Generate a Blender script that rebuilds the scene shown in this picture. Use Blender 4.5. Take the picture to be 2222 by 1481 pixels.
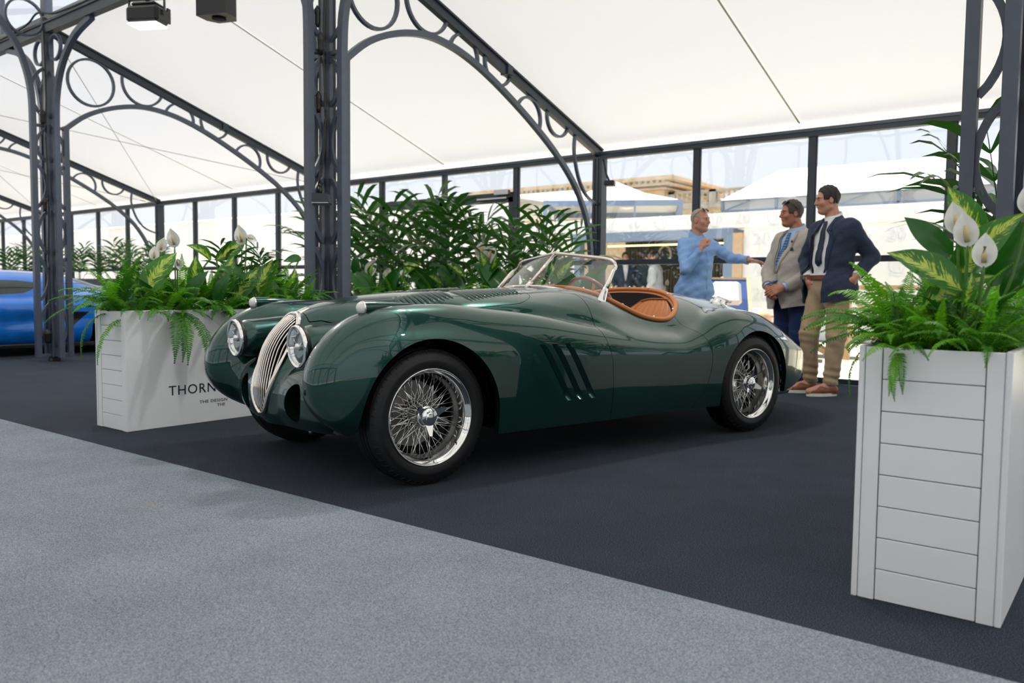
import bpy, bmesh, math, random
import numpy as np
from mathutils import Vector, Matrix

for _o in list(bpy.data.objects):
    bpy.data.objects.remove(_o)
SC = bpy.context.scene
COL = SC.collection
PI = math.pi
rnd = random.Random(7)

# ------------------------------------------------------------------ camera
CAM_F = 1775.678                      # focal length in pixels of the 2222 px wide frame
cam_d = bpy.data.cameras.new('camera')
cam_d.sensor_width = 36.0
cam_d.lens = CAM_F / 2222.0 * 36.0
cam_d.clip_start = 0.05
cam_d.clip_end = 400
cam_d.dof.use_dof = True
cam_d.dof.focus_distance = 3.75
cam_d.dof.aperture_fstop = 3.2
cam = bpy.data.objects.new('camera', cam_d)
COL.objects.link(cam)
cF = Vector((-0.61408538, 0.78677976, -0.06226355))
cR = Vector((0.78786875, 0.6157559, 0.01036878))
cU = Vector((-0.04649709, 0.04268819, 0.99800588))
mw = Matrix.Identity(4)
for i in range(3):
    mw[i][0], mw[i][1], mw[i][2] = cR[i], cU[i], -cF[i]
mw[0][3], mw[1][3], mw[2][3] = 0.0, 0.0, 0.89262534
cam.matrix_world = mw
SC.camera = cam

# ------------------------------------------------------------------ sky, sun, exposure
world = bpy.data.worlds.new('sky')
SC.world = world
world.use_nodes = True
wn = world.node_tree.nodes
wl = world.node_tree.links
wn.clear()
w_out = wn.new('ShaderNodeOutputWorld')
w_bg = wn.new('ShaderNodeBackground')
w_ramp = wn.new('ShaderNodeValToRGB')
w_sep = wn.new('ShaderNodeSeparateXYZ')
w_tc = wn.new('ShaderNodeTexCoord')
w_noise = wn.new('ShaderNodeTexNoise')
w_mix = wn.new('ShaderNodeMixRGB')
w_noise.inputs['Scale'].default_value = 2.2
w_noise.inputs['Detail'].default_value = 3
w_ramp.color_ramp.elements[0].position = 0.0
w_ramp.color_ramp.elements[0].color = (0.90, 0.94, 1.0, 1)
w_ramp.color_ramp.elements[1].position = 0.7
w_ramp.color_ramp.elements[1].color = (0.52, 0.70, 0.98, 1)
wl.new(w_tc.outputs['Generated'], w_sep.inputs[0])
wl.new(w_tc.outputs['Generated'], w_noise.inputs['Vector'])
wl.new(w_sep.outputs['Z'], w_ramp.inputs[0])
w_mr = wn.new('ShaderNodeMapRange')
w_mr.inputs['From Min'].default_value = 0.30
w_mr.inputs['From Max'].default_value = 0.62
wl.new(w_noise.outputs['Fac'], w_mr.inputs['Value'])
wl.new(w_mr.outputs[0], w_mix.inputs[0])
wl.new(w_ramp.outputs[0], w_mix.inputs[1])
w_mix.inputs[2].default_value = (0.92, 0.95, 1.0, 1)
wl.new(w_mix.outputs[0], w_bg.inputs[0])
w_bg.inputs[1].default_value = 0.46
wl.new(w_bg.outputs[0], w_out.inputs[0])

sun_d = bpy.data.lights.new('sun', 'SUN')
sun_d.energy = 8.0
sun_d.angle = math.radians(1.5)
sun_d.color = (1.0, 0.975, 0.935)
sun = bpy.data.objects.new('sun', sun_d)
COL.objects.link(sun)
sun.location = (6, -8, 20)
sun.rotation_euler = Vector((0.45, -0.12, -1.0)).to_track_quat('-Z', 'Y').to_euler()

SC.view_settings.view_transform = 'Standard'
SC.view_settings.look = 'None'
SC.view_settings.gamma = 1.0
SC.view_settings.use_curve_mapping = False
SC.view_settings.exposure = 1.24
SC.cycles.max_bounces = 5
SC.cycles.diffuse_bounces = 2
SC.cycles.glossy_bounces = 3
SC.cycles.transparent_max_bounces = 14
SC.cycles.transmission_bounces = 4
SC.cycles.caustics_reflective = False
SC.cycles.caustics_refractive = False
SC.cycles.sample_clamp_indirect = 6.0
SC.cycles.use_adaptive_sampling = True
SC.cycles.adaptive_threshold = 0.06

# ------------------------------------------------------------------ helpers: tags
def tag(o, label=None, cat=None, group=None, kind=None):
    if label: o['label'] = label
    if cat: o['category'] = cat
    if group: o['group'] = group
    if kind: o['kind'] = kind
    return o

def empty(name, loc=(0, 0, 0), rz=0.0, label=None, cat=None, group=None, kind=None, parent=None):
    o = bpy.data.objects.new(name, None)
    o.empty_display_size = 0.1
    COL.objects.link(o)
    o.location = loc
    o.rotation_euler = (0, 0, rz)
    if parent: o.parent = parent
    return tag(o, label, cat, group, kind)

def dup(o, parent=None, loc=None, rot=None, scale=None, deep=True):
    c = o.copy()
    COL.objects.link(c)
    c.parent = parent
    if loc is not None: c.location = loc
    if rot is not None: c.rotation_euler = rot
    if scale is not None: c.scale = scale if hasattr(scale, '__len__') else (scale,) * 3
    if deep:
        for ch in KIDS.get(o.name, []):
            dup(ch, c)
    return c
KIDS = {}

# ------------------------------------------------------------------ helpers: materials
def mat(name, col, rough=0.5, metal=0.0, noise=None, bump=None, spec=0.5, coat=0.0, coat_rough=0.03,
        trans=0.0, subsurf=0.0, alpha=1.0, sheen=0.0, obj=True, ior=1.45, coat_ior=1.5):
    """noise = (scale, second colour, contrast); bump = (scale, strength, distance)"""
    m = bpy.data.materials.new(name)
    m.use_nodes = True
    nt = m.node_tree
    p = nt.nodes['Principled BSDF']
    p.inputs['Base Color'].default_value = (*col, 1)
    p.inputs['Roughness'].default_value = rough
    p.inputs['Metallic'].default_value = metal
    p.inputs['Specular IOR Level'].default_value = spec
    p.inputs['IOR'].default_value = ior
    p.inputs['Coat Weight'].default_value = coat
    p.inputs['Coat Roughness'].default_value = coat_rough
    p.inputs['Coat IOR'].default_value = coat_ior
    p.inputs['Transmission Weight'].default_value = trans
    p.inputs['Sheen Weight'].default_value = sheen
    if subsurf:
        p.inputs['Subsurface Weight'].default_value = subsurf
        p.inputs['Subsurface Radius'].default_value = (0.012, 0.005, 0.003)
    p.inputs['Alpha'].default_value = alpha
    tc = nt.nodes.new('ShaderNodeTexCoord')
    src = tc.outputs['Object' if obj else 'Generated']
    if noise:
        n = nt.nodes.new('ShaderNodeTexNoise')
        n.inputs['Scale'].default_value = noise[0]
        n.inputs['Detail'].default_value = 2
        n.inputs['Roughness'].default_value = 0.6
        nt.links.new(src, n.inputs['Vector'])
        r = nt.nodes.new('ShaderNodeMapRange')
        c = noise[2] if len(noise) > 2 else 0.2
        r.inputs['From Min'].default_value = 0.5 - c
        r.inputs['From Max'].default_value = 0.5 + c
        nt.links.new(n.outputs['Fac'], r.inputs['Value'])
        x = nt.nodes.new('ShaderNodeMixRGB')
        x.inputs[1].default_value = (*col, 1)
        x.inputs[2].default_value = (*noise[1], 1)
        nt.links.new(r.outputs[0], x.inputs[0])
        nt.links.new(x.outputs[0], p.inputs['Base Color'])
    if bump:
        n = nt.nodes.new('ShaderNodeTexNoise')
        n.inputs['Scale'].default_value = bump[0]
        n.inputs['Detail'].default_value = 2
        nt.links.new(src, n.inputs['Vector'])
        b = nt.nodes.new('ShaderNodeBump')
        b.inputs['Strength'].default_value = bump[1]
        b.inputs['Distance'].default_value = bump[2]
        nt.links.new(n.outputs['Fac'], b.inputs['Height'])
        nt.links.new(b.outputs[0], p.inputs['Normal'])
    return m

def membrane(name, col, transl):
    """woven tent fabric: part diffuse reflection, part diffuse transmission"""
    m = bpy.data.materials.new(name)
    m.use_nodes = True
    nt = m.node_tree
    nt.nodes.clear()
    o = nt.nodes.new('ShaderNodeOutputMaterial')
    mx = nt.nodes.new('ShaderNodeMixShader')
    d = nt.nodes.new('ShaderNodeBsdfDiffuse')
    t = nt.nodes.new('ShaderNodeBsdfTranslucent')
    d.inputs[0].default_value = (*col, 1)
    t.inputs[0].default_value = (*col, 1)
    mx.inputs[0].default_value = transl
    nt.links.new(d.outputs[0], mx.inputs[1])
    nt.links.new(t.outputs[0], mx.inputs[2])
    nt.links.new(mx.outputs[0], o.inputs[0])
    return m

def clear_sheet(name, tint=(0.97, 0.985, 0.98), refl=1.0, rough=0.01, ior=1.5, bump=0.0):
    """thin clear pane: transparent with Fresnel reflection"""
    m = bpy.data.materials.new(name)
    m.use_nodes = True
    nt = m.node_tree
    nt.nodes.clear()
    o = nt.nodes.new('ShaderNodeOutputMaterial')
    mx = nt.nodes.new('ShaderNodeMixShader')
    t = nt.nodes.new('ShaderNodeBsdfTransparent')
    t.inputs[0].default_value = (*tint, 1)
    g = nt.nodes.new('ShaderNodeBsdfGlossy')
    g.inputs['Roughness'].default_value = rough
    f = nt.nodes.new('ShaderNodeLayerWeight')      # same from both sides of the thin sheet
    f.inputs[0].default_value = 0.5
    pw = nt.nodes.new('ShaderNodeMath')
    pw.operation = 'POWER'
    pw.inputs[1].default_value = 5.0
    nt.links.new(f.outputs['Facing'], pw.inputs[0])
    k = nt.nodes.new('ShaderNodeMath')
    k.operation = 'MULTIPLY_ADD'
    k.use_clamp = True
    k.inputs[1].default_value = 1.0 - 0.045 * refl
    k.inputs[2].default_value = 0.045 * refl
    nt.links.new(pw.outputs[0], k.inputs[0])
    nt.links.new(k.outputs[0], mx.inputs[0])
    nt.links.new(t.outputs[0], mx.inputs[1])
    nt.links.new(g.outputs[0], mx.inputs[2])
    nt.links.new(mx.outputs[0], o.inputs[0])
    if bump:
        tc = nt.nodes.new('ShaderNodeTexCoord')
        n = nt.nodes.new('ShaderNodeTexNoise')
        n.inputs['Scale'].default_value = 1.3
        b = nt.nodes.new('ShaderNodeBump')
        b.inputs['Strength'].default_value = bump
        b.inputs['Distance'].default_value = 0.05
        nt.links.new(tc.outputs['Object'], n.inputs['Vector'])
        nt.links.new(n.outputs['Fac'], b.inputs['Height'])
        nt.links.new(b.outputs[0], g.inputs['Normal'])
    return m

def leafmat(name, col, col2, scale=8.0, rough=0.35, transl=0.25, mottled=None):
    m = bpy.data.materials.new(name)
    m.use_nodes = True
    nt = m.node_tree
    p = nt.nodes['Principled BSDF']
    out = nt.nodes['Material Output']
    p.inputs['Roughness'].default_value = rough
    tc = nt.nodes.new('ShaderNodeTexCoord')
    n = nt.nodes.new('ShaderNodeTexNoise')
    n.inputs['Scale'].default_value = scale
    n.inputs['Detail'].default_value = 3
    nt.links.new(tc.outputs['Object'], n.inputs['Vector'])
    x = nt.nodes.new('ShaderNodeMixRGB')
    x.inputs[1].default_value = (*col, 1)
    x.inputs[2].default_value = (*col2, 1)
    oi = nt.nodes.new('ShaderNodeObjectInfo')
    ad = nt.nodes.new('ShaderNodeMath')
    ad.operation = 'MULTIPLY_ADD'
    ad.inputs[1].default_value = 0.5
    nt.links.new(oi.outputs['Random'], ad.inputs[0])
    ms = nt.nodes.new('ShaderNodeMath')
    ms.operation = 'SUBTRACT'
    ms.inputs[1].default_value = 0.25
    nt.links.new(n.outputs['Fac'], ms.inputs[0])
    nt.links.new(ms.outputs[0], ad.inputs[2])
    nt.links.new(ad.outputs[0], x.inputs[0])
    colout = x.outputs[0]
    if mottled:      # pale blotches along the side veins: (colour,) uses UV, u across, v along the leaf
        uv = nt.nodes.new('ShaderNodeUVMap')
        sp = nt.nodes.new('ShaderNodeSeparateXYZ')
        nt.links.new(uv.outputs[0], sp.inputs[0])
        ab = nt.nodes.new('ShaderNodeMath'); ab.operation = 'ABSOLUTE'
        s5 = nt.nodes.new('ShaderNodeMath'); s5.operation = 'SUBTRACT'; s5.inputs[1].default_value = 0.5
        nt.links.new(sp.outputs['X'], s5.inputs[0])
        nt.links.new(s5.outputs[0], ab.inputs[0])
        cb = nt.nodes.new('ShaderNodeCombineXYZ')
        dv = nt.nodes.new('ShaderNodeMath'); dv.operation = 'MULTIPLY_ADD'; dv.inputs[1].default_value = -0.55
        nt.links.new(ab.outputs[0], dv.inputs[0])
        nt.links.new(sp.outputs['Y'], dv.inputs[2])
        nt.links.new(sp.outputs['X'], cb.inputs[0])
        sc_ = nt.nodes.new('ShaderNodeMath'); sc_.operation = 'MULTIPLY'; sc_.inputs[1].default_value = 7.0
        nt.links.new(dv.outputs[0], sc_.inputs[0])
        nt.links.new(sc_.outputs[0], cb.inputs[1])
        n2 = nt.nodes.new('ShaderNodeTexNoise')
        n2.inputs['Scale'].default_value = 3.6
        n2.inputs['Detail'].default_value = 3
        nt.links.new(cb.outputs[0], n2.inputs['Vector'])
        # mask: strong in the middle of the blade, none at the margin
        mk = nt.nodes.new('ShaderNodeMapRange')
        mk.inputs['From Min'].default_value = 0.36
        mk.inputs['From Max'].default_value = 0.05
        nt.links.new(ab.outputs[0], mk.inputs['Value'])
        sm = nt.nodes.new('ShaderNodeMath'); sm.operation = 'MULTIPLY_ADD'; sm.inputs[1].default_value = 0.24; 
        nt.links.new(mk.outputs[0], sm.inputs[0])
        nt.links.new(n2.outputs['Fac'], sm.inputs[2])
        th = nt.nodes.new('ShaderNodeMapRange')
        th.inputs['From Min'].default_value = 0.63
        th.inputs['From Max'].default_value = 0.72
        nt.links.new(sm.outputs[0], th.inputs['Value'])
        x2 = nt.nodes.new('ShaderNodeMixRGB')
        x2.inputs[2].default_value = (*mottled, 1)
        nt.links.new(th.outputs[0], x2.inputs[0])
        nt.links.new(colout, x2.inputs[1])
        colout = x2.outputs[0]
    nt.links.new(colout, p.inputs['Base Color'])
    if transl:
        t = nt.nodes.new('ShaderNodeBsdfTranslucent')
        br = nt.nodes.new('ShaderNodeMixRGB'); br.blend_type = 'MULTIPLY'; br.inputs[0].default_value = 1.0
        br.inputs[2].default_value = (1.4, 1.5, 0.6, 1)
        nt.links.new(colout, br.inputs[1])
        nt.links.new(br.outputs[0], t.inputs[0])
        mx = nt.nodes.new('ShaderNodeMixShader')
        mx.inputs[0].default_value = transl
        nt.links.new(p.outputs[0], mx.inputs[1])
        nt.links.new(t.outputs[0], mx.inputs[2])
        nt.links.new(mx.outputs[0], out.inputs[0])
    return m

def emit(name, col, strength):
    m = bpy.data.materials.new(name)
    m.use_nodes = True
    nt = m.node_tree
    p = nt.nodes['Principled BSDF']
    p.inputs['Base Color'].default_value = (*col, 1)
    p.inputs['Emission Color'].default_value = (*col, 1)
    p.inputs['Emission Strength'].default_value = strength
    return m

# ------------------------------------------------------------------ helpers: mesh builder
def mesh_obj(name, V, F, m, parent=None, smooth=False, normals=None, uvs=None):
    me = bpy.data.meshes.new(name)
    me.from_pydata([tuple(v) for v in V] if not isinstance(V, np.ndarray) else V.tolist(), [],
                   F if not isinstance(F, np.ndarray) else F.tolist())
    if smooth:
        me.polygons.foreach_set('use_smooth', np.ones(len(me.polygons), bool))
    if uvs is not None:
        l = me.uv_layers.new(name='UVMap')
        idx = np.empty(len(me.loops), np.int32)
        me.loops.foreach_get('vertex_index', idx)
        l.data.foreach_set('uv', np.asarray(uvs, np.float32)[idx].ravel())
    me.update()
    if normals is not None:
        me.normals_split_custom_set_from_vertices(np.asarray(normals, np.float32).tolist())
    for mm in (m if isinstance(m, (list, tuple)) else [m]):
        me.materials.append(mm)
    o = bpy.data.objects.new(name, me)
    COL.objects.link(o)
    if parent:
        o.parent = parent
        KIDS.setdefault(parent.name, []).append(o)
    return o

class MB:
    def __init__(s):
        s.v, s.f, s.sm = [], [], []

    def add(s, V, F, smooth=False):
        n = len(s.v)
        s.v += [tuple(v) for v in V]
        s.f += [tuple(i + n for i in f) for f in F]
        s.sm += [smooth] * len(F)
        return s

    def box(s, a, b, bev=0.0):
        (x0, y0, z0), (x1, y1, z1) = a, b
        x0, x1 = min(x0, x1), max(x0, x1); y0, y1 = min(y0, y1), max(y0, y1); z0, z1 = min(z0, z1), max(z0, z1)
        if bev > 0:
            bev = min(bev, 0.49 * min(x1 - x0, y1 - y0, z1 - z0))
            V = []; idx = {}
            for ax in range(3):
                for sx in (0, 1):
                    for sy in (0, 1):
                        for sz in (0, 1):
                            p = [(x0, x1)[sx], (y0, y1)[sy], (z0, z1)[sz]]
                            for k, sg in enumerate((sx, sy, sz)):
                                if k != ax: p[k] += -bev if sg else bev
                            idx[ax, sx, sy, sz] = len(V); V.append(p)
            F = []
            g = lambda ax, a, b, c: idx[ax, a, b, c]
            F += [(g(0,0,0,0), g(0,0,0,1), g(0,0,1,1), g(0,0,1,0)), (g(0,1,0,0), g(0,1,1,0), g(0,1,1,1), g(0,1,0,1))]
            F += [(g(1,0,0,0), g(1,1,0,0), g(1,1,0,1), g(1,0,0,1)), (g(1,0,1,0), g(1,0,1,1), g(1,1,1,1), g(1,1,1,0))]
            F += [(g(2,0,0,0), g(2,0,1,0), g(2,1,1,0), g(2,1,0,0)), (g(2,0,0,1), g(2,1,0,1), g(2,1,1,1), g(2,0,1,1))]
            for a in (0, 1):
                for b_ in (0, 1):
                    for (p, q, o3) in ((0, 1, 2), (0, 2, 1), (1, 2, 0)):
                        def k(ax, t):
                            c = [0, 0, 0]; c[p] = a; c[q] = b_; c[o3] = t
                            return idx[(ax, *c)]
                        f = (k(p, 0), k(p, 1), k(q, 1), k(q, 0))
                        F.append(f)
            for sx in (0, 1):
                for sy in (0, 1):
                    for sz in (0, 1):
                        F.append((idx[0, sx, sy, sz], idx[1, sx, sy, sz], idx[2, sx, sy, sz]))
            c = Vector(((x0 + x1) / 2, (y0 + y1) / 2, (z0 + z1) / 2))
            FF = []
            for f in F:
                P = [Vector(V[i]) for i in f]
                n = (P[1] - P[0]).cross(P[2] - P[0])
                m = sum(P, Vector()) / len(P) - c
                FF.append(f if n.dot(m) > 0 else f[::-1])
            return s.add(V, FF)
        V = [(x0, y0, z0), (x1, y0, z0), (x1, y1, z0), (x0, y1, z0), (x0, y0, z1), (x1, y0, z1), (x1, y1, z1), (x0, y1, z1)]
        return s.add(V, [(0, 3, 2, 1), (4, 5, 6, 7), (0, 1, 5, 4), (1, 2, 6, 5), (2, 3, 7, 6), (3, 0, 4, 7)])

    def sweep(s, path, prof, up=(0, 0, 1), closed=False, smooth=False, caps=True, scales=None, prof_closed=True):
        """sweep a 2-D profile (side, up) along a 3-D path"""
        P = [Vector(p) for p in path]
        n = len(P); k = len(prof); up = Vector(up)
        V = []; prev = None
        for i in range(n):
            if closed:
                t = P[(i + 1) % n] - P[i - 1]
            else:
                t = P[min(i + 1, n - 1)] - P[max(i - 1, 0)]
            t.normalize()
            a = t.cross(up)
            if a.length < 1e-4: a = prev if prev else t.orthogonal()
            a.normalize(); b_ = a.cross(t); prev = a
            sc = scales[i] if scales else 1.0
            V += [P[i] + a * (u * sc) + b_ * (w * sc) for u, w in prof]
        F = []
        for i in range(n if closed else n - 1):
            j = (i + 1) % n
            for q in range(k if prof_closed else k - 1):
                r = (q + 1) % k
                F.append((i * k + q, i * k + r, j * k + r, j * k + q))
        if caps and not closed and prof_closed:
            F.append(tuple(range(k))[::-1]); F.append(tuple((n - 1) * k + q for q in range(k)))
        F = [f[::-1] for f in F]
        return s.add(V, F, smooth)

    def bar(s, p0, p1, w, h, up=(0, 0, 1)):
        return s.sweep([p0, p1], [(-w / 2, -h / 2), (w / 2, -h / 2), (w / 2, h / 2), (-w / 2, h / 2)], up)

    def flat(s, path, w, h, up=(0, 0, 1), closed=False):
        """bar of rectangular section (w sideways to up, h along up) bent along a path"""
        return s.sweep(path, [(-w / 2, -h / 2), (w / 2, -h / 2), (w / 2, h / 2), (-w / 2, h / 2)], up, closed)

    def tube(s, path, r, n=8, closed=False, up=(0, 0, 1), smooth=True):
        rs = r if hasattr(r, '__len__') else [r] * len(path)
        return s.sweep(path, [(math.cos(2 * PI * q / n), math.sin(2 * PI * q / n)) for q in range(n)], up, closed, smooth, scales=list(rs))

    def lathe(s, prof, n=32, o=(0, 0, 0), axis='z', smooth=True, closed=False):
        V = []; k = len(prof)
        for i in range(n):
            a = 2 * PI * i / n
            for r, h in prof:
                p = (r * math.cos(a), r * math.sin(a), h)
                if axis == 'y': p = (r * math.cos(a), h, -r * math.sin(a))
                if axis == 'x': p = (h, r * math.cos(a), r * math.sin(a))
                V.append((p[0] + o[0], p[1] + o[1], p[2] + o[2]))
        F = []
        for i in range(n):
            j = (i + 1) % n
            for q in range(k if closed else k - 1):
                r = (q + 1) % k
                F.append((i * k + q, j * k + q, j * k + r, i * k + r))
        return s.add(V, F, smooth)

    def prism(s, pts, d, origin=(0, 0, 0), ex=(1, 0, 0), ey=(0, 0, 1)):
        """extrude a 2-D outline (ccw) by d along ex x ey"""
        ex = Vector(ex); ey = Vector(ey); ez = ex.cross(ey); o = Vector(origin)
        n = len(pts)
        V = [o + ex * a + ey * b_ for a, b_ in pts] + [o + ex * a + ey * b_ + ez * d for a, b_ in pts]
        F = [tuple(range(n))[::-1], tuple(range(n, 2 * n))] + [(i, (i + 1) % n, n + (i + 1) % n, n + i) for i in range(n)]
        return s.add(V, F)

    def build(s, name, m, parent=None, shade=None, xf=None):
        V = s.v if xf is None else [tuple(xf @ Vector(v)) for v in s.v]
        o = mesh_obj(name, V, s.f, m, parent)
        if any(s.sm):
            o.data.polygons.foreach_set('use_smooth', np.array(s.sm, bool))
        if shade:
            try:
                o.data.set_sharp_from_angle(angle=math.radians(shade))
            except Exception:
                pass
        return o

def arc(c, r, a0, a1, n, ex=(1, 0, 0), ey=(0, 0, 1)):
    c = Vector(c); ex = Vector(ex); ey = Vector(ey)
    return [c + ex * (r * math.cos(a0 + (a1 - a0) * i / n)) + ey * (r * math.sin(a0 + (a1 - a0) * i / n)) for i in range(n + 1)]

def pch(xs, ys):
    """monotone cubic interpolation as a numpy function"""
    xs = np.asarray(xs, float); ys = np.asarray(ys, float)
    h = np.diff(xs); d = np.diff(ys) / h
    m = np.zeros_like(ys)
    for i in range(1, len(xs) - 1):
        if d[i - 1] * d[i] > 0:
            w1 = 2 * h[i] + h[i - 1]; w2 = h[i] + 2 * h[i - 1]
            m[i] = (w1 + w2) / (w1 / d[i - 1] + w2 / d[i])
    m[0] = d[0]; m[-1] = d[-1]
    def f(x):
        x = np.clip(x, xs[0], xs[-1])
        i = np.clip(np.searchsorted(xs, x) - 1, 0, len(h) - 1)
        t = (x - xs[i]) / h[i]
        return ((2 * t**3 - 3 * t**2 + 1) * ys[i] + (t**3 - 2 * t**2 + t) * h[i] * m[i]
                + (-2 * t**3 + 3 * t**2) * ys[i + 1] + (t**3 - t**2) * h[i] * m[i + 1])
    return f

def crom(pts, n=8, closed=False):
    """Catmull-Rom through 3-D points"""
    P = [Vector(p) for p in pts]; N = len(P); out = []
    for i in range(N if closed else N - 1):
        if closed:
            a, b_, c, d = P[i - 1], P[i], P[(i + 1) % N], P[(i + 2) % N]
        else:
            a, b_, c, d = P[max(i - 1, 0)], P[i], P[i + 1], P[min(i + 2, N - 1)]
        for k in range(n):
            t = k / n
            out.append(0.5 * ((2 * b_) + (c - a) * t + (2 * a - 5 * b_ + 4 * c - d) * t * t + (3 * b_ - a - 3 * c + d) * t**3))
    if not closed: out.append(P[-1])
    return out

# ------------------------------------------------------------------ helpers: implicit surfaces
def smin(a, b, k):
    h = np.clip(0.5 + 0.5 * (b - a) / k, 0, 1)
    return b + (a - b) * h - k * h * (1 - h)

def smax(a, b, k):
    return -smin(-a, -b, k)

def grad(f, P, e=1e-3):
    g = np.empty_like(P)
    for i in range(3):
        d = np.zeros(3); d[i] = e
        g[:, i] = (f(P + d) - f(P - d)) / (2 * e)
    return g

def isosurface(f, xs, ys, zs, project=3, band=0.085):
    """surface nets on a rectilinear grid; f takes an (n,3) array. -> verts, quads, unit normals"""
    xs, ys, zs = (np.asarray(a, float) for a in (xs, ys, zs))
    nx, ny, nz = len(xs), len(ys), len(zs)
    val = np.empty((nx, ny, nz), np.float32)
    # coarse pass, then the fine grid only near the surface
    K = 4
    ci, cj, ck = (np.unique(np.append(np.arange(0, n, K), n - 1)) for n in (nx, ny, nz))
    A = np.stack(np.meshgrid(xs[ci], ys[cj], zs[ck], indexing='ij'), -1).reshape(-1, 3)
    cv = f(A).reshape(len(ci), len(cj), len(ck))
    near = lambda n, c: np.clip(np.round(np.arange(n) / K).astype(int), 0, len(c) - 1)
    up = cv[near(nx, ci)][:, near(ny, cj)][:, :, near(nz, ck)]
    val[:] = up
    I = np.argwhere(np.abs(up) < band)
    B = np.stack([xs[I[:, 0]], ys[I[:, 1]], zs[I[:, 2]]], 1)
    for i in range(0, len(B), 300000):
        val[tuple(I[i:i + 300000].T)] = f(B[i:i + 300000])
    ins = val < 0
    acc = np.zeros((nx - 1, ny - 1, nz - 1, 3)); cnt = np.zeros((nx - 1, ny - 1, nz - 1), np.int16)
    G = (xs, ys, zs)
    quads = []
    cross = []
    for ax in range(3):
        s0 = [slice(None)] * 3; s1 = [slice(None)] * 3
        s0[ax] = slice(0, -1); s1[ax] = slice(1, None)
        A, B = val[tuple(s0)], val[tuple(s1)]
        I = np.argwhere(ins[tuple(s0)] != ins[tuple(s1)])
        a = A[tuple(I.T)].astype(float); b_ = B[tuple(I.T)].astype(float)
        t = a / (a - b_)
        P = np.stack([G[k][I[:, k]] for k in range(3)], 1)
        P[:, ax] += t * (G[ax][I[:, ax] + 1] - G[ax][I[:, ax]])
        o1, o2 = [k for k in range(3) if k != ax]
        for d1 in (-1, 0):
            for d2 in (-1, 0):
                J = I.copy(); J[:, o1] += d1; J[:, o2] += d2
                ok = ((J >= 0) & (J < np.array(cnt.shape))).all(1)
                np.add.at(acc, tuple(J[ok].T), P[ok]); np.add.at(cnt, tuple(J[ok].T), 1)
        cross.append((ax, I, a < 0))
    used = cnt > 0
    vid = -np.ones(cnt.shape, np.int64); vid[used] = np.arange(used.sum())
    V = acc[used] / cnt[used][:, None]
    for ax, I, inside_first in cross:
        o1, o2 = [(1, 2), (2, 0), (0, 1)][ax]
        ok = (I[:, o1] > 0) & (I[:, o2] > 0) & (I[:, o1] < (nx, ny, nz)[o1] - 1) & (I[:, o2] < (nx, ny, nz)[o2] - 1)
        I = I[ok]; fl = inside_first[ok]
        q = []
        for d1, d2 in ((-1, -1), (0, -1), (0, 0), (-1, 0)):
            J = I.copy(); J[:, o1] += d1; J[:, o2] += d2
            q.append(vid[tuple(J.T)])
        q = np.stack(q, 1)
        q[~fl] = q[~fl][:, ::-1]
        quads.append(q)
    F = np.concatenate(quads)
    mx = 0.6 * max(np.diff(xs).min(), np.diff(ys).min(), np.diff(zs).min())
    V0 = V.copy()
    for _ in range(project):
        g = grad(f, V); v = f(V)
        d = -(v / np.maximum((g * g).sum(1), 1e-6))[:, None] * g
        l = np.linalg.norm(d, axis=1, keepdims=True)
        V = V + d * np.minimum(1, mx / np.maximum(l, 1e-9)) * 0.9
    bad = np.linalg.norm(V - V0, axis=1) > 3 * mx
    V[bad] = V0[bad]
    N = grad(f, V); N /= np.maximum(np.linalg.norm(N, axis=1, keepdims=True), 1e-9)
    return V, F, N

def tris_of(F):
    return np.concatenate([F[:, [0, 1, 2]], F[:, [0, 2, 3]]]) if F.shape[1] == 4 else F

def clip(V, N, T, g):
    """keep the part of a triangle mesh where g > 0 -> V, N, T, cut edges (pairs of new vertex ids)"""
    g = np.where(np.abs(g) < 1e-7, 1e-7, g)
    s = g[T] > 0; c = s.sum(1)
    keep = [T[c == 3]]
    nv = len(V); newV, newN, edges = [], [], []
    emap = {}
    def cutpt(i, j):
        k = (i, j) if i < j else (j, i)
        r = emap.get(k)
        if r is None:
            t = g[k[0]] / (g[k[0]] - g[k[1]])
            newV.append(V[k[0]] * (1 - t) + V[k[1]] * t)
            newN.append(N[k[0]] * (1 - t) + N[k[1]] * t)
            r = emap[k] = nv + len(newV) - 1
        return r
    extra = []
    for tri, sg, cc in zip(T[(c == 1) | (c == 2)].tolist(), s[(c == 1) | (c == 2)].tolist(), c[(c == 1) | (c == 2)].tolist()):
        if cc == 1:
            k = sg.index(True)
            a, b_, d = tri[k], tri[(k + 1) % 3], tri[(k + 2) % 3]
            p, q = cutpt(a, b_), cutpt(a, d)
            extra.append((a, p, q)); edges.append((p, q))
        else:
            k = sg.index(False)
            a, b_, d = tri[k], tri[(k + 1) % 3], tri[(k + 2) % 3]
            p, q = cutpt(a, b_), cutpt(a, d)
            extra.append((p, b_, d)); extra.append((p, d, q)); edges.append((q, p))
    if extra: keep.append(np.array(extra))
    V = np.concatenate([V, np.array(newV).reshape(-1, 3)]); N = np.concatenate([N, np.array(newN).reshape(-1, 3)])
    N /= np.maximum(np.linalg.norm(N, axis=1, keepdims=True), 1e-9)
    T = np.concatenate(keep)
    return V, N, T, edges

def compact(V, N, T, edges=()):
    u = np.unique(np.concatenate([T.ravel(), np.array([e for p in edges for e in p], np.int64)]) if len(edges) else T.ravel())
    m = -np.ones(len(V), np.int64); m[u] = np.arange(len(u))
    return V[u], N[u], m[T], [(int(m[a]), int(m[b_])) for a, b_ in edges]

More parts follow.
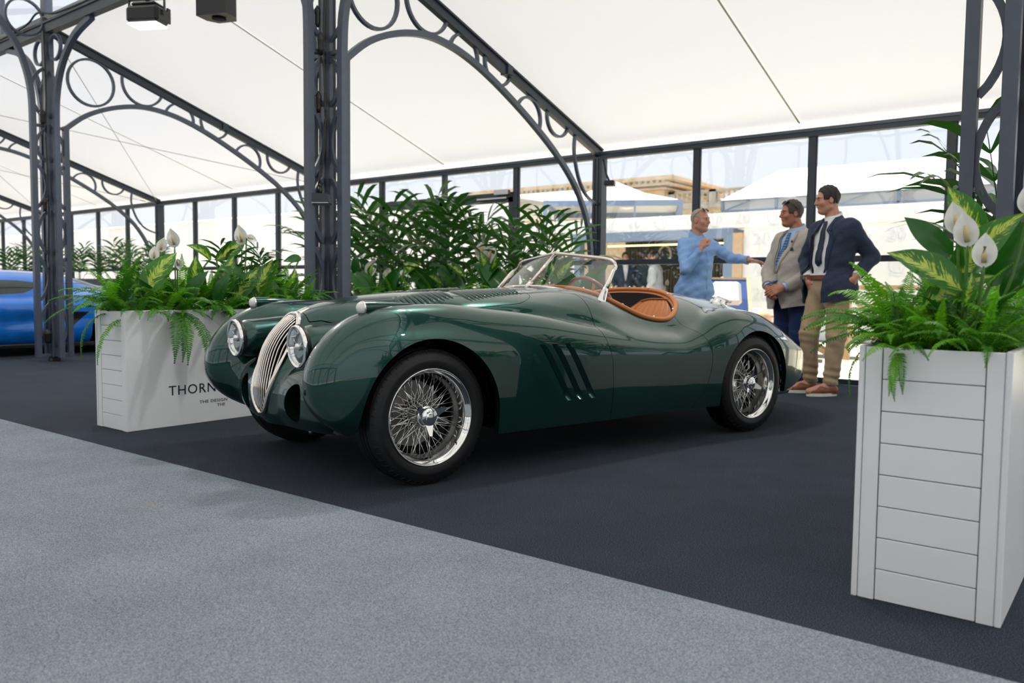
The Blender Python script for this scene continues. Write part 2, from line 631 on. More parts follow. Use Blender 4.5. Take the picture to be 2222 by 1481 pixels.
def lip(V, N, T, edges, depth, direc=None):
    """hard-edged inward return along cut edges"""
    if not edges: return V, N, T
    ids = sorted({i for e in edges for i in e}); mp = {i: k for k, i in enumerate(ids)}
    A = V[ids]; D = -N[ids] * depth if direc is None else np.tile(np.array(direc) * depth, (len(ids), 1))
    B = A + D
    side = np.zeros_like(A)
    for a, b_ in edges:
        d = V[b_] - V[a]
        n = np.cross(d, D[mp[a]])
        side[mp[a]] += n; side[mp[b_]] += n
    side /= np.maximum(np.linalg.norm(side, axis=1, keepdims=True), 1e-9)
    n0 = len(V); k = len(ids)
    V2 = np.concatenate([V, A, B]); N2 = np.concatenate([N, side, side])
    t = []
    for a, b_ in edges:
        i, j = n0 + mp[a], n0 + mp[b_]
        t += [(i, j, j + k), (i, j + k, i + k)]
    return V2, N2, np.concatenate([T, np.array(t)])

def capsule(P, a, b_, ra, rb):
    """tapered capsule distance"""
    a = np.asarray(a, float); b_ = np.asarray(b_, float); d = b_ - a
    q = P - a
    t = np.clip((q @ d) / max(d @ d, 1e-9), 0, 1)
    q = q - t[:, None] * d
    return np.sqrt(np.einsum('ij,ij->i', q, q)) - (ra + (rb - ra) * t)

def ellipsoid(P, c, r):
    q = (P - np.asarray(c, float)) / np.asarray(r, float)
    k = np.linalg.norm(q, axis=1)
    k2 = np.linalg.norm(q / np.asarray(r, float), axis=1)
    return k * (k - 1) / np.maximum(k2, 1e-6)
# ================================================================== the place: carpet, tent frame, membrane, glazing
M = {}
M['steel'] = mat('slate_powder_coat', (0.066, 0.084, 0.118), 0.38, 0.0, noise=(14, (0.078, 0.098, 0.135), 0.25), spec=0.6)
M['steel_dark'] = mat('dark_powder_coat', (0.030, 0.040, 0.056), 0.4, spec=0.5)
M['black'] = mat('black_plastic', (0.012, 0.012, 0.014), 0.45)
M['rubber_black'] = mat('matt_black', (0.008, 0.008, 0.009), 0.8)
M['fabric'] = membrane('white_tent_fabric', (0.90, 0.892, 0.88), 0.126)
M['seam'] = membrane('webbing', (0.88, 0.84, 0.76), 0.126)
M['wire'] = mat('steel_wire', (0.25, 0.24, 0.20), 0.4, 0.6)
M['sheet'] = clear_sheet('clear_pvc_pane', (0.965, 0.985, 0.985), 3.4, 0.015, 1.5, bump=0.05)
M['alu'] = mat('brushed_aluminium', (0.55, 0.55, 0.55), 0.35, 0.9)

# --- carpets -----------------------------------------------------------
def carpetmat(name, c1, c2, c3, sc):
    m = mat(name, c1, 0.95, spec=0.15, sheen=0.0)
    nt = m.node_tree; p = nt.nodes['Principled BSDF']
    tc = nt.nodes.new('ShaderNodeTexCoord')
    def noise(scale, det, stretch=None):
        n = nt.nodes.new('ShaderNodeTexNoise'); n.inputs['Scale'].default_value = scale; n.inputs['Detail'].default_value = det
        n.inputs['Roughness'].default_value = 0.7
        if stretch:
            mp = nt.nodes.new('ShaderNodeMapping'); mp.inputs['Scale'].default_value = stretch
            nt.links.new(tc.outputs['Object'], mp.inputs[0]); nt.links.new(mp.outputs[0], n.inputs['Vector'])
        else:
            nt.links.new(tc.outputs['Object'], n.inputs['Vector'])
        return n
    a = noise(sc, 2)
    r = nt.nodes.new('ShaderNodeValToRGB')
    r.color_ramp.elements[0].position = 0.36; r.color_ramp.elements[0].color = (*c2, 1)
    r.color_ramp.elements[1].position = 0.64; r.color_ramp.elements[1].color = (*c3, 1)
    e = r.color_ramp.elements.new(0.5); e.color = (*c1, 1)
    nt.links.new(a.outputs['Fac'], r.inputs[0])
    b_ = noise(1.7, 2)
    mr = nt.nodes.new('ShaderNodeMapRange'); mr.inputs['From Min'].default_value = 0.3; mr.inputs['From Max'].default_value = 0.7
    mr.inputs['To Min'].default_value = 0.88; mr.inputs['To Max'].default_value = 1.1
    nt.links.new(b_.outputs['Fac'], mr.inputs['Value'])
    x = nt.nodes.new('ShaderNodeMixRGB'); x.blend_type = 'MULTIPLY'; x.inputs[0].default_value = 1
    cb = nt.nodes.new('ShaderNodeCombineXYZ')
    for k in range(3): nt.links.new(mr.outputs[0], cb.inputs[k])
    nt.links.new(r.outputs[0], x.inputs[1]); nt.links.new(cb.outputs[0], x.inputs[2])
    # sparse brownish foot marks
    st = noise(2.6, 2)
    ms = nt.nodes.new('ShaderNodeMapRange'); ms.inputs['From Min'].default_value = 0.70; ms.inputs['From Max'].default_value = 0.80
    nt.links.new(st.outputs['Fac'], ms.inputs['Value'])
    ml = nt.nodes.new('ShaderNodeMath'); ml.operation = 'MULTIPLY'; ml.inputs[1].default_value = 0.45
    nt.links.new(ms.outputs[0], ml.inputs[0])
    y = nt.nodes.new('ShaderNodeMixRGB'); y.inputs[2].default_value = (0.33, 0.25, 0.18, 1) if c1[0] > 0.1 else (0.05, 0.045, 0.04, 1)
    nt.links.new(ml.outputs[0], y.inputs[0]); nt.links.new(x.outputs[0], y.inputs[1])
    nt.links.new(y.outputs[0], p.inputs['Base Color'])
    f = noise(sc * 2.0, 0)
    bp = nt.nodes.new('ShaderNodeBump'); bp.inputs['Strength'].default_value = 0.5; bp.inputs['Distance'].default_value = 0.0025
    nt.links.new(f.outputs['Fac'], bp.inputs['Height']); nt.links.new(bp.outputs[0], p.inputs['Normal'])
    return m
M['dark_carpet'] = carpetmat('charcoal_carpet', (0.028, 0.037, 0.051), (0.010, 0.015, 0.023), (0.080, 0.098, 0.124), 270)
M['light_carpet'] = carpetmat('pale_grey_carpet', (0.235, 0.278, 0.318), (0.12, 0.148, 0.18), (0.37, 0.415, 0.455), 270)

f = MB(); f.box((-31, -9.85, -0.12), (11, 8.45, 0.0))
tag(f.build('floor', M['dark_carpet']), 'charcoal grey carpet floor under the cars and planters', kind='structure')
f = MB(); f.box((-31, -3.55, 0.0), (11, 2.165, 0.006), 0.003)
tag(f.build('aisle_carpet', M['light_carpet']), 'pale grey carpet runner along the open aisle', kind='structure')

# --- column -----------------------------------------------------------
ROWY = 4.3; WALLY = 8.384; RIDGE = -0.7
XS = [-30.245, -25.245, -20.245, -15.245, -10.245, -5.245, -0.52, 4.6, 9.6]
R_ = 0.180; JZ = 2.74

def arcbar(mb, p_out, p_in, z0, z1, side_up):
    """flat bar bowed between tube and post: ends on one, belly on the other"""
    n = 12; pts = []
    for i in range(n + 1):
        t = i / n
        k = math.sin(PI * t) ** 0.75
        p = Vector(p_out).lerp(Vector(p_in), k)
        pts.append((p[0], p[1], z0 + (z1 - z0) * t))
    mb.flat(pts, 0.022, 0.036, up=side_up)

def make_column():
    c = empty('column', (0, 0, 0))
    m = MB()
    for a in (-1, 1):
        m.box((-0.048, a * 0.018, 0.05), (0.048, a * 0.048, 3.95))
        m.box((a * 0.018, -0.048, 0.05), (a * 0.048, 0.048, 3.95))
    m.box((-0.036, -0.036, 0.05), (0.036, 0.036, 3.95))
    m.build('centre_post', M['steel'], c)
    m = MB(); m.box((-0.05, -0.05, 0), (0.05, 0.05, 0.05), 0.008); m.lathe([(0.045, 0.0), (0.045, 0.03), (0.02, 0.05)], 14, (0.0, -0.03, 0.0))
    m.build('foot', M['black'], c)
    for nm, d in (('n', (0, -1)), ('e', (1, 0)), ('s', (0, 1)), ('w', (-1, 0))):
        d = Vector((d[0], d[1], 0)); s = Vector((-d[1], d[0], 0))
        m = MB()
        P0 = d * R_
        if nm == 's':
            path = [(P0.x, P0.y, 0.055), (P0.x, P0.y, JZ + 0.03)]
        elif nm == 'n':   # swings out into the wide vault
            prof = [(R_, 0.055), (R_, 1.5), (R_, JZ), (0.19, 3.10), (0.25, 3.40), (0.36, 3.66), (0.55, 3.90), (0.9, 4.22), (1.4, 4.56), (2.0, 4.90), (2.8, 5.27), (3.7, 5.58), (4.4, 5.76), (5.0, 5.84)]
            path = [(d.x * a, d.y * a, z) for a, z in prof[:2]] + [d * p[0] + Vector((0, 0, p[2])) for p in crom([(a, 0, z) for a, z in prof[2:]], 5)]
        else:
            prof = [(R_, JZ), (0.20, 3.02), (0.29, 3.28), (0.46, 3.50), (0.72, 3.68), (1.1, 3.79)]
            path = [(P0.x, P0.y, 0.055)] + [d * p[0] + Vector((0, 0, p[2])) for p in crom([(a, 0, z) for a, z in prof], 5)]
        m.flat(path, 0.060, 0.060, up=d if abs(d.y) < 2 else (0, 0, 1))
        m.build('tube', M['steel'], c)
        m = MB()
        for z in (0.075, JZ):
            m.bar(d * 0.04 + Vector((0, 0, z)), d * (R_ - 0.02) + Vector((0, 0, z)), 0.04, 0.028)
        m.build('spacer', M['steel'], c)
        tin = d * 0.045; tout = d * (R_ - 0.028)
        for k, (z0, z1) in enumerate(((0.18, 0.68), (0.72, 1.22), (1.26, 1.76), (1.80, 2.30), (2.34, 2.70))):
            m = MB()
            if k % 2 == 0: arcbar(m, tin, tout, z0, z1, d)
            else: arcbar(m, tout, tin, z0, z1, d)
            m.build('scroll', M['steel'], c)
    # rings in the spandrels above the joint
    for d in ((1, 0), (-1, 0)):
        m = MB(); d = Vector((d[0], d[1], 0))
        m.flat(arc(d * 0.20 + Vector((0, 0, 3.62)), 0.14, 0, 2 * PI, 28, ex=d)[:-1], 0.024, 0.036, up=(0, 1, 0), closed=True)
        m.build('ring', M['steel'], c)
        m = MB(); arcbar(m, d * 0.05, d * 0.22, 2.84, 3.36, d); m.build('scroll', M['steel'], c)
    m = MB(); d = Vector((0, -1, 0))
    m.flat(arc(d * 0.24 + Vector((0, 0, 3.93)), 0.20, 0, 2 * PI, 28, ex=d)[:-1], 0.024, 0.036, up=(1, 0, 0), closed=True)
    m.build('ring', M['steel'], c)
    m = MB(); arcbar(m, d * 0.05, d * 0.20, 2.84, 3.40, d); m.build('scroll', M['steel'], c)
    return c

COLABEL = {4: 'slate steel lattice column by the rear of the blue car', 5: 'slate steel lattice column behind the green car bonnet',
           6: 'slate steel lattice column behind the tall white planter at the frame edge'}
col0 = make_column()
cols = []
for k, X in enumerate(XS):
    c = col0 if k == 0 else dup(col0)
    c.location = (X, ROWY, 0); cols.append(c)
    tag(c, COLABEL.get(k, 'slate steel lattice column farther along the tent row'), group='columns in one row', kind='structure')
    c2 = dup(col0); c2.location = (X, 2 * RIDGE - ROWY, 0); c2.rotation_euler = (0, 0, PI)
    tag(c2, 'slate steel lattice column across the aisle', group='columns across the aisle', kind='structure')

# --- sloping truss from column to eave -----------------------------------
def ring_arc(mb, cy_, cz_, r, a0, a1, n=22, close=False):
    pts = arc((0, cy_, cz_), r, a0, a1, n, ex=(0, 1, 0))
    mb.flat(pts[:-1] if close else pts, 0.026, 0.036, up=(1, 0, 0), closed=close)

def raf(y): return 3.845 + (y - 4.3) * (2.51 - 3.845) / (8.384 - 4.3)

def make_truss():
    t = empty('roof_truss', (0, 0, 0))
    y0 = 0.0; L = WALLY - ROWY
    A = Vector((0, 0.05, raf(4.35) )); B = Vector((0, L, raf(8.384)))
    m = MB(); m.bar(A, B, 0.06, 0.085)
    m.bar(A + Vector((0, 0, 0.05)), B + Vector((0, 0, 0.05)), 0.10, 0.02)
    m.build('rafter', M['steel_dark'], t)
    m = MB(); mid = A.lerp(B, 0.56)
    m.box((-0.05, mid.y - 0.06, mid.z - 0.03), (0.05, mid.y + 0.02, mid.z + 0.06)); m.build('rafter_joint', M['steel_dark'], t)
    ch = [(4.45, 2.72), (4.72, 2.94), (5.05, 3.09), (5.4, 3.165), (5.75, 3.15), (6.1, 3.065), (6.5, 2.91), (7.0, 2.67), (7.45, 2.41), (7.8, 2.14), (8.02, 1.88), (8.15, 1.62), (8.22, 1.25), (8.24, 0.8), (8.24, 0.05)]
    m = MB(); m.flat(crom([(0, a - 4.3, z) for a, z in ch], 5), 0.054, 0.05, up=(1, 0, 0)); m.build('arch_chord', M['steel'], t)
    def part(fn):
        mb = MB(); fn(mb); mb.build('ring', M['steel'], t)
    part(lambda b: ring_arc(b, 4.79 - 4.3, 3.345, 0.275, 0, 2 * PI, 32, True))
    sl = math.atan2(2.50 - 3.83, 4.084)
    part(lambda b: ring_arc(b, 5.44 - 4.3, 3.46, 0.27, PI + sl, 2 * PI + sl))
    part(lambda b: ring_arc(b, 5.93 - 4.3, 3.10, 0.20, sl * 0.8, PI + sl * 0.8))
    part(lambda b: ring_arc(b, 6.45 - 4.3, raf(6.45), 0.21, PI + sl, 2 * PI + sl))
    part(lambda b: ring_arc(b, 6.96 - 4.3, 2.70, 0.21, -0.45, PI - 0.45))
    part(lambda b: ring_arc(b, 7.50 - 4.3, raf(7.50), 0.21, PI + sl, 2 * PI + sl))
    def big(b):
        pts = crom([(0, 7.84 - 4.3, raf(7.84) - 0.03), (0, 7.83 - 4.3, 2.45), (0, 7.93 - 4.3, 2.18), (0, 8.1 - 4.3, 2.0), (0, 8.33 - 4.3, 1.92)], 5)
        b.flat(pts, 0.026, 0.036, up=(1, 0, 0))
    part(big)
    def small(b):
        pts = crom([(0, 8.14 - 4.3, 1.68), (0, 8.24 - 4.3, 1.66), (0, 8.31 - 4.3, 1.55), (0, 8.34 - 4.3, 1.38)], 4)
        b.flat(pts, 0.026, 0.036, up=(1, 0, 0))
    part(small)
    return t

tr0 = make_truss()
TRL = {3: 'slate steel roof truss with rings beyond the left lattice column', 4: 'slate steel roof truss with rings above the white logo planter',
       5: 'slate steel roof truss with rings above the palms behind the green car'}
for k, X in enumerate(XS):
    t = tr0 if k == 0 else dup(tr0)
    t.location = (X, ROWY, 0)
    tag(t, TRL.get(k, 'slate steel roof truss with rings farther along the tent'), group='roof trusses', kind='structure')
    t2 = dup(tr0); t2.location = (X, 2 * RIDGE - ROWY, 0); t2.rotation_euler = (0, 0, PI)
    tag(t2, 'slate steel roof truss across the aisle', group='trusses across the aisle', kind='structure')

# --- vault truss over the aisle -------------------------------------------
def make_vault():
    v = empty('vault_truss', (0, 0, 0))
    m = MB()
    m.bar((0, ROWY, 4.95), (0, RIDGE, 6.55), 0.06, 0.09); m.bar((0, RIDGE, 6.55), (0, 2 * RIDGE - ROWY, 4.95), 0.06, 0.09)
    m.build('rafter', M['steel_dark'], v)
    for s in (1, -1):
        m = MB(); y = RIDGE + s * (ROWY - RIDGE)
        m.box((-0.048, y - 0.048, 3.95), (0.048, y + 0.048, 4.98)); m.build('upper_post', M['steel'], v)
        for k in range(6):
            yy = RIDGE + s * (0.5 + 0.72 * k); z = 6.50 - (0.5 + 0.72 * k) * 0.32
            m = MB(); m.flat(arc((0, yy, z), 0.26, PI, 2 * PI, 14, ex=(0, 1, 0)), 0.016, 0.032, up=(1, 0, 0)); m.build('ring', M['steel'], v)
    return v
v0 = make_vault()
for k, X in enumerate(XS):
    v = v0 if k == 0 else dup(v0)
    v.location = (X, 0, 0)
    tag(v, 'slate steel vault truss spanning the aisle', group='vault trusses', kind='structure')

# --- long beams, clerestory ------------------------------------------------
for s, y in ((1, ROWY), (-1, 2 * RIDGE - ROWY)):
    m = MB(); m.box((XS[0], y - 0.045, 3.80), (XS[-1], y + 0.045, 3.90))
    m.box((XS[0], y - 0.06, 3.90), (XS[-1], y + 0.06, 3.925))
    tag(m.build('beam', M['steel_dark']), 'dark steel beam along the column heads', group='column head beams', kind='structure')
    m = MB(); m.box((XS[0], y - 0.04, 4.93), (XS[-1], y + 0.04, 5.0))
    tag(m.build('beam', M['steel_dark']), 'dark steel beam above the clerestory', group='clerestory beams', kind='structure')
    w = empty('window_%d' % (21 if s > 0 else 22), kind='structure', label='clear clerestory glazing above the column heads', group='clerestory glazing')
    for k in range(len(XS) - 1):
        m = MB(); m.add([(XS[k] + 0.05, y, 3.92), (XS[k + 1] - 0.05, y, 3.92), (XS[k + 1] - 0.05, y, 4.94), (XS[k] + 0.05, y, 4.94)], [(0, 1, 2, 3)]); m.build('pane', M['sheet'], w)
        for q in (1, 2, 3):
            xx = XS[k] + (XS[k + 1] - XS[k]) * q / 4
            m = MB(); m.box((xx - 0.025, y - 0.025, 3.92), (xx + 0.025, y + 0.025, 4.94)); m.build('mullion', M['steel'], w)

# --- membrane ---------------------------------------------------------------
def panel(parent, x0, x1, ya, za, yb, zb, sag=0.05, n=10):
    V, F, U = [], [], []
    for i in range(n + 1):
        for j in range(n + 1):
            u, v = i / n, j / n
            k = 16 * u * (1 - u) * v * (1 - v)
            V.append((x0 + (x1 - x0) * u, ya + (yb - ya) * v, za + (zb - za) * v - sag * k))
    for i in range(n):
        for j in range(n):
            a = i * (n + 1) + j
            F.append((a, a + 1, a + n + 2, a + n + 1))
    return mesh_obj('panel', V, F, M['fabric'], parent, smooth=True)

ceil = empty('ceiling', kind='structure', label='white translucent tent roof fabric')
for k in range(len(XS) - 1):
    x0, x1 = XS[k], XS[k + 1]
    for s in (1, -1):
        fy = lambda y: RIDGE + s * (y - RIDGE)
        panel(ceil, x0, x1, fy(4.24), raf(4.24) + 0.115, fy(8.55), raf(8.55) + 0.115, 0.02)
        panel(ceil, x0, x1, fy(RIDGE), 6.63, fy(4.45), 4.99, -0.03)
        xm = (x0 + x1) / 2
        m = MB(); m.bar((xm, fy(4.4), raf(4.4) + 0.085), (xm, fy(8.36), raf(8.36) + 0.085), 0.016, 0.006); m.build('seam', M['seam'], ceil)
m = MB()

# crossed tension wires under the fabric of two bays
def wire(a, b_, lab):
    m = MB(); m.tube([a, b_], 0.0045, 6)
    d = Vector(b_) - Vector(a); q = Vector(a) + d * 0.955
    m.tube([q, q + d.normalized() * 0.10], 0.011, 6)
    return tag(m.build('tension_wire', M['wire']), lab, 'wire', 'crossed roof wires')
z0, z1 = 3.78, 2.50
wire((-10.2, 4.36, z0), (-15.2, 8.33, z1), 'thin steel roof wire ending at the eave post above the tall ferns')
wire((-15.2, 4.36, z0), (-10.3, 8.33, z1), 'thin steel roof wire with small turnbuckle ending beside the middle column')
wire((-15.2, 4.36, z0), (-20.2, 8.33, z1), 'thin steel roof wire of the far bay sloping away')
wire((-20.2, 4.36, z0), (-15.3, 8.33, z1), 'thin steel roof wire of the far bay sloping towards the aisle')

# --- glazed eave wall ---------------------------------------------------------
def make_post():
    p = MB()
    p.box((-0.045, -0.05, 0), (0.045, 0.05, 2.46))
    for x in (-0.065, 0.035): p.box((x, -0.06, 0), (x + 0.03, 0.06, 2.46))
    p.box((-0.012, -0.06, 0), (0.012, 0.06, 2.46))
    return p

def wall_bay(name, x0, x1, y, doors=False, label=''):
    w = empty(name, (0, 0, 0), kind='structure', label=label)
    def bx(nm, a, b_, m=M['steel_dark']):
        mb = MB()
        if nm == 'pane': mb.add([(a[0], y, a[2]), (b_[0], y, a[2]), (b_[0], y, b_[2]), (a[0], y, b_[2])], [(0, 1, 2, 3)])
        else: mb.box(a, b_)
        return mb.build(nm, m, w)
    bx('top_rail', (x0, y - 0.045, 2.455), (x1, y + 0.04, 2.505)); bx('gutter_rail', (x0, y - 0.055, 2.505), (x1, y + 0.05, 2.535), M['steel'])
    mbp = make_post(); mbp.build('post', M['steel_dark'], w, xf=Matrix.Translation((x0, y, 0)))
    xs = [x0 + 1.25 * k for k in range(4)] + [x1]
    for k in (1, 2, 3):
        if doors and k == 2:
            bx('mullion', (xs[k] - 0.03, y - 0.03, 2.15), (xs[k] + 0.03, y + 0.03, 2.46)); continue
        mb = MB(); mb.box((xs[k] - 0.035, y - 0.03, 0.04), (xs[k] + 0.035, y + 0.035, 2.46))
        mb.box((xs[k] - 0.045, y - 0.012, 0.04), (xs[k] + 0.045, y + 0.012, 2.46))
        mb.build('mullion', M['steel_dark'], w)
    for k in range(4):
        a, b_ = xs[k] + 0.035, xs[k + 1] - 0.035
        if doors and k in (1, 2):
            bx('pane', (a, y - 0.002, 2.15), (b_, y + 0.002, 2.46), M['sheet'])
            bx('transom', (a, y - 0.04, 2.10), (b_, y + 0.04, 2.155))
            continue
        bx('bottom_rail', (a, y - 0.03, 0.0), (b_, y + 0.03, 0.05))
        bx('mid_rail', (a, y - 0.03, 1.205), (b_, y + 0.03, 1.265))
        bx('pane', (a, y - 0.002, 0.05), (b_, y + 0.002, 1.205), M['sheet'])
        bx('pane', (a, y - 0.002, 1.265), (b_, y + 0.002, 2.455), M['sheet'])
    if doors:
        d = empty('door_1', (0, 0, 0), kind='structure', label='glazed double door in dark frame behind the palms')
        for k, (a, b_) in enumerate(((xs[1] + 0.04, xs[2] - 0.004), (xs[2] + 0.004, xs[3] - 0.04))):
            mb = MB()
            mb.box((a, y - 0.025, 0.02), (a + 0.07, y + 0.025, 2.095)); mb.box((b_ - 0.07, y - 0.025, 0.02), (b_, y + 0.025, 2.095))
            mb.box((a, y - 0.025, 2.03), (b_, y + 0.025, 2.095)); mb.box((a, y - 0.025, 0.02), (b_, y + 0.025, 0.12)); mb.box((a, y - 0.025, 1.0), (b_, y + 0.025, 1.06))
            lf = mb.build('door_leaf', M['steel_dark'], d)
            
            for za, zb in ((0.12, 1.0), (1.06, 2.03)):
                mb = MB(); mb.add([(a + 0.07, y, za), (b_ - 0.07, y, za), (b_ - 0.07, y, zb), (a + 0.07, y, zb)], [(0, 1, 2, 3)]); mb.build('pane', M['sheet'], lf)
        mb = MB(); mb.box((xs[3] - 0.30, y - 0.10, 2.12), (xs[3] - 0.07, y - 0.035, 2.185), 0.006); mb.box((xs[3] - 0.62, y - 0.06, 2.075), (xs[3] - 0.12, y - 0.045, 2.095)); mb.build('door_closer', M['alu'], d)
    return w
for k in range(len(XS) - 1):
    lab = {3: 'clear eave glazing above the white logo planter', 4: 'clear eave glazing around the double door', 5: 'clear eave glazing behind the three men',
           2: 'clear eave glazing behind the blue car'}.get(k, 'clear eave glazing farther along the tent')
    wall_bay('window_%d' % (k + 1), XS[k], XS[k + 1], WALLY, k == 4, lab)
# wall across the aisle: the same bays turned round
for k in range(len(XS) - 1):
    w = wall_bay('window_%d' % (k + 11), XS[k], XS[k + 1], 2 * RIDGE - WALLY, False, 'clear eave glazing across the aisle')
for X in (XS[0], XS[-1]):
    m = MB(); m.add([(X, -9.78, 0), (X, WALLY, 0), (X, WALLY, 2.5), (X, -9.78, 2.5)], [(0, 1, 2, 3)])
    tag(m.build('wall_left' if X < 0 else 'wall_right', M['sheet']), 'clear end wall of the tent', kind='structure')

# --- lamps, loudspeaker and wiring on the frame ---------------------------------
LENS = emit('lamp_lens', (1.0, 1.0, 0.96), 1.6)
def floodlight(loc, rz, lab, power, group=None, tilt=0.0):
    fl = empty('floodlight', loc, rz, lab, 'floodlight', group)
    m = MB(); m.box((-0.17, -0.10, -0.10), (0.17, 0.12, 0.06), 0.03); m.box((-0.13, -0.07, 0.06), (0.13, 0.10, 0.10), 0.02)
    for k in range(7): m.box((-0.16 + 0.05 * k, 0.10, -0.06), (-0.145 + 0.05 * k, 0.15, 0.08))
    m.build('housing', M['black'], fl)
    m = MB(); m.box((-0.15, -0.085, -0.118), (0.15, 0.10, -0.098), 0.006); m.build('lens', LENS, fl)
    m = MB(); m.flat([(-0.185, 0, -0.02), (-0.185, 0, 0.13), (0.185, 0, 0.13), (0.185, 0, -0.02)], 0.006, 0.035, up=(0, 1, 0)); m.build('bracket', M['black'], fl)
    m = MB(); m.tube([(0, 0, 0.13), (0, 0.05, 0.16)], 0.02, 8); m.build('clamp', M['black'], fl)
    ld = bpy.data.lights.new('floodlight_beam', 'AREA'); ld.shape = 'RECTANGLE'; ld.size = 0.30; ld.size_y = 0.18; ld.energy = power; ld.color = (1.0, 0.97, 0.92)
    lo_ = bpy.data.objects.new('floodlight_beam', ld); COL.objects.link(lo_); lo_.parent = fl; lo_.location = (0, 0.0, -0.125); lo_.rotation_euler = (tilt, 0, 0)
    return fl
LP = 17.0
floodlight((-7.72, 4.15, 3.50), math.radians(28), 'black hanging floodlight with lit white lens under the beam', LP)
for X in (-17.4, -12.9, -2.8, 2.4):  # extra unseen floodlights, added to brighten the planters and interior
    floodlight((X, 4.15, 3.62), math.radians(20), 'added black fill floodlight farther along the beam', LP, 'added fill floodlights along the beam')
for X in (-16.9, -12.9, -7.9, -2.8, 2.4):  # more added fill lamps out of view, lighting the tent from the opposite row
    floodlight((X, -5.5, 3.62), math.radians(200), 'added black fill floodlight across the aisle', LP * 1.2, 'added fill floodlights across the aisle', tilt=0.35)

sp = empty('loudspeaker', (-6.46, 4.12, 3.23), math.radians(20), 'black loudspeaker box hung from the beam beside the floodlight', 'loudspeaker')
m = MB(); m.prism([(-0.15, -0.11), (0.15, -0.11), (0.15, 0.03), (0.09, 0.12), (-0.09, 0.12), (-0.15, 0.03)], 0.42, (0, 0, -0.02), ex=(1, 0, 0), ey=(0, 1, 0)); m.build('cabinet', M['black'], sp)
m = MB(); m.lathe([(0.0, 0.0), (0.05, 0.0), (0.055, 0.006), (0.06, 0.0)], 20, (0.0, 0.0, -0.028)); m.build('port', M['rubber_black'], sp)
m = MB(); m.flat([(-0.16, 0, 0.2), (-0.16, 0, 0.45), (0.16, 0, 0.45), (0.16, 0, 0.2)], 0.006, 0.03, up=(0, 1, 0)); m.build('bracket', M['black'], sp)

wl_ = empty('work_light', (-5.20, 4.19, 1.56), math.radians(35), 'small dark work light clamped low on the lattice column', 'lamp')
m = MB(); m.prism([(-0.085, 0.0), (0.085, 0.0), (0.06, 0.075), (-0.06, 0.075)], 0.11, (0, 0.06, 0), ex=(1, 0, 0), ey=(0, 0, 1)); m.build('housing', M['steel_dark'], wl_)
m = MB(); m.add([(-0.078, -0.052, 0.005), (0.078, -0.052, 0.005), (0.078, -0.052, 0.0), (-0.078, -0.052, 0.0), (-0.078, 0.05, -0.012), (0.078, 0.05, -0.012), (0.078, 0.05, -0.004), (-0.078, 0.05, -0.004)],
          [(0, 1, 2, 3), (3, 2, 5, 4), (4, 5, 6, 7)]); m.build('lens', mat('lamp_glass_off', (0.55, 0.60, 0.62), 0.15), wl_)
m = MB(); m.tube([(0, 0, 0.07), (0, 0.0, 0.13)], 0.018, 8); m.tube([(0, 0, 0.13), (0, 0.03, 0.16)], 0.012, 8); m.build('swivel', M['black'], wl_)

def cable(pts, r, lab, plugs=()):
    e = empty('power_cable', pts[0], 0, lab, 'cable')
    o = Vector(pts[0])
    m = MB(); m.tube([p - o for p in crom(pts, 6)], r, 6); m.build('lead', M['black'], e)
    for a, b_, rr in plugs:
        m = MB(); m.lathe([(0.0, 0), (rr * 0.7, 0), (rr, 0.03), (rr, 0.09), (rr * 1.15, 0.10), (rr * 1.15, 0.13), (rr * 0.6, 0.15), (0.0, 0.17)], 10, Vector(a) - o); m.build('plug', M['black'], e)
    return e
cable([(-5.20, 4.225, 3.7), (-5.195, 4.235, 3.2), (-5.20, 4.225, 2.75), (-5.19, 4.235, 2.3), (-5.20, 4.225, 1.95), (-5.215, 4.19, 1.72)], 0.009, 'black power cable strapped down the middle lattice column', [((-5.20, 4.20, 2.72), 0, 0.028), ((-5.23, 4.20, 2.27), 0, 0.022), ((-5.24, 4.20, 2.93), 0, 0.022)])
cable([(-10.16, 4.225, 3.8), (-10.155, 4.235, 3.2), (-10.17, 4.225, 2.6), (-10.155, 4.235, 1.9), (-10.17, 4.225, 1.2), (-10.16, 4.23, 0.35)], 0.009, 'black power cable strapped down the lattice column by the blue car', [((-10.17, 4.20, 2.75), 0, 0.03), ((-10.17, 4.20, 1.75), 0, 0.022), ((-10.17, 4.20, 0.22), 0, 0.04)])
cable([(-12.6, 4.25, 3.95), (-11.4, 4.24, 3.93), (-10.6, 4.22, 3.95), (-10.26, 4.21, 4.02), (-9.8, 4.24, 3.95), (-8.4, 4.25, 3.94), (-7.5, 4.25, 3.92)], 0.012, 'black cable tied along the dark beam by the floodlight')
for X, lab in ((-5.245, 'small black camera on the eave post behind the green car windscreen'),):
    e = empty('eave_camera', (X + 0.22, 8.26, 2.14), 0.4, lab, 'camera')
    m = MB(); m.box((-0.06, -0.10, -0.03), (0.06, 0.06, 0.03), 0.01); m.build('housing', M['black'], e)
    m = MB(); m.tube([(0, 0.06, 0), (-0.06, 0.1, 0.12), (-0.1, 0.1, 0.3)], 0.012, 6); m.build('bracket', M['black'], e)
# ================================================================== the green roadster
# car frame: x runs back from the front axle, y = -near side, z up
CAR_H = 1.33841546
car = empty('roadster', (-3.27994685, 2.85820663, 0), CAR_H,
            'dark green open vintage roadster with tan leather cockpit and wire wheels', 'car')

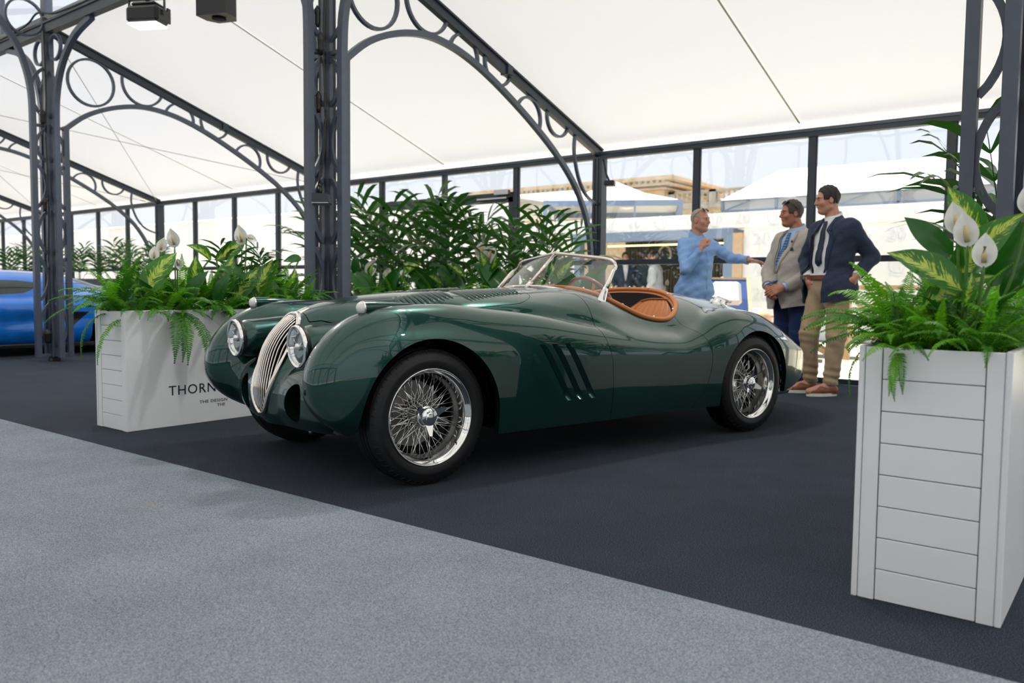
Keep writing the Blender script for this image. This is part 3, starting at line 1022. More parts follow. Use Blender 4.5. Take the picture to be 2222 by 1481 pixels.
M['paint'] = mat('green_metallic_paint', (0.0010, 0.041, 0.030), 0.28, 0.72, coat=1.0, coat_rough=0.012, spec=0.5, coat_ior=1.54)
M['chrome'] = mat('chrome', (0.86, 0.85, 0.83), 0.06, 1.0)
M['chrome_warm'] = mat('nickel_trim', (0.80, 0.74, 0.68), 0.12, 1.0)
M['tyre'] = mat('tyre_rubber', (0.007, 0.007, 0.008), 0.48, bump=(60, 0.1, 0.002), spec=0.4)
M['dark'] = mat('black_underside', (0.004, 0.004, 0.005), 0.9, spec=0.1)
M['leather'] = mat('tan_leather', (0.50, 0.17, 0.045), 0.42, noise=(18, (0.44, 0.145, 0.036), 0.3), bump=(260, 0.12, 0.002))
M['glass'] = clear_sheet('car_glass', (0.93, 0.96, 0.95), 2.6, 0.005)
M['lens'] = clear_sheet('lamp_glass', (0.97, 0.985, 0.99), 1.4, 0.01)
M['lens_white'] = mat('white_lens', (0.82, 0.82, 0.80), 0.12, spec=0.7)
M['wood'] = mat('wood_rim', (0.16, 0.06, 0.03), 0.3, noise=(40, (0.26, 0.11, 0.05), 0.3), coat=0.6)
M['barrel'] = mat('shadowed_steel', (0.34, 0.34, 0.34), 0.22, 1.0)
M['disc'] = mat('brake_disc', (0.22, 0.21, 0.20), 0.38, 0.9)
M['redpaint'] = mat('red_caliper', (0.45, 0.03, 0.03), 0.4)

_zt = pch([-0.6, -0.3, -0.12, 0.0, 0.22, 0.6, 0.9, 1.18, 1.4, 1.8, 2.1, 2.4, 2.8, 3.1, 3.3, 3.45, 3.55, 3.62],
          [0.78, 0.815, 0.842, 0.855, 0.876, 0.893, 0.904, 0.912, 0.905, 0.90, 0.905, 0.885, 0.83, 0.755, 0.675, 0.585, 0.50, 0.44])
_wA = pch([-0.6, -0.45, -0.3, -0.1, 0.15, 0.47, 0.8, 1.2, 1.74, 2.0, 2.4, 2.8, 3.2, 3.45, 3.56, 3.62],
          [0.12, 0.15, 0.20, 0.30, 0.43, 0.64, 0.70, 0.70, 0.695, 0.685, 0.65, 0.60, 0.51, 0.38, 0.24, 0.06])
_pA = pch([-0.5, 0.0, 0.5, 0.9, 1.2, 1.42, 1.58, 1.74, 1.95, 2.1, 2.5, 3.0, 3.6], [2.1, 2.3, 2.9, 3.4, 3.8, 3.2, 2.9, 2.75, 2.8, 2.8, 2.5, 2.3, 2.1])
_xf = pch([0.10, 0.20, 0.29, 0.39, 0.50, 0.58, 0.655, 0.72, 0.77, 0.81, 0.85, 0.90], [-0.34, -0.43, -0.485, -0.512, -0.505, -0.485, -0.447, -0.39, -0.32, -0.23, -0.08, 0.3])
_zF = pch([-0.1, 0.09, 0.38, 0.62, 1.0, 1.17, 1.38, 1.6, 1.76, 1.95, 2.14, 2.31, 2.56, 2.75, 2.90, 3.05, 3.2, 3.33, 3.42, 3.48],
          [0.822, 0.826, 0.802, 0.780, 0.722, 0.699, 0.670, 0.648, 0.644, 0.686, 0.762, 0.792, 0.772, 0.715, 0.645, 0.575, 0.51, 0.465, 0.425, 0.40])
_yc = pch([-0.6, -0.1, 0.4, 1.0, 1.6, 2.0, 2.4, 2.8, 3.1, 3.5], [0.628, 0.622, 0.612, 0.63, 0.625, 0.605, 0.60, 0.57, 0.50, 0.38])
_yO = pch([-0.1, 0.4, 1.0, 1.6, 1.9, 2.3, 2.6, 2.9, 3.1, 3.3, 3.42, 3.48], [0.785, 0.79, 0.782, 0.760, 0.763, 0.79, 0.78, 0.735, 0.67, 0.57, 0.46, 0.40])
_zb = pch([-0.1, 0.2, 2.3, 2.8, 3.2, 3.42, 3.5], [0.05, -0.06, -0.06, 0.0, 0.12, 0.24, 0.34])

def section(y, z, yc, w, z0, zt, zb, p):
    """signed distance estimate to a super-elliptic cross-section"""
    u = np.abs(y - yc) / np.maximum(w, 1e-3)
    hz = np.where(z > z0, np.maximum(zt - z0, 1e-3), np.maximum(z0 - zb, 1e-3))
    v = np.abs(z - z0) / hz
    up = u ** p; vp = v ** p
    q = (up + vp + 1e-12) ** (1 / p)
    gu = (u / q) ** (p - 1) / np.maximum(w, 1e-3); gv = (v / q) ** (p - 1) / hz
    return (q - 1) / np.sqrt(gu * gu + gv * gv + 1e-9)

def car_body(P):
    x = P[:, 0]; y = np.abs(P[:, 1]); z = P[:, 2]
    # central body
    f = section(y, z, 0.0, _wA(x), 0.36, _zt(x), np.where(x < 0.3, 0.12, -0.02), _pA(x))
    nose = (_xf(z) + 3.4 * y * y - x) * 0.72
    f = smax(f, nose, 0.05)
    f = smax(f, (x - 3.60) + 0.5 * y * y + 1.2 * (z - 0.40) ** 2, 0.05)
    # wings and sides
    s = np.sqrt(np.clip(1 - (np.minimum(x, -0.1) + 0.1) ** 2 / 0.462 ** 2, 1e-4, 1))
    ztF = np.where(x < -0.1, 0.47 + 0.352 * s, _zF(x))
    zbF = np.where(x < -0.1, 0.47 - 0.27 * s, np.minimum(_zb(x) + np.where(x < 0.0, (0.15), 0) * 0, 0.2))
    zbF = np.where(x < -0.1, zbF, np.where(x < 0.3, 0.20 + (x + 0.1) * (-0.26 / 0.4), zbF))
    yc = _yc(x); w = np.where(x < -0.1, 0.163 * s ** 0.75, _yO(x) - yc)
    z0 = np.where(x < -0.1, 0.47, np.clip(0.47 + (x + 0.1) * 0.05, 0.47, 0.50))
    z0 = np.minimum(z0, ztF - 0.03)
    g = section(y, z, yc, w, z0, ztF, zbF, 2.35)
    g = smax(g, (x - 3.50), 0.04)
    g = smax(g, (-0.566 - x), 0.02)
    kb = 0.036 + 0.040 * np.exp(-((x - 1.25) / 0.45) ** 2)
    f = smin(f, g, kb)
    # chin between the wings
    q = (np.abs(x / 0.484) ** 3.6 + np.abs(y / 0.66) ** 3.2 + np.abs((z - 0.365) / 0.215) ** 2.2) 
    c = (q ** (1 / 2.3) - 1) * 0.2
    c = smax(c, x - 0.1, 0.02)
    f = smin(f, c, 0.05)
    # lamp pods
    h = capsule(np.stack([x, y, z], 1), (-0.41, 0.384, 0.630), (0.10, 0.44, 0.690), 0.097, 0.075)
    h = smax(h, -0.474 - x + 0.10 * (z - 0.63), 0.012)
    f = smin(f, h, 0.035)
    # blending hollow under the tail
    return f

xs = np.arange(-0.62, 3.66, 0.0125); ys = np.arange(-0.85, 0.8501, 0.0125); zs = np.arange(0.10, 0.98, 0.0125)
cV, cQ, cN = isosurface(car_body, xs, ys, zs)
cT = tris_of(cQ)

def ray_first(p0, d, L=0.9, n=90):
    """first hit of car_body along rays p0 + t d"""
    p0 = np.atleast_2d(np.asarray(p0, float)); d = np.asarray(d, float)
    t = np.zeros(len(p0)); hit = np.zeros(len(p0), bool); lo = np.zeros(len(p0))
    tt = L * np.arange(1, n + 1) / n
    v = car_body((p0[:, None, :] + d * tt[None, :, None]).reshape(-1, 3)).reshape(len(p0), n) < 0
    k = v.argmax(1)
    t = tt[k]; lo = t - L / n
    a, b_ = lo.copy(), t.copy()
    for _ in range(14):
        mdd = (a + b_) / 2
        v = car_body(p0 + d * mdd[:, None]) < 0
        b_ = np.where(v, mdd, b_); a = np.where(v, a, mdd)
    return p0 + d * ((a + b_) / 2)[:, None]
def top_at(x, y): return ray_first([[x, y, 1.05]], (0, 0, -1), 0.8)[0]
def side_at(x, z, s=-1): return ray_first([[x, s * 0.9, z]], (0, -s, 0), 0.6)[0]
def nrm_at(p):
    g = grad(car_body, np.atleast_2d(p))[0]; return g / np.linalg.norm(g)

# --- cuts -------------------------------------------------------------------
edges_all = {}
def docut(name, gfun, depth, direc=None):
    global cV, cN, cT
    g = gfun(cV)
    cV, cN, cT, e = clip(cV, cN, cT, g)
    edges_all[name] = [(tuple(cV[a]), tuple(cV[b_]), tuple(cN[a]), tuple(cN[b_])) for a, b_ in e]
    return e

def g_bottom(P):
    zb = np.interp(P[:, 0], [-0.6, -0.45, -0.3, 0.3, 2.0, 2.5, 2.8, 3.2, 3.6], [0.24, 0.235, 0.225, 0.205, 0.20, 0.20, 0.235, 0.29, 0.34])
    return P[:, 2] - zb
def g_arch(xc, zc, rx, rz):
    def g(P):
        x, y, z = P.T
        dz = np.maximum(z - zc, 0) / rz
        v = np.sqrt(((x - xc) / rx) ** 2 + dz ** 2) - 1
        return np.where(np.abs(y) > 0.47, v * rx, np.maximum(v * rx, 0.05))
    return g
def pl_pow(u, n): return np.abs(u) ** n
def g_cockpit(P):
    x, y, z = P.T
    hw = np.interp(x, [1.2, 1.5, 1.8, 2.1], [0.585, 0.60, 0.60, 0.56])
    v = (pl_pow((x - 1.665) / 0.425, 2.7) + pl_pow(y / hw, 3.4)) ** (1 / 3.0) - 1
    return np.where(z > 0.55, v * 0.45, 0.1)
GRZ0, GRZ1 = 0.283, 0.772
def gr_half(z):
    t = np.clip((np.asarray(z, float) - (GRZ0 + GRZ1) / 2) / ((GRZ1 - GRZ0) / 2), -1, 1)
    return 0.122 * np.sqrt(np.clip(1 - np.abs(t) ** np.where(t > 0, 3.2, 2.0), 0, 1)) * (1 + 0.10 * t) + 1e-4
def g_grille(P):
    x, y, z = P.T
    # arc length-like parameter keeps the top, where the nose lies flatter, in the oval
    inside = (z > GRZ0 - 0.02) & (z < GRZ1 + 0.02) & (x < -0.20) & (np.abs(y) < 0.19)
    zc = (GRZ0 + GRZ1) / 2; zh = (GRZ1 - GRZ0) / 2
    v = np.abs(y) - gr_half(z) * 0.93
    w = np.abs(z - zc) - zh * 0.985
    return np.where(inside, np.maximum(v, w), 0.1)
def g_scoop(P):
    x, y, z = P.T
    a = (np.abs(y) - 0.292); b_ = z - 0.352
    ca, sa = math.cos(0.25), math.sin(0.25)
    u = (a * ca - b_ * sa) / 0.070; v = (a * sa + b_ * ca) / 0.088
    q = np.sqrt(u * u + v * v * (1 - 0.25 * np.sign(v)))
    return np.where((x < -0.25) & (z < 0.52), (q - 1) * 0.06, 0.1)
SLOTS = [(0.612, 0.797), (0.694, 0.877), (0.785, 0.966)]
SZ1, SZ0, SW = 0.627, 0.333, 0.044
def slot_uv(x, z, k):
    v = (SZ1 - z) / (SZ1 - SZ0)
    u = (x - (SLOTS[k][0] + (SLOTS[k][1] - SLOTS[k][0]) * v)) / SW
    return u, v
def g_slots(P):
    x, y, z = P.T
    g = np.full(len(x), 0.1)
    for k in range(3):
        u, v = slot_uv(x, z, k)
        hw = 0.04
        d = np.maximum(np.abs(u - 0.5) * SW - SW / 2, np.abs(v - 0.5) * (SZ1 - SZ0) - (SZ1 - SZ0) / 2)
        g = np.minimum(g, np.where(np.abs(y) > 0.6, d, 0.1))
    return g
docut('bottom', g_bottom, 0)
docut('arch_f', g_arch(0.0, 0.31, 0.362, 0.362), 0)
docut('arch_r', g_arch(2.452, 0.30, 0.362, 0.352), 0)
docut('cockpit', g_cockpit, 0)
docut('grille', g_grille, 0)
docut('scoop', g_scoop, 0)
docut('slots', g_slots, 0)

# --- panels: bonnet, doors, shell ---------------------------------------------
def g_hood(P):          # > 0 inside the bonnet
    x, y, z = P.T
    hw = np.interp(x, [-0.35, -0.25, 0.0, 0.3, 0.7, 1.0], [0.10, 0.14, 0.29, 0.42, 0.50, 0.53])
    xr = 0.885 - 0.10 * np.clip(np.abs(y) / 0.52, 0, 1) ** 6 - 0.02
    a = hw - np.abs(y); b_ = xr - x; c = x + 0.305
    r = 0.09
    ab = np.where((a < r) & (b_ < r), r - np.hypot(r - np.minimum(a, r), r - np.minimum(b_, r)), np.minimum(a, b_))
    return np.where(z > 0.6, np.minimum(ab, c), -0.2)
def door_front(z): return np.interp(z, [0.15, 0.22, 0.35, 0.53, 0.70, 0.74, 0.86], [1.13, 1.133, 1.143, 1.132, 1.088, 1.10, 1.13])
def door_rear(z): return np.interp(z, [0.15, 0.22, 0.28, 0.35, 0.42, 0.50, 0.57, 0.63, 0.66, 0.70, 0.74, 0.80], [1.80, 1.85, 1.92, 1.966, 1.99, 2.0, 1.99, 1.955, 1.925, 1.875, 1.86, 1.86])
def g_door(P):
    x, y, z = P.T
    return np.where(np.abs(y) > 0.45, np.minimum(x - door_front(z), door_rear(z) - x), -0.2)

GAP = 0.0017
def piece(name, gs, parent, m, lipd=0.012):
    V, N, T = cV, cN, cT; E = []
    for g in gs:
        V, N, T, e = clip(V, N, T, g(V)); E += e
    live = set(np.unique(T).tolist())
    E = [e for e in E if e[0] in live and e[1] in live]
    V, N, T, E = compact(V, N, T, E)
    V, N, T = lip(V, N, T, E, lipd)
    return V, N, T
def put(name, V, N, T, m, parent): return mesh_obj(name, V, T, m, parent, smooth=True, normals=N)

shell_parts = piece('shell', [lambda P: -g_hood(P) - GAP, lambda P: -g_door(P) - GAP], car, M['paint'])
V, N, T = shell_parts
# inward returns on arches, scoops, slots and bottom edge
def add_returns(V, N, T, key, depth, direc=None, sel=None):
    ed = edges_all[key]
    if sel: ed = [e for e in ed if sel(e)]
    n0 = len(V)
    A = np.array([e[0] for e in ed]); B = np.array([e[1] for e in ed]); NA = np.array([e[2] for e in ed]); NB = np.array([e[3] for e in ed])
    if direc is None: DA, DB = -NA * depth, -NB * depth
    else:
        D = np.array([direc(a) for a in A]) * depth; DA, DB = D, D
    S = np.cross(B - A, DA); S /= np.maximum(np.linalg.norm(S, axis=1, keepdims=True), 1e-9)
    k = len(ed); i = np.arange(k)
    V2 = np.concatenate([V, A, B, B + DB, A + DA]); N2 = np.concatenate([N, S, S, S, S])
    T2 = np.concatenate([T, np.stack([n0 + i, n0 + k + i, n0 + 2 * k + i], 1), np.stack([n0 + i, n0 + 2 * k + i, n0 + 3 * k + i], 1)])
    return V2, N2, T2
inw = lambda p: (0, -np.sign(p[1]), 0)
V, N, T = add_returns(V, N, T, 'arch_f', 0.035, inw)
V, N, T = add_returns(V, N, T, 'arch_r', 0.035, inw)
V, N, T = add_returns(V, N, T, 'bottom', 0.03, lambda p: (0, -0.8 * np.sign(p[1]), 0.2),
                      sel=lambda e: min(g_arch(0.0, 0.31, 0.362, 0.362)(np.array([e[0]]))[0], g_arch(2.452, 0.30, 0.362, 0.352)(np.array([e[0]]))[0]) > 0)
V, N, T = add_returns(V, N, T, 'scoop', 0.13, lambda p: (0.98, -0.15 * np.sign(p[1]), 0.05))
V, N, T = add_returns(V, N, T, 'grille', 0.02, lambda p: (1, 0, 0))
shell = put('body_shell', V, N, T, M['paint'], car)
V, N, T = piece('hood', [lambda P: g_hood(P) - GAP], car, M['paint'])
hood = put('bonnet', V, N, T, M['paint'], car)
for s in (-1, 1):
    V, N, T = piece('door', [lambda P: g_door(P) - GAP, lambda P: s * P[:, 1]], car, M['paint'])
    put('door', V, N, T, M['paint'], car)

# dark backing: inner wells, floor pan, scoop ends, grille recess
def well(xc, zc, r):
    for s in (-1, 1):
        m = MB()
        n = 26; a0, a1 = -0.35, PI + 0.35
        P = [(xc + r * math.cos(a0 + (a1 - a0) * i / n), zc + r * math.sin(a0 + (a1 - a0) * i / n)) for i in range(n + 1)]
        V = [(a, s * 0.70, max(b_, 0.275)) for a, b_ in P] + [(a, s * 0.33, max(b_, 0.275)) for a, b_ in P]
        m.add(V, [(i, i + 1, n + 2 + i, n + 1 + i) for i in range(n)] + [tuple(range(n + 1, 2 * n + 2))])
        m.build('wheel_well', M['dark'], car)
well(0.0, 0.31, 0.372); well(2.452, 0.30, 0.372)
m = MB()
m.box((-0.28, -0.42, 0.25), (0.42, 0.42, 0.27)); m.box((0.40, -0.70, 0.215), (2.05, 0.70, 0.235)); m.box((2.05, -0.42, 0.23), (3.0, 0.42, 0.26)); m.box((2.85, -0.5, 0.30), (3.3, 0.5, 0.32))
m.box((1.0, -0.66, 0.235), (1.03, 0.66, 0.60)); m.box((-0.29, -0.13, 0.27), (-0.27, 0.13, 0.70)); m.box((2.2, -0.55, 0.26), (2.23, 0.55, 0.74))
m.build('floor_pan', M['dark'], car)
for z, x, r in ((0.20, 0.0, 0.03), (0.20, 2.452, 0.035)):
    m = MB(); m.tube([(x, -0.6, 0.31), (x, 0.6, 0.31)], r, 10); m.build('axle', M['dark'], car)

# --- side vents -----------------------------------------------------------------
for s in (-1, 1):
    for k in range(3):
        n, q = 8, 14
        pts = []
        for j in range(q + 1):
            for i in range(n + 1):
                u, v = i / n, j / q
                z = SZ1 - (SZ1 - SZ0) * v
                x = SLOTS[k][0] + (SLOTS[k][1] - SLOTS[k][0]) * v + SW * u
                pts.append((x, z, u, v))
        P = ray_first([[a, s * 0.9, b_] for a, b_, _, _ in pts], (0, -s, 0), 0.6)
        dep = np.array([0.034 * (1 - u) ** 1.0 * min(1, 10 * v, 10 * (1 - v) + 0.0) for _, _, u, v in pts])
        P2 = P.copy(); P2[:, 1] -= s * dep
        F = []
        for j in range(q):
            for i in range(n):
                a = j * (n + 1) + i
                F.append((a, a + 1, a + n + 2, a + n + 1))
        V = [tuple(p) for p in P2]
        # front wall of the recess
        b0 = len(V)
        V += [tuple(P[j * (n + 1)]) for j in range(q + 1)]
        V += [tuple(P2[j * (n + 1)]) for j in range(q + 1)]
        F += [(b0 + j, b0 + j + 1, b0 + q + 2 + j, b0 + q + 1 + j) for j in range(q)]
        o = mesh_obj('side_vent', V, F, M['paint'], car, smooth=True)
        o.data.set_sharp_from_angle(angle=0.6)

# --- grille: oval surround and upright bars ------------------------------------------
def nose_pts(yz, out=0.0):
    p = ray_first([[-0.75, y, z] for y, z in yz], (1, 0, 0), 0.9, 120)
    return [(q[0] - out, q[1], q[2]) for q in p]
gz = [GRZ0 + (GRZ1 - GRZ0) * (0.5 - 0.5 * math.cos(PI * i / 30)) for i in range(31)]
loop = [(float(gr_half(z)), z) for z in gz] + [(-float(gr_half(z)), z) for z in gz[::-1]]
loop = nose_pts([(y, min(max(z, GRZ0), GRZ1 - 0.004)) for y, z in loop], 0.004)
clean = [loop[0]]
for p in loop[1:]:
    if (Vector(p) - Vector(clean[-1])).length > 0.006: clean.append(p)
gr = empty('grille', (0, 0, 0), parent=car)
KIDS.setdefault(car.name, []).append(gr)
m = MB(); m.sweep(clean, [(0.011 * math.cos(a) , 0.013 * math.sin(a)) for a in [2 * PI * i / 8 for i in range(8)]], up=(-1, 0, 0), closed=True, smooth=True)
m.build('surround', M['chrome_warm'], gr)
nb = 15
for i in range(nb):
    y = -0.108 + 0.216 * i / (nb - 1)
    zz = [z for z in np.linspace(GRZ0, GRZ1, 60) if gr_half(z) > abs(y) + 0.004]
    if len(zz) < 4: continue
    zz = np.linspace(zz[0], zz[-1], 16)
    path = nose_pts([(y, z) for z in zz], 0.003)
    m = MB(); m.sweep(path, [(0.0033 * math.cos(a), 0.0045 * math.sin(a)) for a in [2 * PI * q / 8 for q in range(8)]], up=(-1, 0, 0), smooth=True)
    m.build('bar', M['chrome_warm'], gr)
# bonnet-top end plate of the grille
m = MB()
V, F = [], []
tp = ray_first([[-0.315 + 0.05 * t, yy * 0.046 * (1 - 0.25 * t), 1.05] for t in np.linspace(0, 1, 7) for yy in np.linspace(-1, 1, 9)], (0, 0, -1), 0.8)
for q, p in enumerate(tp):
    yy = -1 + 0.25 * (q % 9)
    V.append((p[0], p[1], p[2] + 0.006 * (1 - yy * yy * 0.9)))
F = [(i * 9 + j, i * 9 + j + 1, (i + 1) * 9 + j + 1, (i + 1) * 9 + j) for i in range(6) for j in range(8)]
m.add(V, F, True); m.build('crest', M['chrome_warm'], gr)

# --- headlamps, sidelamps ---------------------------------------------------------------
for s in (-1, 1):
    c = Vector((-0.482, s * 0.384, 0.630))
    tilt = Matrix.Translation(c) @ Matrix.Rotation(-0.06, 4, 'Y')
    hl = empty('headlamp', (0, 0, 0), parent=car); KIDS[car.name].append(hl)
    m = MB(); m.lathe([(0.086, -0.004), (0.091, -0.014), (0.0965, -0.010), (0.099, 0.0), (0.098, 0.02)], 40, axis='x'); m.build('rim', M['chrome'], hl, xf=tilt)
    m = MB(); m.lathe([(0.1005, 0.004), (0.101, 0.014), (0.099, 0.02)], 40, axis='x'); m.build('gasket', M['black'], hl, xf=tilt)
    m = MB(); m.lathe([(0.0, -0.036), (0.02, -0.035), (0.045, -0.029), (0.068, -0.019), (0.087, -0.004)], 40, axis='x'); m.build('lens', M['lens'], hl, xf=tilt)
    m = MB(); m.lathe([(0.0, 0.055), (0.02, 0.05), (0.045, 0.035), (0.07, 0.012), (0.088, -0.004)], 40, axis='x'); m.build('reflector', M['chrome'], hl, xf=tilt)
    m = MB(); m.lathe([(0.0, -0.014), (0.014, -0.010), (0.018, 0.004), (0.016, 0.03)], 16, axis='x'); m.lathe([(0.0, -0.008), (0.004, -0.006)], 8, axis='x')
    for a in (0.5, 2.6, 4.7): m.bar((0.008, 0.016 * math.cos(a), 0.016 * math.sin(a)), (0.0, 0.083 * math.cos(a), 0.083 * math.sin(a)), 0.003, 0.004)
    m.build('bulb_shield', M['chrome'], hl, xf=tilt)
    # little lamp on the wing crown
    sl = empty('sidelamp', (0, 0, 0), parent=car); KIDS[car.name].append(sl)
    base = top_at(-0.27, s * 0.628)
    prof = [(0.0, 0.27), (0.006, 0.24), (0.013, 0.18), (0.021, 0.11), (0.028, 0.05), (0.031, 0.0)]
    ang = Matrix.Translation((-0.285, s * 0.628, base[2] + 0.012)) @ Matrix.Rotation(-0.055, 4, 'Y')
    m = MB(); m.lathe(prof, 24, axis='x'); m.build('pod', M['paint'], sl, xf=ang)
    m = MB(); m.lathe([(0.031, 0.0), (0.0325, -0.004), (0.031, -0.008)], 24, axis='x'); m.build('rim', M['chrome'], sl, xf=ang)
    m = MB(); m.lathe([(0.0, -0.032), (0.012, -0.030), (0.022, -0.023), (0.029, -0.010), (0.031, -0.004)], 24, axis='x'); m.build('lens', M['lens_white'], sl, xf=ang)

# --- bonnet louvres -----------------------------------------------------------------------
for s in (-1, 1):
    for x0, x1, n, ya, yb in ((0.14, 0.40, 11, 0.15, 0.33), (0.47, 0.80, 14, 0.17, 0.40)):
        m = MB()
        for k in range(n):
            x = x0 + (x1 - x0) * k / (n - 1)
            A = ray_first([[x, s * (ya + (yb - ya) * j / 6), 1.05] for j in range(7)], (0, 0, -1), 0.4)
            path = [(p[0], p[1], p[2] - 0.003) for p in A]
            m.sweep(path, [(0.0095 * math.cos(a), 0.013 * math.sin(a)) for a in [2 * PI * i / 8 for i in range(8)]], smooth=True,
                    scales=[0.35, 0.9, 1, 1, 1, 0.9, 0.35])
        o = m.build('louvres', M['paint'], hood); o['kind'] = 'stuff'

# --- wheels ------------------------------------------------------------------------------------
def make_wheel():
    w = empty('wheel', (0, 0, 0), parent=car)
    RT = 0.3126
    prof = [(0.214, 0.078), (0.222, 0.088), (0.235, 0.0935), (0.252, 0.0955), (0.262, 0.0965), (0.264, 0.0955), (0.280, 0.0930), (0.293, 0.0875), (0.302, 0.079), (0.3065, 0.072)]
    tread = []
    for a, b_ in ((0.072, 0.048), (0.040, 0.016), (0.008, -0.008), (-0.016, -0.040), (-0.048, -0.072)):
        tread += [(RT - 0.0045 if abs(a) > .06 or abs(b_) > .06 else RT, a), (RT, b_) if abs(b_) < .06 else (RT - 0.0045, b_), (RT - 0.009, b_), (RT - 0.009, b_ - 0.008)]
    tread = tread[:-2]
    full = prof + tread + [(r, -h) for r, h in prof[::-1]]
    # outward = -y
    m = MB(); m.lathe([(r, -h) for r, h in full], 72, axis='y'); t = m.build('tyre', M['tyre'], w, shade=35)
    # shoulder sipes
    m = MB()
    for k in range(54):
        a = 2 * PI * k / 54
        for sg in (-1, 1):
            p0 = Vector((math.cos(a) * 0.3075, sg * 0.073, math.sin(a) * 0.3075)); p1 = Vector((math.cos(a + 0.03) * 0.293, sg * 0.089, math.sin(a + 0.03) * 0.293))
            m.bar(p0, p1, 0.0035, 0.003, up=(math.cos(a), 0, math.sin(a)))
    o = m.build('tread_sipes', M['rubber_black'], w); o['kind'] = 'stuff'
    m = MB(); m.lathe([(0.2235, -0.086), (0.2245, -0.092), (0.2205, -0.0945), (0.2165, -0.090), (0.212, -0.080), (0.204, -0.076), (0.1995, -0.060), (0.1985, -0.045), (0.1975, -0.030)], 64, axis='y')
    m.build('rim', M['chrome'], w)
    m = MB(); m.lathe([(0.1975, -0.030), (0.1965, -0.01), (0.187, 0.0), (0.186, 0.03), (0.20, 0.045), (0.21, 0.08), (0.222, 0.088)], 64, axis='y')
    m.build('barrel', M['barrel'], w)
    m = MB()
    for k in range(24):
        a = 2 * PI * k / 24
        for (rh, hh, da, rr, hr) in ((0.040, -0.048, 0.42 if k % 2 else -0.42, 0.195, -0.022), (0.062, 0.035, 0.34, 0.187, 0.006), (0.062, 0.035, -0.34, 0.187, 0.004)) + ():
            a2 = a + da + 0.065
            m.tube([(rh * math.cos(a), hh, rh * math.sin(a)), (rr * math.cos(a2), hr, rr * math.sin(a2))], [0.0019, 0.0017], 5)
    o = m.build('spokes', M['chrome'], w); o['kind'] = 'stuff'
    m = MB(); m.lathe([(0.066, 0.05), (0.066, 0.03), (0.050, 0.02), (0.046, -0.03), (0.050, -0.040), (0.052, -0.052), (0.044, -0.058), (0.0, -0.058)], 36, axis='y'); m.build('hub', M['chrome'], w)
    m = MB(); m.lathe([(0.0, -0.092), (0.018, -0.091), (0.024, -0.088), (0.026, -0.084), (0.034, -0.082), (0.041, -0.078), (0.043, -0.068), (0.040, -0.058)], 32, axis='y')
    for k in range(3):
        a = 0.45 + 2 * PI * k / 3
        e = Vector((math.cos(a), 0, math.sin(a))); tt = Vector((-math.sin(a), 0, math.cos(a)))
        P = [e * 0.032 - tt * 0.022, e * 0.032 + tt * 0.022, e * 0.085 + tt * 0.009, e * 0.085 - tt * 0.006]
        V = [p + Vector((0, -0.066, 0)) for p in P[:2]] + [p + Vector((0, -0.086, 0)) for p in P[2:]]
        V += [v + Vector((0, -0.010, 0)) for v in V]
        m.add(V, [(0, 1, 2, 3), (7, 6, 5, 4), (0, 4, 5, 1), (1, 5, 6, 2), (2, 6, 7, 3), (3, 7, 4, 0)])
    m.build('spinner', M['chrome'], w, shade=30)
    m = MB(); m.lathe([(0.07, 0.075), (0.155, 0.075), (0.155, 0.085), (0.07, 0.085)], 40, axis='y', smooth=False); m.build('brake_disc', M['disc'], w)
    m = MB(); m.lathe([(0.05, 0.05), (0.066, 0.05), (0.07, 0.075), (0.07, 0.12)], 30, axis='y'); m.build('brake_bell', M['chrome'], w)
    m = MB(); m.box((-0.17, 0.06, -0.05), (-0.11, 0.115, 0.05), 0.01); m.build('caliper', M['disc'], w)
    m = MB(); m.tube([(0.15, -0.065, -0.13), (0.135, -0.088, -0.118)], 0.004, 6); m.build('valve', M['black'], w)
    return w
w0 = make_wheel()
KIDS[car.name].append(w0)
w0.location = (0.0, -0.652, 0.3126)
for x, s, a in ((2.455, -1, 0.9), (0.0, 1, 0.3), (2.455, 1, 1.4)):
    w = dup(w0, car)
    w.location = (x, s * 0.652, 0.3126)
    w.rotation_euler = (0, a, 0) if s < 0 else (0, a, PI)

# --- cockpit --------------------------------------------------------------------------------------
tt_ = 2 * PI * np.arange(96) / 96
lo, hi = np.full(96, 0.2), np.full(96, 0.8)
for _ in range(30):
    r = (lo + hi) / 2
    ins_ = g_cockpit(np.stack([1.665 + r * np.cos(tt_), r * np.sin(tt_), np.full(96, 0.7)], 1)) < 0
    lo = np.where(ins_, r, lo); hi = np.where(ins_, hi, r)
rim = list(zip(1.665 + lo * np.cos(tt_), lo * np.sin(tt_)))
RZ = ray_first([[a, b_, 1.05] for a, b_ in rim], (0, 0, -1), 0.8)
RZ = [Vector(p) for p in RZ]
m = MB()
m.sweep([p + Vector((0, 0, 0.004)) for p in RZ], [(0.016 * math.cos(a), 0.015 * math.sin(a)) for a in [2 * PI * i / 10 for i in range(10)]], closed=True, smooth=True)
# soft inner skirt below the roll
k = len(RZ); cen = Vector((1.665, 0, 0))
V = [p + (cen - p).normalized().to_2d().to_3d() * 0.012 for p in RZ] + [p + Vector((cen.x - p.x, -p.y, 0)).normalized() * 0.020 + Vector((0, 0, -0.022)) for p in RZ]
m.add(V, [(i, (i + 1) % k, k + (i + 1) % k, k + i) for i in range(k)], True)
coam = m.build('coaming', M['leather'], car)
m = MB()
for i in range(0, 96, 6):
    if 36 < i < 60: continue
    p = RZ[i]; d = Vector((cen.x - p.x, -p.y, 0)).normalized()
    m.lathe([(0.0, 0.006), (0.004, 0.005), (0.0065, 0.001), (0.007, -0.003)], 10, p + d * 0.012 + Vector((0, 0, 0.020)))
o = m.build('studs', M['chrome'], coam); o['kind'] = 'stuff'
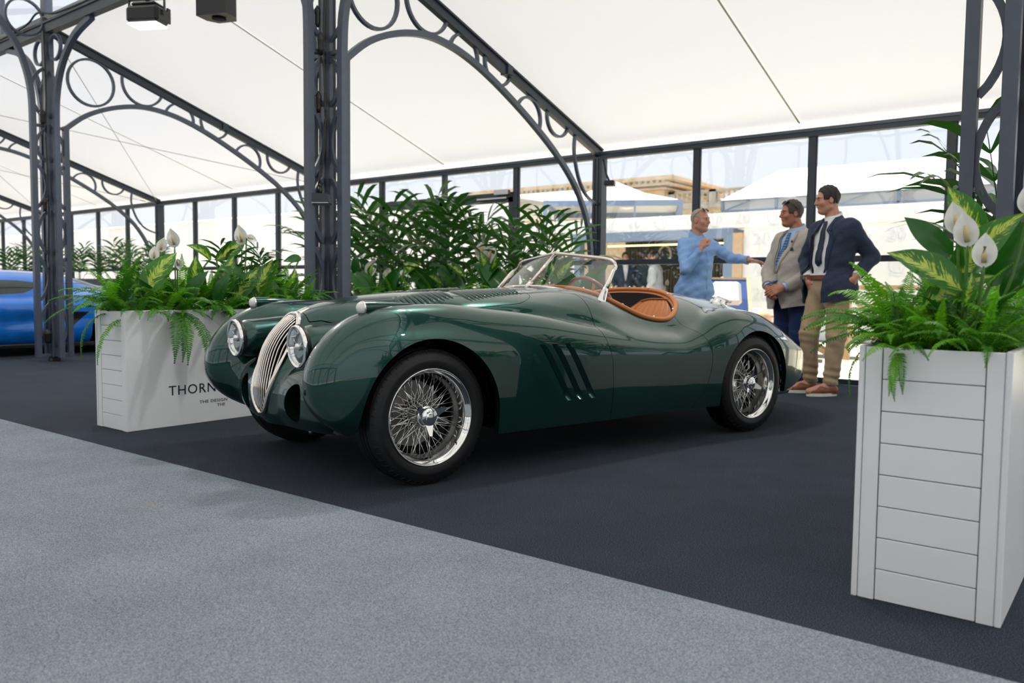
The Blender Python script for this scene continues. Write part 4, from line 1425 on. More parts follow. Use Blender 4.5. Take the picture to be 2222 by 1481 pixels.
# black tub
m = MB()
V = [p + Vector((cen.x - p.x, -p.y, 0)).normalized() * 0.021 + Vector((0, 0, -0.018)) for p in RZ] + [Vector((p.x, p.y * 0.98, 0.27)) for p in RZ]
m.add(V, [(i, (i + 1) % k, k + (i + 1) % k, k + i) for i in range(k)] + [tuple(range(k, 2 * k))], True)
m.build('cockpit_tub', mat('black_trim', (0.006, 0.006, 0.007), 0.8), car)

def seat(yc, name):
    st = empty('seat', (0, 0, 0), parent=car); KIDS[car.name].append(st)
    n, q = 80, 14
    # backrest: fluted cushion, rounded top corners
    V, F = [], []
    W = 0.24
    def flute(u):       # u in -1..1
        if abs(u) < 0.72: return 0.017 * abs(math.sin(u / 0.72 * PI * 4.0))**0.45
        return 0.012 + 0.030 * math.sin((abs(u) - 0.72) / 0.28 * PI * 0.72)
    for j in range(q + 1):
        v = j / q
        for i in range(n + 1):
            u = -1 + 2 * i / n
            wv = W * (1.0 if v < 0.7 else math.sqrt(max(0.02, 1 - ((v - 0.7) / 0.36) ** 2.4)))
            z = 0.36 + 0.488 * v - 0.02 * abs(u) ** 3 * v
            x = 1.855 + 0.185 * v - flute(u) * math.sin(PI * min(1, max(0.0, v * 1.02)) ** 0.8 * 0.98 + 0.03) ** 0.35 - 0.03 * math.sin(PI * v)
            V.append((x, yc + wv * u, z))
    for j in range(q):
        for i in range(n):
            a = j * (n + 1) + i
            F.append((a, a + n + 1, a + n + 2, a + 1))
    m = MB(); m.add(V, F, True)
    # back shell and rolled rim
    b0 = [V[j * (n + 1)] for j in range(q + 1)] + [V[q * (n + 1) + i] for i in range(1, n)] + [V[j * (n + 1) + n] for j in range(q, -1, -1)]
    V2 = [Vector(p) for p in b0] + [Vector(p) + Vector((0.09, 0, -0.01)) for p in b0]; kk = len(b0)
    m.add(V2, [(i, i + 1, kk + i + 1, kk + i) for i in range(kk - 1)] + [tuple(range(kk, 2 * kk))], True)
    bk = m.build('backrest', M['leather'], st)
    m = MB(); m.tube([Vector(p) + Vector((-0.004, 0, 0)) for p in b0[::2]], 0.006, 6); m.build('piping', mat('tan_piping', (0.30, 0.09, 0.025), 0.5), st)
    V, F = [], []
    for j in range(11):
        v = j / 10
        for i in range(n + 1):
            u = -1 + 2 * i / n
            V.append((1.38 + 0.42 * v, yc + 0.23 * u * (1 if v > 0.2 else 0.9 + 0.5 * v), 0.44 + 0.05 * math.sin(PI * min(1, 0.15 + v * 0.7)) + flute(u) - 0.06 * max(0, 0.15 - v) / 0.15))
    for j in range(10):
        for i in range(n):
            a = j * (n + 1) + i
            F.append((a, a + 1, a + n + 2, a + n + 1))
    m = MB(); m.add(V, F, True); m.box((1.40, yc - 0.21, 0.27), (1.80, yc + 0.21, 0.45)); m.build('cushion', M['leather'], st)
seat(-0.295, 'seat'); seat(0.295, 'seat')
m = MB(); m.box((1.42, -0.055, 0.27), (2.0, 0.055, 0.52), 0.03); m.build('tunnel', M['leather'], car)
# dashboard under the scuttle
m = MB(); V = []
for x, dz in ((1.255, -0.02), (1.30, -0.05), (1.31, -0.19)):
    for j in range(15):
        y = -0.50 + 1.0 * j / 14
        zt = float(_zt(np.array([1.25]))[0]) - 0.12 * abs(y / 0.5) ** 3
        V.append((x, y, zt + dz))
m.add(V, [(r * 15 + j, r * 15 + j + 1, (r + 1) * 15 + j + 1, (r + 1) * 15 + j) for r in range(2) for j in range(14)], True); m.build('dashboard', M['leather'], car)
# steering wheel
sw = empty('steering_wheel', (0, 0, 0), parent=car); KIDS[car.name].append(sw)
xf = Matrix.Translation((1.475, -0.25, 0.795)) @ Matrix.Rotation(math.radians(-114), 4, 'Y')
m = MB(); m.tube(arc((0, 0, 0), 0.195, 0, 2 * PI, 48, ey=(0, 1, 0))[:-1], 0.0125, 10, closed=True, up=(0, 0, 1)); m.build('rim', M['wood'], sw, xf=xf)
m = MB()
for a in (PI / 2, PI * 7 / 6, PI * 11 / 6): m.bar((0.02 * math.cos(a), 0.02 * math.sin(a), 0.02), (0.19 * math.cos(a), 0.19 * math.sin(a), 0), 0.02, 0.004)
m.lathe([(0, 0.0), (0.03, 0.002), (0.035, 0.015), (0.03, 0.03)], 20); m.build('spokes', M['chrome'], sw, xf=xf)
m = MB(); m.tube([(0, 0, 0.02), (0, 0, 0.22)], 0.015, 10); m.build('steering_column', M['black'], sw, xf=xf)

# --- windscreen ---------------------------------------------------------------------------------------
ws = empty('windscreen', (0, 0, 0), parent=car); KIDS[car.name].append(ws)
ct_b = Vector((1.185, 0, 0.918)); ct_t = Vector((1.40, 0, 1.128))
for s in (-1, 1):
    ob = Vector((1.30, s * 0.515, 0.845)); ot = Vector((1.475, s * 0.462, 1.070))
    # gently bowed lower edge that follows the scuttle
    low = crom([ct_b, Vector((1.19, s * 0.17, 0.912)), Vector((1.225, s * 0.35, 0.886)), ob], 6)
    upc = ot + (ct_t - ot) * 0.12 + Vector((0, 0, 0.004))
    top = crom([ct_t, ct_t.lerp(ot, 0.45) + Vector((0, 0, 0.004)), upc, ot + Vector((-0.006, -s * 0.004, -0.03)), ot.lerp(ob, 0.25)], 6)
    nl = 14
    def samp(path, k):
        t = k / nl * (len(path) - 1); i = min(int(t), len(path) - 2); return path[i].lerp(path[i + 1], t - i)
    topm = crom([ct_t, ct_t.lerp(ot, 0.45) + Vector((0, 0, 0.004)), ot], 6)
    V = [samp(low, k) for k in range(nl + 1)] + [samp(topm, k) for k in range(nl + 1)]
    m = MB(); m.add(V, [(k, k + 1, nl + 2 + k, nl + 1 + k) for k in range(nl)], True); m.build('pane', M['glass'], ws)
    m = MB(); m.tube(top[:-1] + [ot.lerp(ob, t) for t in (0.3, 0.5, 0.7)], [0.0105] * len(top[:-1]) + [0.012, 0.0135, 0.015], 8)
    m.build('top_rail', M['chrome_warm'], ws)
    m = MB(); m.tube([p + Vector((0, 0, 0.002)) for p in low], 0.0085, 8); m.build('lower_rail', M['chrome'], ws)
    # broad cast foot
    f0 = side = ray_first([[1.235, s * 0.535, 1.05]], (0, 0, -1), 0.7)[0]
    a = ot.lerp(ob, 0.35); b_ = ot.lerp(ob, 0.8)
    foot = [a, a.lerp(b_, 0.6), b_, Vector((1.262, s * 0.545, 0.812)), Vector((1.232, s * 0.575, 0.775)), Vector((1.222, s * 0.590, 0.752))]
    m = MB(); P = crom(foot, 5); nn = len(P)
    m.sweep(P, [(0.026 * math.cos(t), 0.013 * math.sin(t)) for t in [2 * PI * i / 12 for i in range(12)]], up=(0, s, 0.25), smooth=True,
            scales=[float(np.interp(i / (nn - 1), [0, 0.35, 0.55, 0.7, 0.85, 0.95, 1.0], [0.45, 0.75, 1.25, 1.75, 1.9, 1.5, 0.7])) for i in range(nn)])
    m.build('screen_foot', M['chrome'], ws)
m = MB(); m.tube([ct_b + Vector((-0.006, 0, 0)), ct_t], 0.010, 8); m.tube([ct_b + Vector((-0.018, 0, -0.012)), ct_b.lerp(ct_t, 0.14) + Vector((-0.01, 0, 0))], 0.017, 8); m.build('centre_bar', M['chrome_warm'], ws)

# --- small fittings -----------------------------------------------------------------------------------
p = top_at(2.66, -0.30); fc = empty('fuel_cap', (0, 0, 0), parent=car); KIDS[car.name].append(fc)
n_ = Vector(nrm_at(p)); xf = Matrix.Translation(p) @ n_.to_track_quat('Z', 'Y').to_matrix().to_4x4()
m = MB(); m.lathe([(0.062, -0.01), (0.064, 0.006), (0.058, 0.012), (0.052, 0.018), (0.050, 0.030), (0.036, 0.038), (0.0, 0.040)], 32); m.build('cap', M['chrome'], fc, xf=xf)
m = MB(); m.box((-0.012, -0.075, 0.028), (0.012, 0.03, 0.048), 0.004); m.tube([(-0.03, 0.05, 0.03), (0.03, 0.05, 0.03)], 0.008, 8); m.build('lever', M['chrome'], fc, xf=xf)
for s in (-1, 1):
    p = ray_first([[4.0, s * 0.40, 0.47]], (-1, 0, 0), 1.2, 150)[0]
    tl = empty('tail_lamp', (0, 0, 0), parent=car); KIDS[car.name].append(tl)
    xf = Matrix.Translation(p) @ Vector(nrm_at(p)).to_track_quat('X', 'Z').to_matrix().to_4x4()
    m = MB(); m.lathe([(0.036, -0.01), (0.038, 0.01), (0.032, 0.018)], 24, axis='x'); m.build('rim', M['chrome'], tl, xf=xf)
    m = MB(); m.lathe([(0.032, 0.016), (0.024, 0.030), (0.0, 0.036)], 24, axis='x'); m.build('lens', mat('red_lens', (0.35, 0.01, 0.01), 0.15), tl, xf=xf)
    m = MB(); m.tube([(-0.30, s * 0.22, 0.215), (-0.33, s * 0.22, 0.215), (-0.335, s * 0.22, 0.235)], 0.012, 8); m.lathe([(0, -0.012), (0.016, -0.008), (0.016, 0.004), (0.0, 0.006)], 12, (-0.345, s * 0.22, 0.212), axis='x'); m.build('tow_eye', M['chrome'], car)
for q in ((-0.18, -0.40, 0.20), (-0.15, -0.44, 0.20)):
    m = MB(); m.lathe([(0, -0.02), (0.011, -0.018), (0.011, 0.02)], 8, q); m.build('suspension_bolt', M['disc'], car)
m = MB(); m.tube([(1.75, -0.55, 0.20), (3.2, -0.50, 0.20)], 0.028, 10); m.build('exhaust', M['disc'], car)
# ================================================================== planters and plants
M['white_board'] = mat('white_painted_board', (0.87, 0.885, 0.90), 0.42, noise=(3.0, (0.83, 0.85, 0.875), 0.3), bump=(40, 0.05, 0.002))
M['white_panel'] = mat('white_satin_panel', (0.87, 0.88, 0.895), 0.30, noise=(1.5, (0.84, 0.855, 0.88), 0.3))
M['soil'] = mat('soil', (0.02, 0.015, 0.01), 0.95)
M['ink'] = mat('navy_lettering', (0.010, 0.012, 0.025), 0.5)
PW, PLN, PH = 0.386, 1.5, 0.745

def make_planter(name, loc, rz, label, group=None):
    """long box planter: smooth long sides, plank-clad ends between stiles; origin at the middle of the front end"""
    e = empty(name, loc, rz, label, 'planter', group)
    hx = PW / 2
    for s in (-1, 1):
        m = MB(); m.box((s * (hx - 0.016), 0.0, 0.0), (s * hx, PLN, PH), 0.003); m.build('side_panel', M['white_panel'], e)
    for yo, s in ((0.0, 1), (PLN, -1)):
        y0 = yo + s * 0.004
        for a, b_ in ((-hx + 0.017, -hx + 0.062), (hx - 0.060, hx - 0.017)):
            m = MB(); m.box((a, y0, 0.0), (b_, y0 + s * 0.018, PH - 0.004), 0.002); m.build('stile', M['white_board'], e)
        n = 8; ph = (PH - 0.004) / n
        for k in range(n):
            m = MB(); m.box((-hx + 0.0645, y0 + s * 0.003, k * ph + 0.0012), (hx - 0.0625, y0 + s * 0.018, (k + 1) * ph - 0.0012), 0.0018); m.build('plank', M['white_board'], e)
        m = MB(); m.box((-hx + 0.02, y0 + s * 0.019, 0.01), (hx - 0.02, y0 + s * 0.026, PH - 0.02)); m.build('lining', M['white_board'], e)
    m = MB(); m.box((-hx + 0.018, 0.03, 0.02), (hx - 0.018, PLN - 0.03, PH - 0.04)); m.build('soil_fill', M['soil'], e)
    return e

def text_mesh(txt, size, spacing=1.0):
    cu = bpy.data.curves.new('lettering', 'FONT')
    cu.body = txt; cu.size = size; cu.space_character = spacing; cu.extrude = 0.0006; cu.resolution_u = 3
    o = bpy.data.objects.new('lettering_tmp', cu); COL.objects.link(o)
    dg = bpy.context.evaluated_depsgraph_get()
    me = bpy.data.meshes.new_from_object(o.evaluated_get(dg))
    bpy.data.objects.remove(o)
    return me
def lettering(txt, y0, z0, cap, width, parent, x, m, name='lettering', ref=None):
    """text on a plane facing +x of parent; width is that of ref (or of txt)"""
    me = text_mesh(txt, 1.0, 1.12)
    rm = text_mesh(ref, 1.0, 1.12) if ref else me
    xs_ = [v.co.x for v in rm.vertices]; zs_ = [v.co.y for v in me.vertices]
    sx = width / (max(xs_) - min(xs_)); sy = cap / (max(zs_) - min(zs_))
    x0 = min(v.co.x for v in me.vertices); zb = min(zs_)
    for v in me.vertices:
        a, b_, c = v.co
        v.co = (x + c * 1.0 + 0.0008, y0 + (a - x0) * sx, z0 + (b_ - zb) * sy)
    me.materials.append(m)
    o = bpy.data.objects.new(name, me); COL.objects.link(o); o.parent = parent
    return o

pl_l = make_planter('planter', (-5.107, 2.47, 0), 0, 'white box planter with dark brand lettering behind the green car nose')
fx = PW / 2
lettering('THORNLEY', 2.744 - 2.47, 0.199, 0.062, 0.330, pl_l, fx, M['ink'], ref='THORN')
lettering('KELHAM', 2.744 - 2.47 + 0.575, 0.199, 0.062, 0.330 * 1.2, pl_l, fx, M['ink'])
lettering('THE DESIGN', 2.957 - 2.47, 0.128, 0.020, 0.205, pl_l, fx, M['ink'], name='tagline')
lettering('THE', 3.085 - 2.47, 0.096, 0.020, 0.060, pl_l, fx, M['ink'], name='tagline')
m = MB()          # leafy emblem above the name
for k, (a, b_, ang, L) in enumerate([(3.065, 0.548, 2.3, 0.045), (3.075, 0.525, 2.9, 0.040), (3.09, 0.57, 1.7, 0.05), (3.105, 0.53, 2.5, 0.045), (3.12, 0.585, 1.2, 0.05), (3.14, 0.55, 1.9, 0.05), (3.16, 0.58, 0.9, 0.05), (3.18, 0.55, 1.4, 0.045), (3.21, 0.57, 0.7, 0.05)]):
    e = Vector((0, math.cos(ang), math.sin(ang))); n = Vector((0, -math.sin(ang), math.cos(ang))); o = Vector((fx + 0.0009, a - 2.47, b_))
    V = [o - e * L * 0.5, o - n * L * 0.20, o + e * L * 0.5, o + n * L * 0.20]
    m.add(V + [v + Vector((0.0006, 0, 0)) for v in V], [(4, 5, 6, 7), (3, 2, 1, 0), (0, 1, 5, 4), (1, 2, 6, 5), (2, 3, 7, 6), (3, 0, 4, 7)])
m.build('emblem', M['ink'], pl_l)
pl_r = make_planter('planter', (-0.473, 2.50, 0), 0, 'tall white plank-fronted box planter nearest the camera')
pl_b = [make_planter('planter', (x, 6.74, 0), -PI / 2, lab) for x, lab in
        ((-8.35, 'white box planter under the palms beyond the middle column'), (-6.35, 'white box planter under the palms beyond the green car windscreen'))]
pl_c = make_planter('planter', (-0.28, 4.75, 0), 0, 'white box planter behind the lattice column at the frame edge')

# dark trough at the glass behind the blue car
M['trough'] = mat('dark_navy_trough', (0.012, 0.014, 0.030), 0.35)
tr = empty('trough', (-16.6, 7.45, 0), 0, 'long dark navy trough with palms behind the blue car', 'planter')
for (a, b_) in (((-3.4, -0.22, 0.0), (3.4, -0.19, 1.0)), ((-3.4, 0.19, 0.0), (3.4, 0.22, 1.0)), ((-3.4, -0.19, 0.0), (-3.37, 0.19, 1.0)), ((3.37, -0.19, 0.0), (3.4, 0.19, 1.0))):
    m = MB(); m.box(a, b_); m.build('side_panel', M['trough'], tr)
for s in (-1, 1):
    m = MB(); m.box((-3.42, s * 0.17, 1.0), (3.42, s * 0.24, 1.03)); m.build('top_edge', mat('trough_edge', (0.10, 0.09, 0.085), 0.5), tr)
m = MB(); m.box((-3.37, -0.19, 0.05), (3.37, 0.19, 0.94)); m.build('soil_fill', M['soil'], tr)

# --- leaves ---------------------------------------------------------------------
M['fern'] = leafmat('fern_green', (0.055, 0.235, 0.014), (0.20, 0.50, 0.026), 5.0, 0.45, 0.35)
M['fern_dark'] = leafmat('fern_deep_green', (0.022, 0.12, 0.012), (0.075, 0.26, 0.016), 5.0, 0.45, 0.32)
M['palm'] = leafmat('palm_green', (0.013, 0.062, 0.016), (0.05, 0.16, 0.022), 4.0, 0.30, 0.22)
M['dief'] = leafmat('variegated_green', (0.022, 0.125, 0.016), (0.05, 0.21, 0.02), 6.0, 0.30, 0.22, mottled=(0.50, 0.62, 0.10))
M['lily_leaf'] = leafmat('lily_green', (0.012, 0.085, 0.014), (0.03, 0.15, 0.018), 6.0, 0.25, 0.18)
M['spathe'] = mat('white_spathe', (0.86, 0.86, 0.82), 0.5, noise=(20, (0.80, 0.82, 0.74), 0.3))
M['spadix'] = mat('cream_spadix', (0.62, 0.50, 0.28), 0.8, bump=(300, 0.6, 0.004))
M['stalk'] = mat('green_stalk', (0.07, 0.19, 0.03), 0.5)

def curve2(a0, a1, L, n, p=1.0):
    pts = [(0.0, 0.0)]
    for i in range(n):
        a = math.radians(a0 + (a1 - a0) * ((i + 0.5) / n) ** p)
        pts.append((pts[-1][0] + L / n * math.cos(a), pts[-1][1] + L / n * math.sin(a)))
    return pts

def frond_mesh(a0, a1, L, W, n=34, seed=0, p=1.0):
    r = random.Random(seed)
    pts = curve2(a0, a1, L, n, p)
    m = MB()
    for i in range(n):
        x0, z0 = pts[i]; x1, z1 = pts[i + 1]
        w = 0.0022 * (1 - 0.7 * i / n)
        m.add([(x0, -w, z0), (x0, w, z0), (x1, w, z1), (x1, -w, z1)], [(0, 1, 2, 3)])
    for i in range(2, n + 1):
        t = i / n
        x, z = pts[i]
        px, pz = pts[i - 1]
        d = Vector((x - px, 0, z - pz)).normalized(); up = Vector((-d.z, 0, d.x))
        l = W * (math.sin(PI * min(1, 0.12 + 0.88 * t)) ** 0.8) * (1.15 - 0.45 * t) * r.uniform(0.88, 1.08)
        if t > 0.97: l = W * 0.12
        b_ = L / n * 0.50
        for s in (-1, 1):
            o = Vector((x, 0, z))
            ax = (Vector((0, s, 0)) + d * r.uniform(0.18, 0.42) + up * r.uniform(-0.25, 0.12)).normalized()
            mid = o + ax * l * 0.45 + up * 0.006
            tip = o + ax * l + up * -0.10 * l
            q = len(m.v)
            m.add([o - d * b_ * 0.5, mid - d * b_, tip, mid + d * b_ * 0.9, o + d * b_ * 0.5], [(0, 1, 3, 4), (1, 2, 3)] if s > 0 else [(4, 3, 1, 0), (3, 2, 1)])
    me = bpy.data.meshes.new('frond'); me.from_pydata([tuple(v) for v in m.v], [], m.f); me.update()
    return me
FR = {}
for k, (nm, a0, a1, L, W, p) in enumerate((('up', 82, 35, 0.36, 0.048, 1.3), ('arch', 72, -25, 0.40, 0.052, 1.0), ('low', 45, -40, 0.40, 0.055, 1.0), ('trail', 25, -95, 0.46, 0.050, 0.55))):
    for v in range(2):
        for mk in ('fern', 'fern_dark'):
            me = frond_mesh(a0 + 6 * v, a1 - 8 * v, L * (1 - 0.12 * v), W, seed=k * 7 + v, p=p)
            me.materials.append(M[mk]); FR[nm, v, mk] = me

for v in range(2):
    for nm, a0, a1, L, W in (('fup', 80, 30, 0.33, 0.034), ('farch', 66, -25, 0.36, 0.038), ('flow', 40, -38, 0.34, 0.036)):
        for mk in ('fern', 'fern_dark'):
            me = frond_mesh(a0 + 6 * v, a1 - 8 * v, L * (1 - 0.12 * v), W, n=40, seed=v + len(nm)); me.materials.append(M[mk]); FR[nm, v, mk] = me

def put_mesh(name, me, parent, loc=(0, 0, 0), rot=(0, 0, 0), sc=1.0):
    o = bpy.data.objects.new(name, me); COL.objects.link(o)
    o.parent = parent; o.location = loc; o.rotation_euler = rot
    o.scale = sc if hasattr(sc, '__len__') else (sc, sc, sc)
    return o

def fern(loc, n, sc, label, group, mix='mixed', seed=0, az=None, dark=0.4):
    r = random.Random(seed)
    e = empty('fern', loc, 0, label, 'fern', group)
    for k in range(n):
        a = 2 * PI * (k + r.random() * 0.7) / n if az is None else r.uniform(*az)
        kind = {'mixed': ['up', 'arch', 'low', 'arch'], 'edge': ['arch', 'low', 'low', 'arch', 'trail'], 'up': ['up', 'up', 'arch'], 'trail': ['trail', 'low', 'trail'], 'fine': ['fup', 'farch', 'flow', 'farch'], 'finelow': ['flow', 'farch', 'flow', 'fup']}[mix]
        kind = kind[k % len(kind)]
        me = FR[kind, r.randrange(2), 'fern_dark' if r.random() < dark else 'fern']
        put_mesh('frond', me, e, (0.015 * math.cos(a), 0.015 * math.sin(a), 0), (r.uniform(-0.25, 0.25), r.uniform(-0.2, 0.2), a), sc * r.uniform(0.75, 1.12))
    return e

def leaf_mesh(name, L, W, arch, fold, m, n=12, q=6, tipp=1.6):
    V, F, U = [], [], []
    for i in range(n + 1):
        t = i / n
        w = W * 0.5 * (math.sin(PI * t ** 0.75) ** 0.8) * (1 if t < 0.7 else 1 - 0.35 * ((t - 0.7) / 0.3) ** tipp)
        x = L * t; z = arch * L * (math.sin(PI * 0.55 * t) - 0.75 * t ** 2.2)
        for j in range(q + 1):
            u = -1 + 2 * j / q
            V.append((x - 0.06 * L * abs(u) * (1 - t), u * max(w, 0.0008), z + fold * abs(u) * w + 0.012 * W * math.sin(18 * t) * abs(u)))
            U.append((j / q, t))
    for i in range(n):
        for j in range(q):
            a = i * (q + 1) + j
            F.append((a, a + q + 1, a + q + 2, a + 1)[::-1])
    me = bpy.data.meshes.new(name); me.from_pydata(V, [], F)
    me.polygons.foreach_set('use_smooth', np.ones(len(F), bool))
    l = me.uv_layers.new(name='UVMap'); idx = np.empty(len(me.loops), np.int32); me.loops.foreach_get('vertex_index', idx)
    l.data.foreach_set('uv', np.array(U, np.float32)[idx].ravel())
    me.update(); me.materials.append(m)
    return me
LM = {'dief': leaf_mesh('leaf', 1, 0.46, 0.20, 0.28, M['dief']), 'dief2': leaf_mesh('leaf', 1, 0.40, 0.30, 0.45, M['dief']),
      'lily': leaf_mesh('leaf', 1, 0.24, 0.28, 0.3, M['lily_leaf']), 'plain': leaf_mesh('leaf', 1, 0.40, 0.2, 0.25, M['lily_leaf']),
      'spathe': leaf_mesh('spathe', 1, 0.66, -0.10, 0.55, M['spathe'], 12, 8)}

def aim(o, base, tip, nrm, me_len=1.0):
    d = Vector(tip) - Vector(base); L = d.length; x = d.normalized()
    z = Vector(nrm) - x * Vector(nrm).dot(x); z.normalize(); y = z.cross(x)
    R = Matrix((x, y, z)).transposed().to_4x4()
    o.matrix_local = Matrix.Translation(base) @ R @ Matrix.Diagonal((L, L, L, 1))
    return o

def leafy(name, root, leaves, label, cat, face, seed=0, group=None, kinds=('dief', 'dief2')):
    """plant whose leaves are given as (base, tip[, kind]) world points"""
    r = random.Random(seed)
    e = empty(name, root, 0, label, cat, group)
    ro = Vector(root)
    for lf in leaves:
        b_, t = Vector(lf[0]) - ro, Vector(lf[1]) - ro
        kind = lf[2] if len(lf) > 2 else r.choice(kinds)
        nr = Vector(face) + Vector((r.uniform(-.3, .3), r.uniform(-.3, .3), r.uniform(0.1, .7)))
        o = put_mesh('leaf', LM[kind], e); aim(o, b_, t, nr)
        m = MB(); m.tube(crom([(b_.x * 0.15, b_.y * 0.15, -0.02), (b_.x * 0.6, b_.y * 0.6, b_.z * 0.55), b_], 4), 0.006, 5)
        o2 = m.build('leaf_stalk', M['stalk'], e)
    return e

def lily(root, spots, label, face, seed=0, group=None, size=0.11, leaves=5):
    r = random.Random(seed)
    e = empty('peace_lily', root, 0, label, 'flower', group)
    ro = Vector(root)
    for sp_ in spots:
        c = Vector(sp_[0]) - ro; sz = sp_[1] if len(sp_) > 1 else size
        lean = sp_[2] if len(sp_) > 2 else Vector((r.uniform(-.25, .25), r.uniform(-.25, .25), 1))
        lean = Vector(lean).normalized()
        b_ = c - lean * sz * 0.5; t = c + lean * sz * 0.5
        m = MB(); m.tube(crom([(0, 0, -0.03), (b_.x * 0.7, b_.y * 0.7, b_.z * 0.5), b_], 5), [0.005] * 10 + [0.0035], 5); m.build('flower_stalk', M['stalk'], e)
        sp2 = put_mesh('spathe', LM['spathe'], e); aim(sp2, b_, t, Vector(face) + Vector((0, 0, 0.25)))
        m = MB(); f_ = Vector(face).normalized() * 0.016 * sz / 0.1
        m.tube([b_ + f_ * 0.6 + lean * sz * 0.10, b_ + f_ * 1.2 + lean * sz * 0.3, b_ + f_ * 1.2 + lean * sz * 0.55], [0.007 * sz / 0.1, 0.0085 * sz / 0.1, 0.005 * sz / 0.1], 8); m.build('spadix', M['spadix'], e)
    for k in range(leaves):
        a = r.uniform(0, 2 * PI); L = r.uniform(0.2, 0.3)
        b_ = Vector((0.02 * math.cos(a), 0.02 * math.sin(a), 0.04)); t = b_ + Vector((math.cos(a) * L * 0.75, math.sin(a) * L * 0.75, L * 0.7))
        o = put_mesh('leaf', LM['lily'], e); aim(o, b_, t, (-math.cos(a), -math.sin(a), 1.0))
    return e

# --- palms -------------------------------------------------------------------------
def palm_frond(L, a0, a1, n, leafL, seed):
    r = random.Random(seed)
    N = 18
    pts = curve2(a0, a1, L, N, 1.4)
    m = MB()
    m.tube([(x, 0, z) for x, z in pts[::2]], [0.007 * (1 - 0.75 * i / 9) for i in range(10)], 5)
    for i in range(n):
        t = 0.34 + 0.66 * i / (n - 1)
        k = min(int(t * N), N - 1); f_ = t * N - k
        x = pts[k][0] + (pts[k + 1][0] - pts[k][0]) * f_; z = pts[k][1] + (pts[k + 1][1] - pts[k][1]) * f_
        d = Vector((pts[k + 1][0] - pts[k][0], 0, pts[k + 1][1] - pts[k][1])).normalized(); up = Vector((-d.z, 0, d.x))
        l = leafL * (0.72 + 0.5 * math.sin(PI * (t - 0.3) / 0.8)) * r.uniform(0.85, 1.1) * (1 if t < 0.9 else 0.8)
        for s in (-1, 1):
            if i == n - 1 and s < 0: continue
            fwd = 1.0 + 1.5 * max(0, t - 0.5)
            ax = (Vector((0, s, 0)) + d * fwd + up * r.uniform(0.05, 0.35)).normalized()
            o = Vector((x, 0, z)); w = 0.0135 * r.uniform(0.85, 1.25) * leafL / 0.32
            side = ax.cross(up).normalized()
            V = []
            for q, (tt, ww) in enumerate(((0, 0.25), (0.22, 0.95), (0.5, 1.0), (0.78, 0.62), (1.0, 0.04))):
                c = o + ax * (l * tt) + Vector((0, 0, -1)) * (l * 0.46 * tt * tt)
                V += [c - side * w * ww, c + side * w * ww + up * 0.0]
            m.add(V, [(2 * q, 2 * q + 1, 2 * q + 3, 2 * q + 2) for q in range(4)], True)
    me = bpy.data.meshes.new('frond'); me.from_pydata([tuple(v) for v in m.v], [], m.f)
    me.polygons.foreach_set('use_smooth', np.array(m.sm, bool)); me.update(); me.materials.append(M['palm'])
    return me
PF = [palm_frond(1.0, 88, 55, 7, 0.47, 1), palm_frond(0.96, 85, 30, 7, 0.46, 2), palm_frond(0.95, 89, 70, 6, 0.44, 3), palm_frond(0.74, 78, 15, 7, 0.38, 4)]
def palm(loc, n, h, label, group, seed=0):
    r = random.Random(seed)
    e = empty('palm', loc, 0, label, 'palm', group)
    for k in range(n):
        a = 2 * PI * (k + 0.6 * r.random()) / n
        put_mesh('frond', PF[(k + seed) % 4], e, (0.03 * math.cos(a), 0.03 * math.sin(a), 0), (r.uniform(-.15, .15), r.uniform(-.12, .12), a), h * r.uniform(0.78, 1.05))
    return e

# --- planting: logo planter -----------------------------------------------------------
SZ = PH - 0.045
FL = (0.86, -0.5, 0.15)
fs = 0
for y in (2.56, 2.78, 3.0, 3.22, 3.45, 3.66, 3.82):
    for x, mix in ((-5.19, 'up'), (-5.10, 'mixed'), (-4.99, 'edge' if y < 3.4 else 'mixed')):
        fs += 1
        fern((x, y + rnd.uniform(-.05, .05), SZ), 13, (1.22 if x < -5.15 else 1.1) if x < -5.02 else 0.9, 'lush green fern in the white logo planter', 'ferns in the logo planter', mix, seed=fs)
for y, n in ((2.82, 7), (3.14, 6)):
    fs += 1
    fern((-4.95, y, SZ + 0.02), n, 0.95, 'trailing fern clump hanging over the logo panel %s' % ('nearer its plank end' if y < 3 else 'above the dark emblem'), None, 'trail', seed=fs, az=(-0.5, 0.5), dark=0.8)
fern((-5.14, 2.52, SZ + 0.02), 9, 0.95, 'feathery fern leaning out over the plank end of the logo planter', 'corner fern of the logo planter', 'edge', seed=77, az=(-2.9, -0.6))
leafy('dieffenbachia', (-5.08, 2.80, SZ), [((-5.02, 2.647, 0.839), (-5.02, 2.876, 1.108), 'dief'), ((-5.12, 3.172, 1.085), (-5.12, 2.986, 1.168), 'dief2'), ((-5.15, 2.696, 0.941), (-5.15, 2.533, 0.976), 'dief2'), ((-5.2, 2.865, 0.99), (-5.2, 2.725, 1.07), 'plain'), ((-5.1, 3.07, 0.838), (-5.06, 3.033, 1.108), 'dief'), ((-5.0, 2.93, 0.82), (-4.93, 3.05, 1.0), 'plain'), ((-5.06, 2.74, 0.80), (-5.0, 2.60, 0.95), 'plain')],
      'yellow-mottled broad leaf plant near the plank end of the logo planter', 'plant', FL, 1)
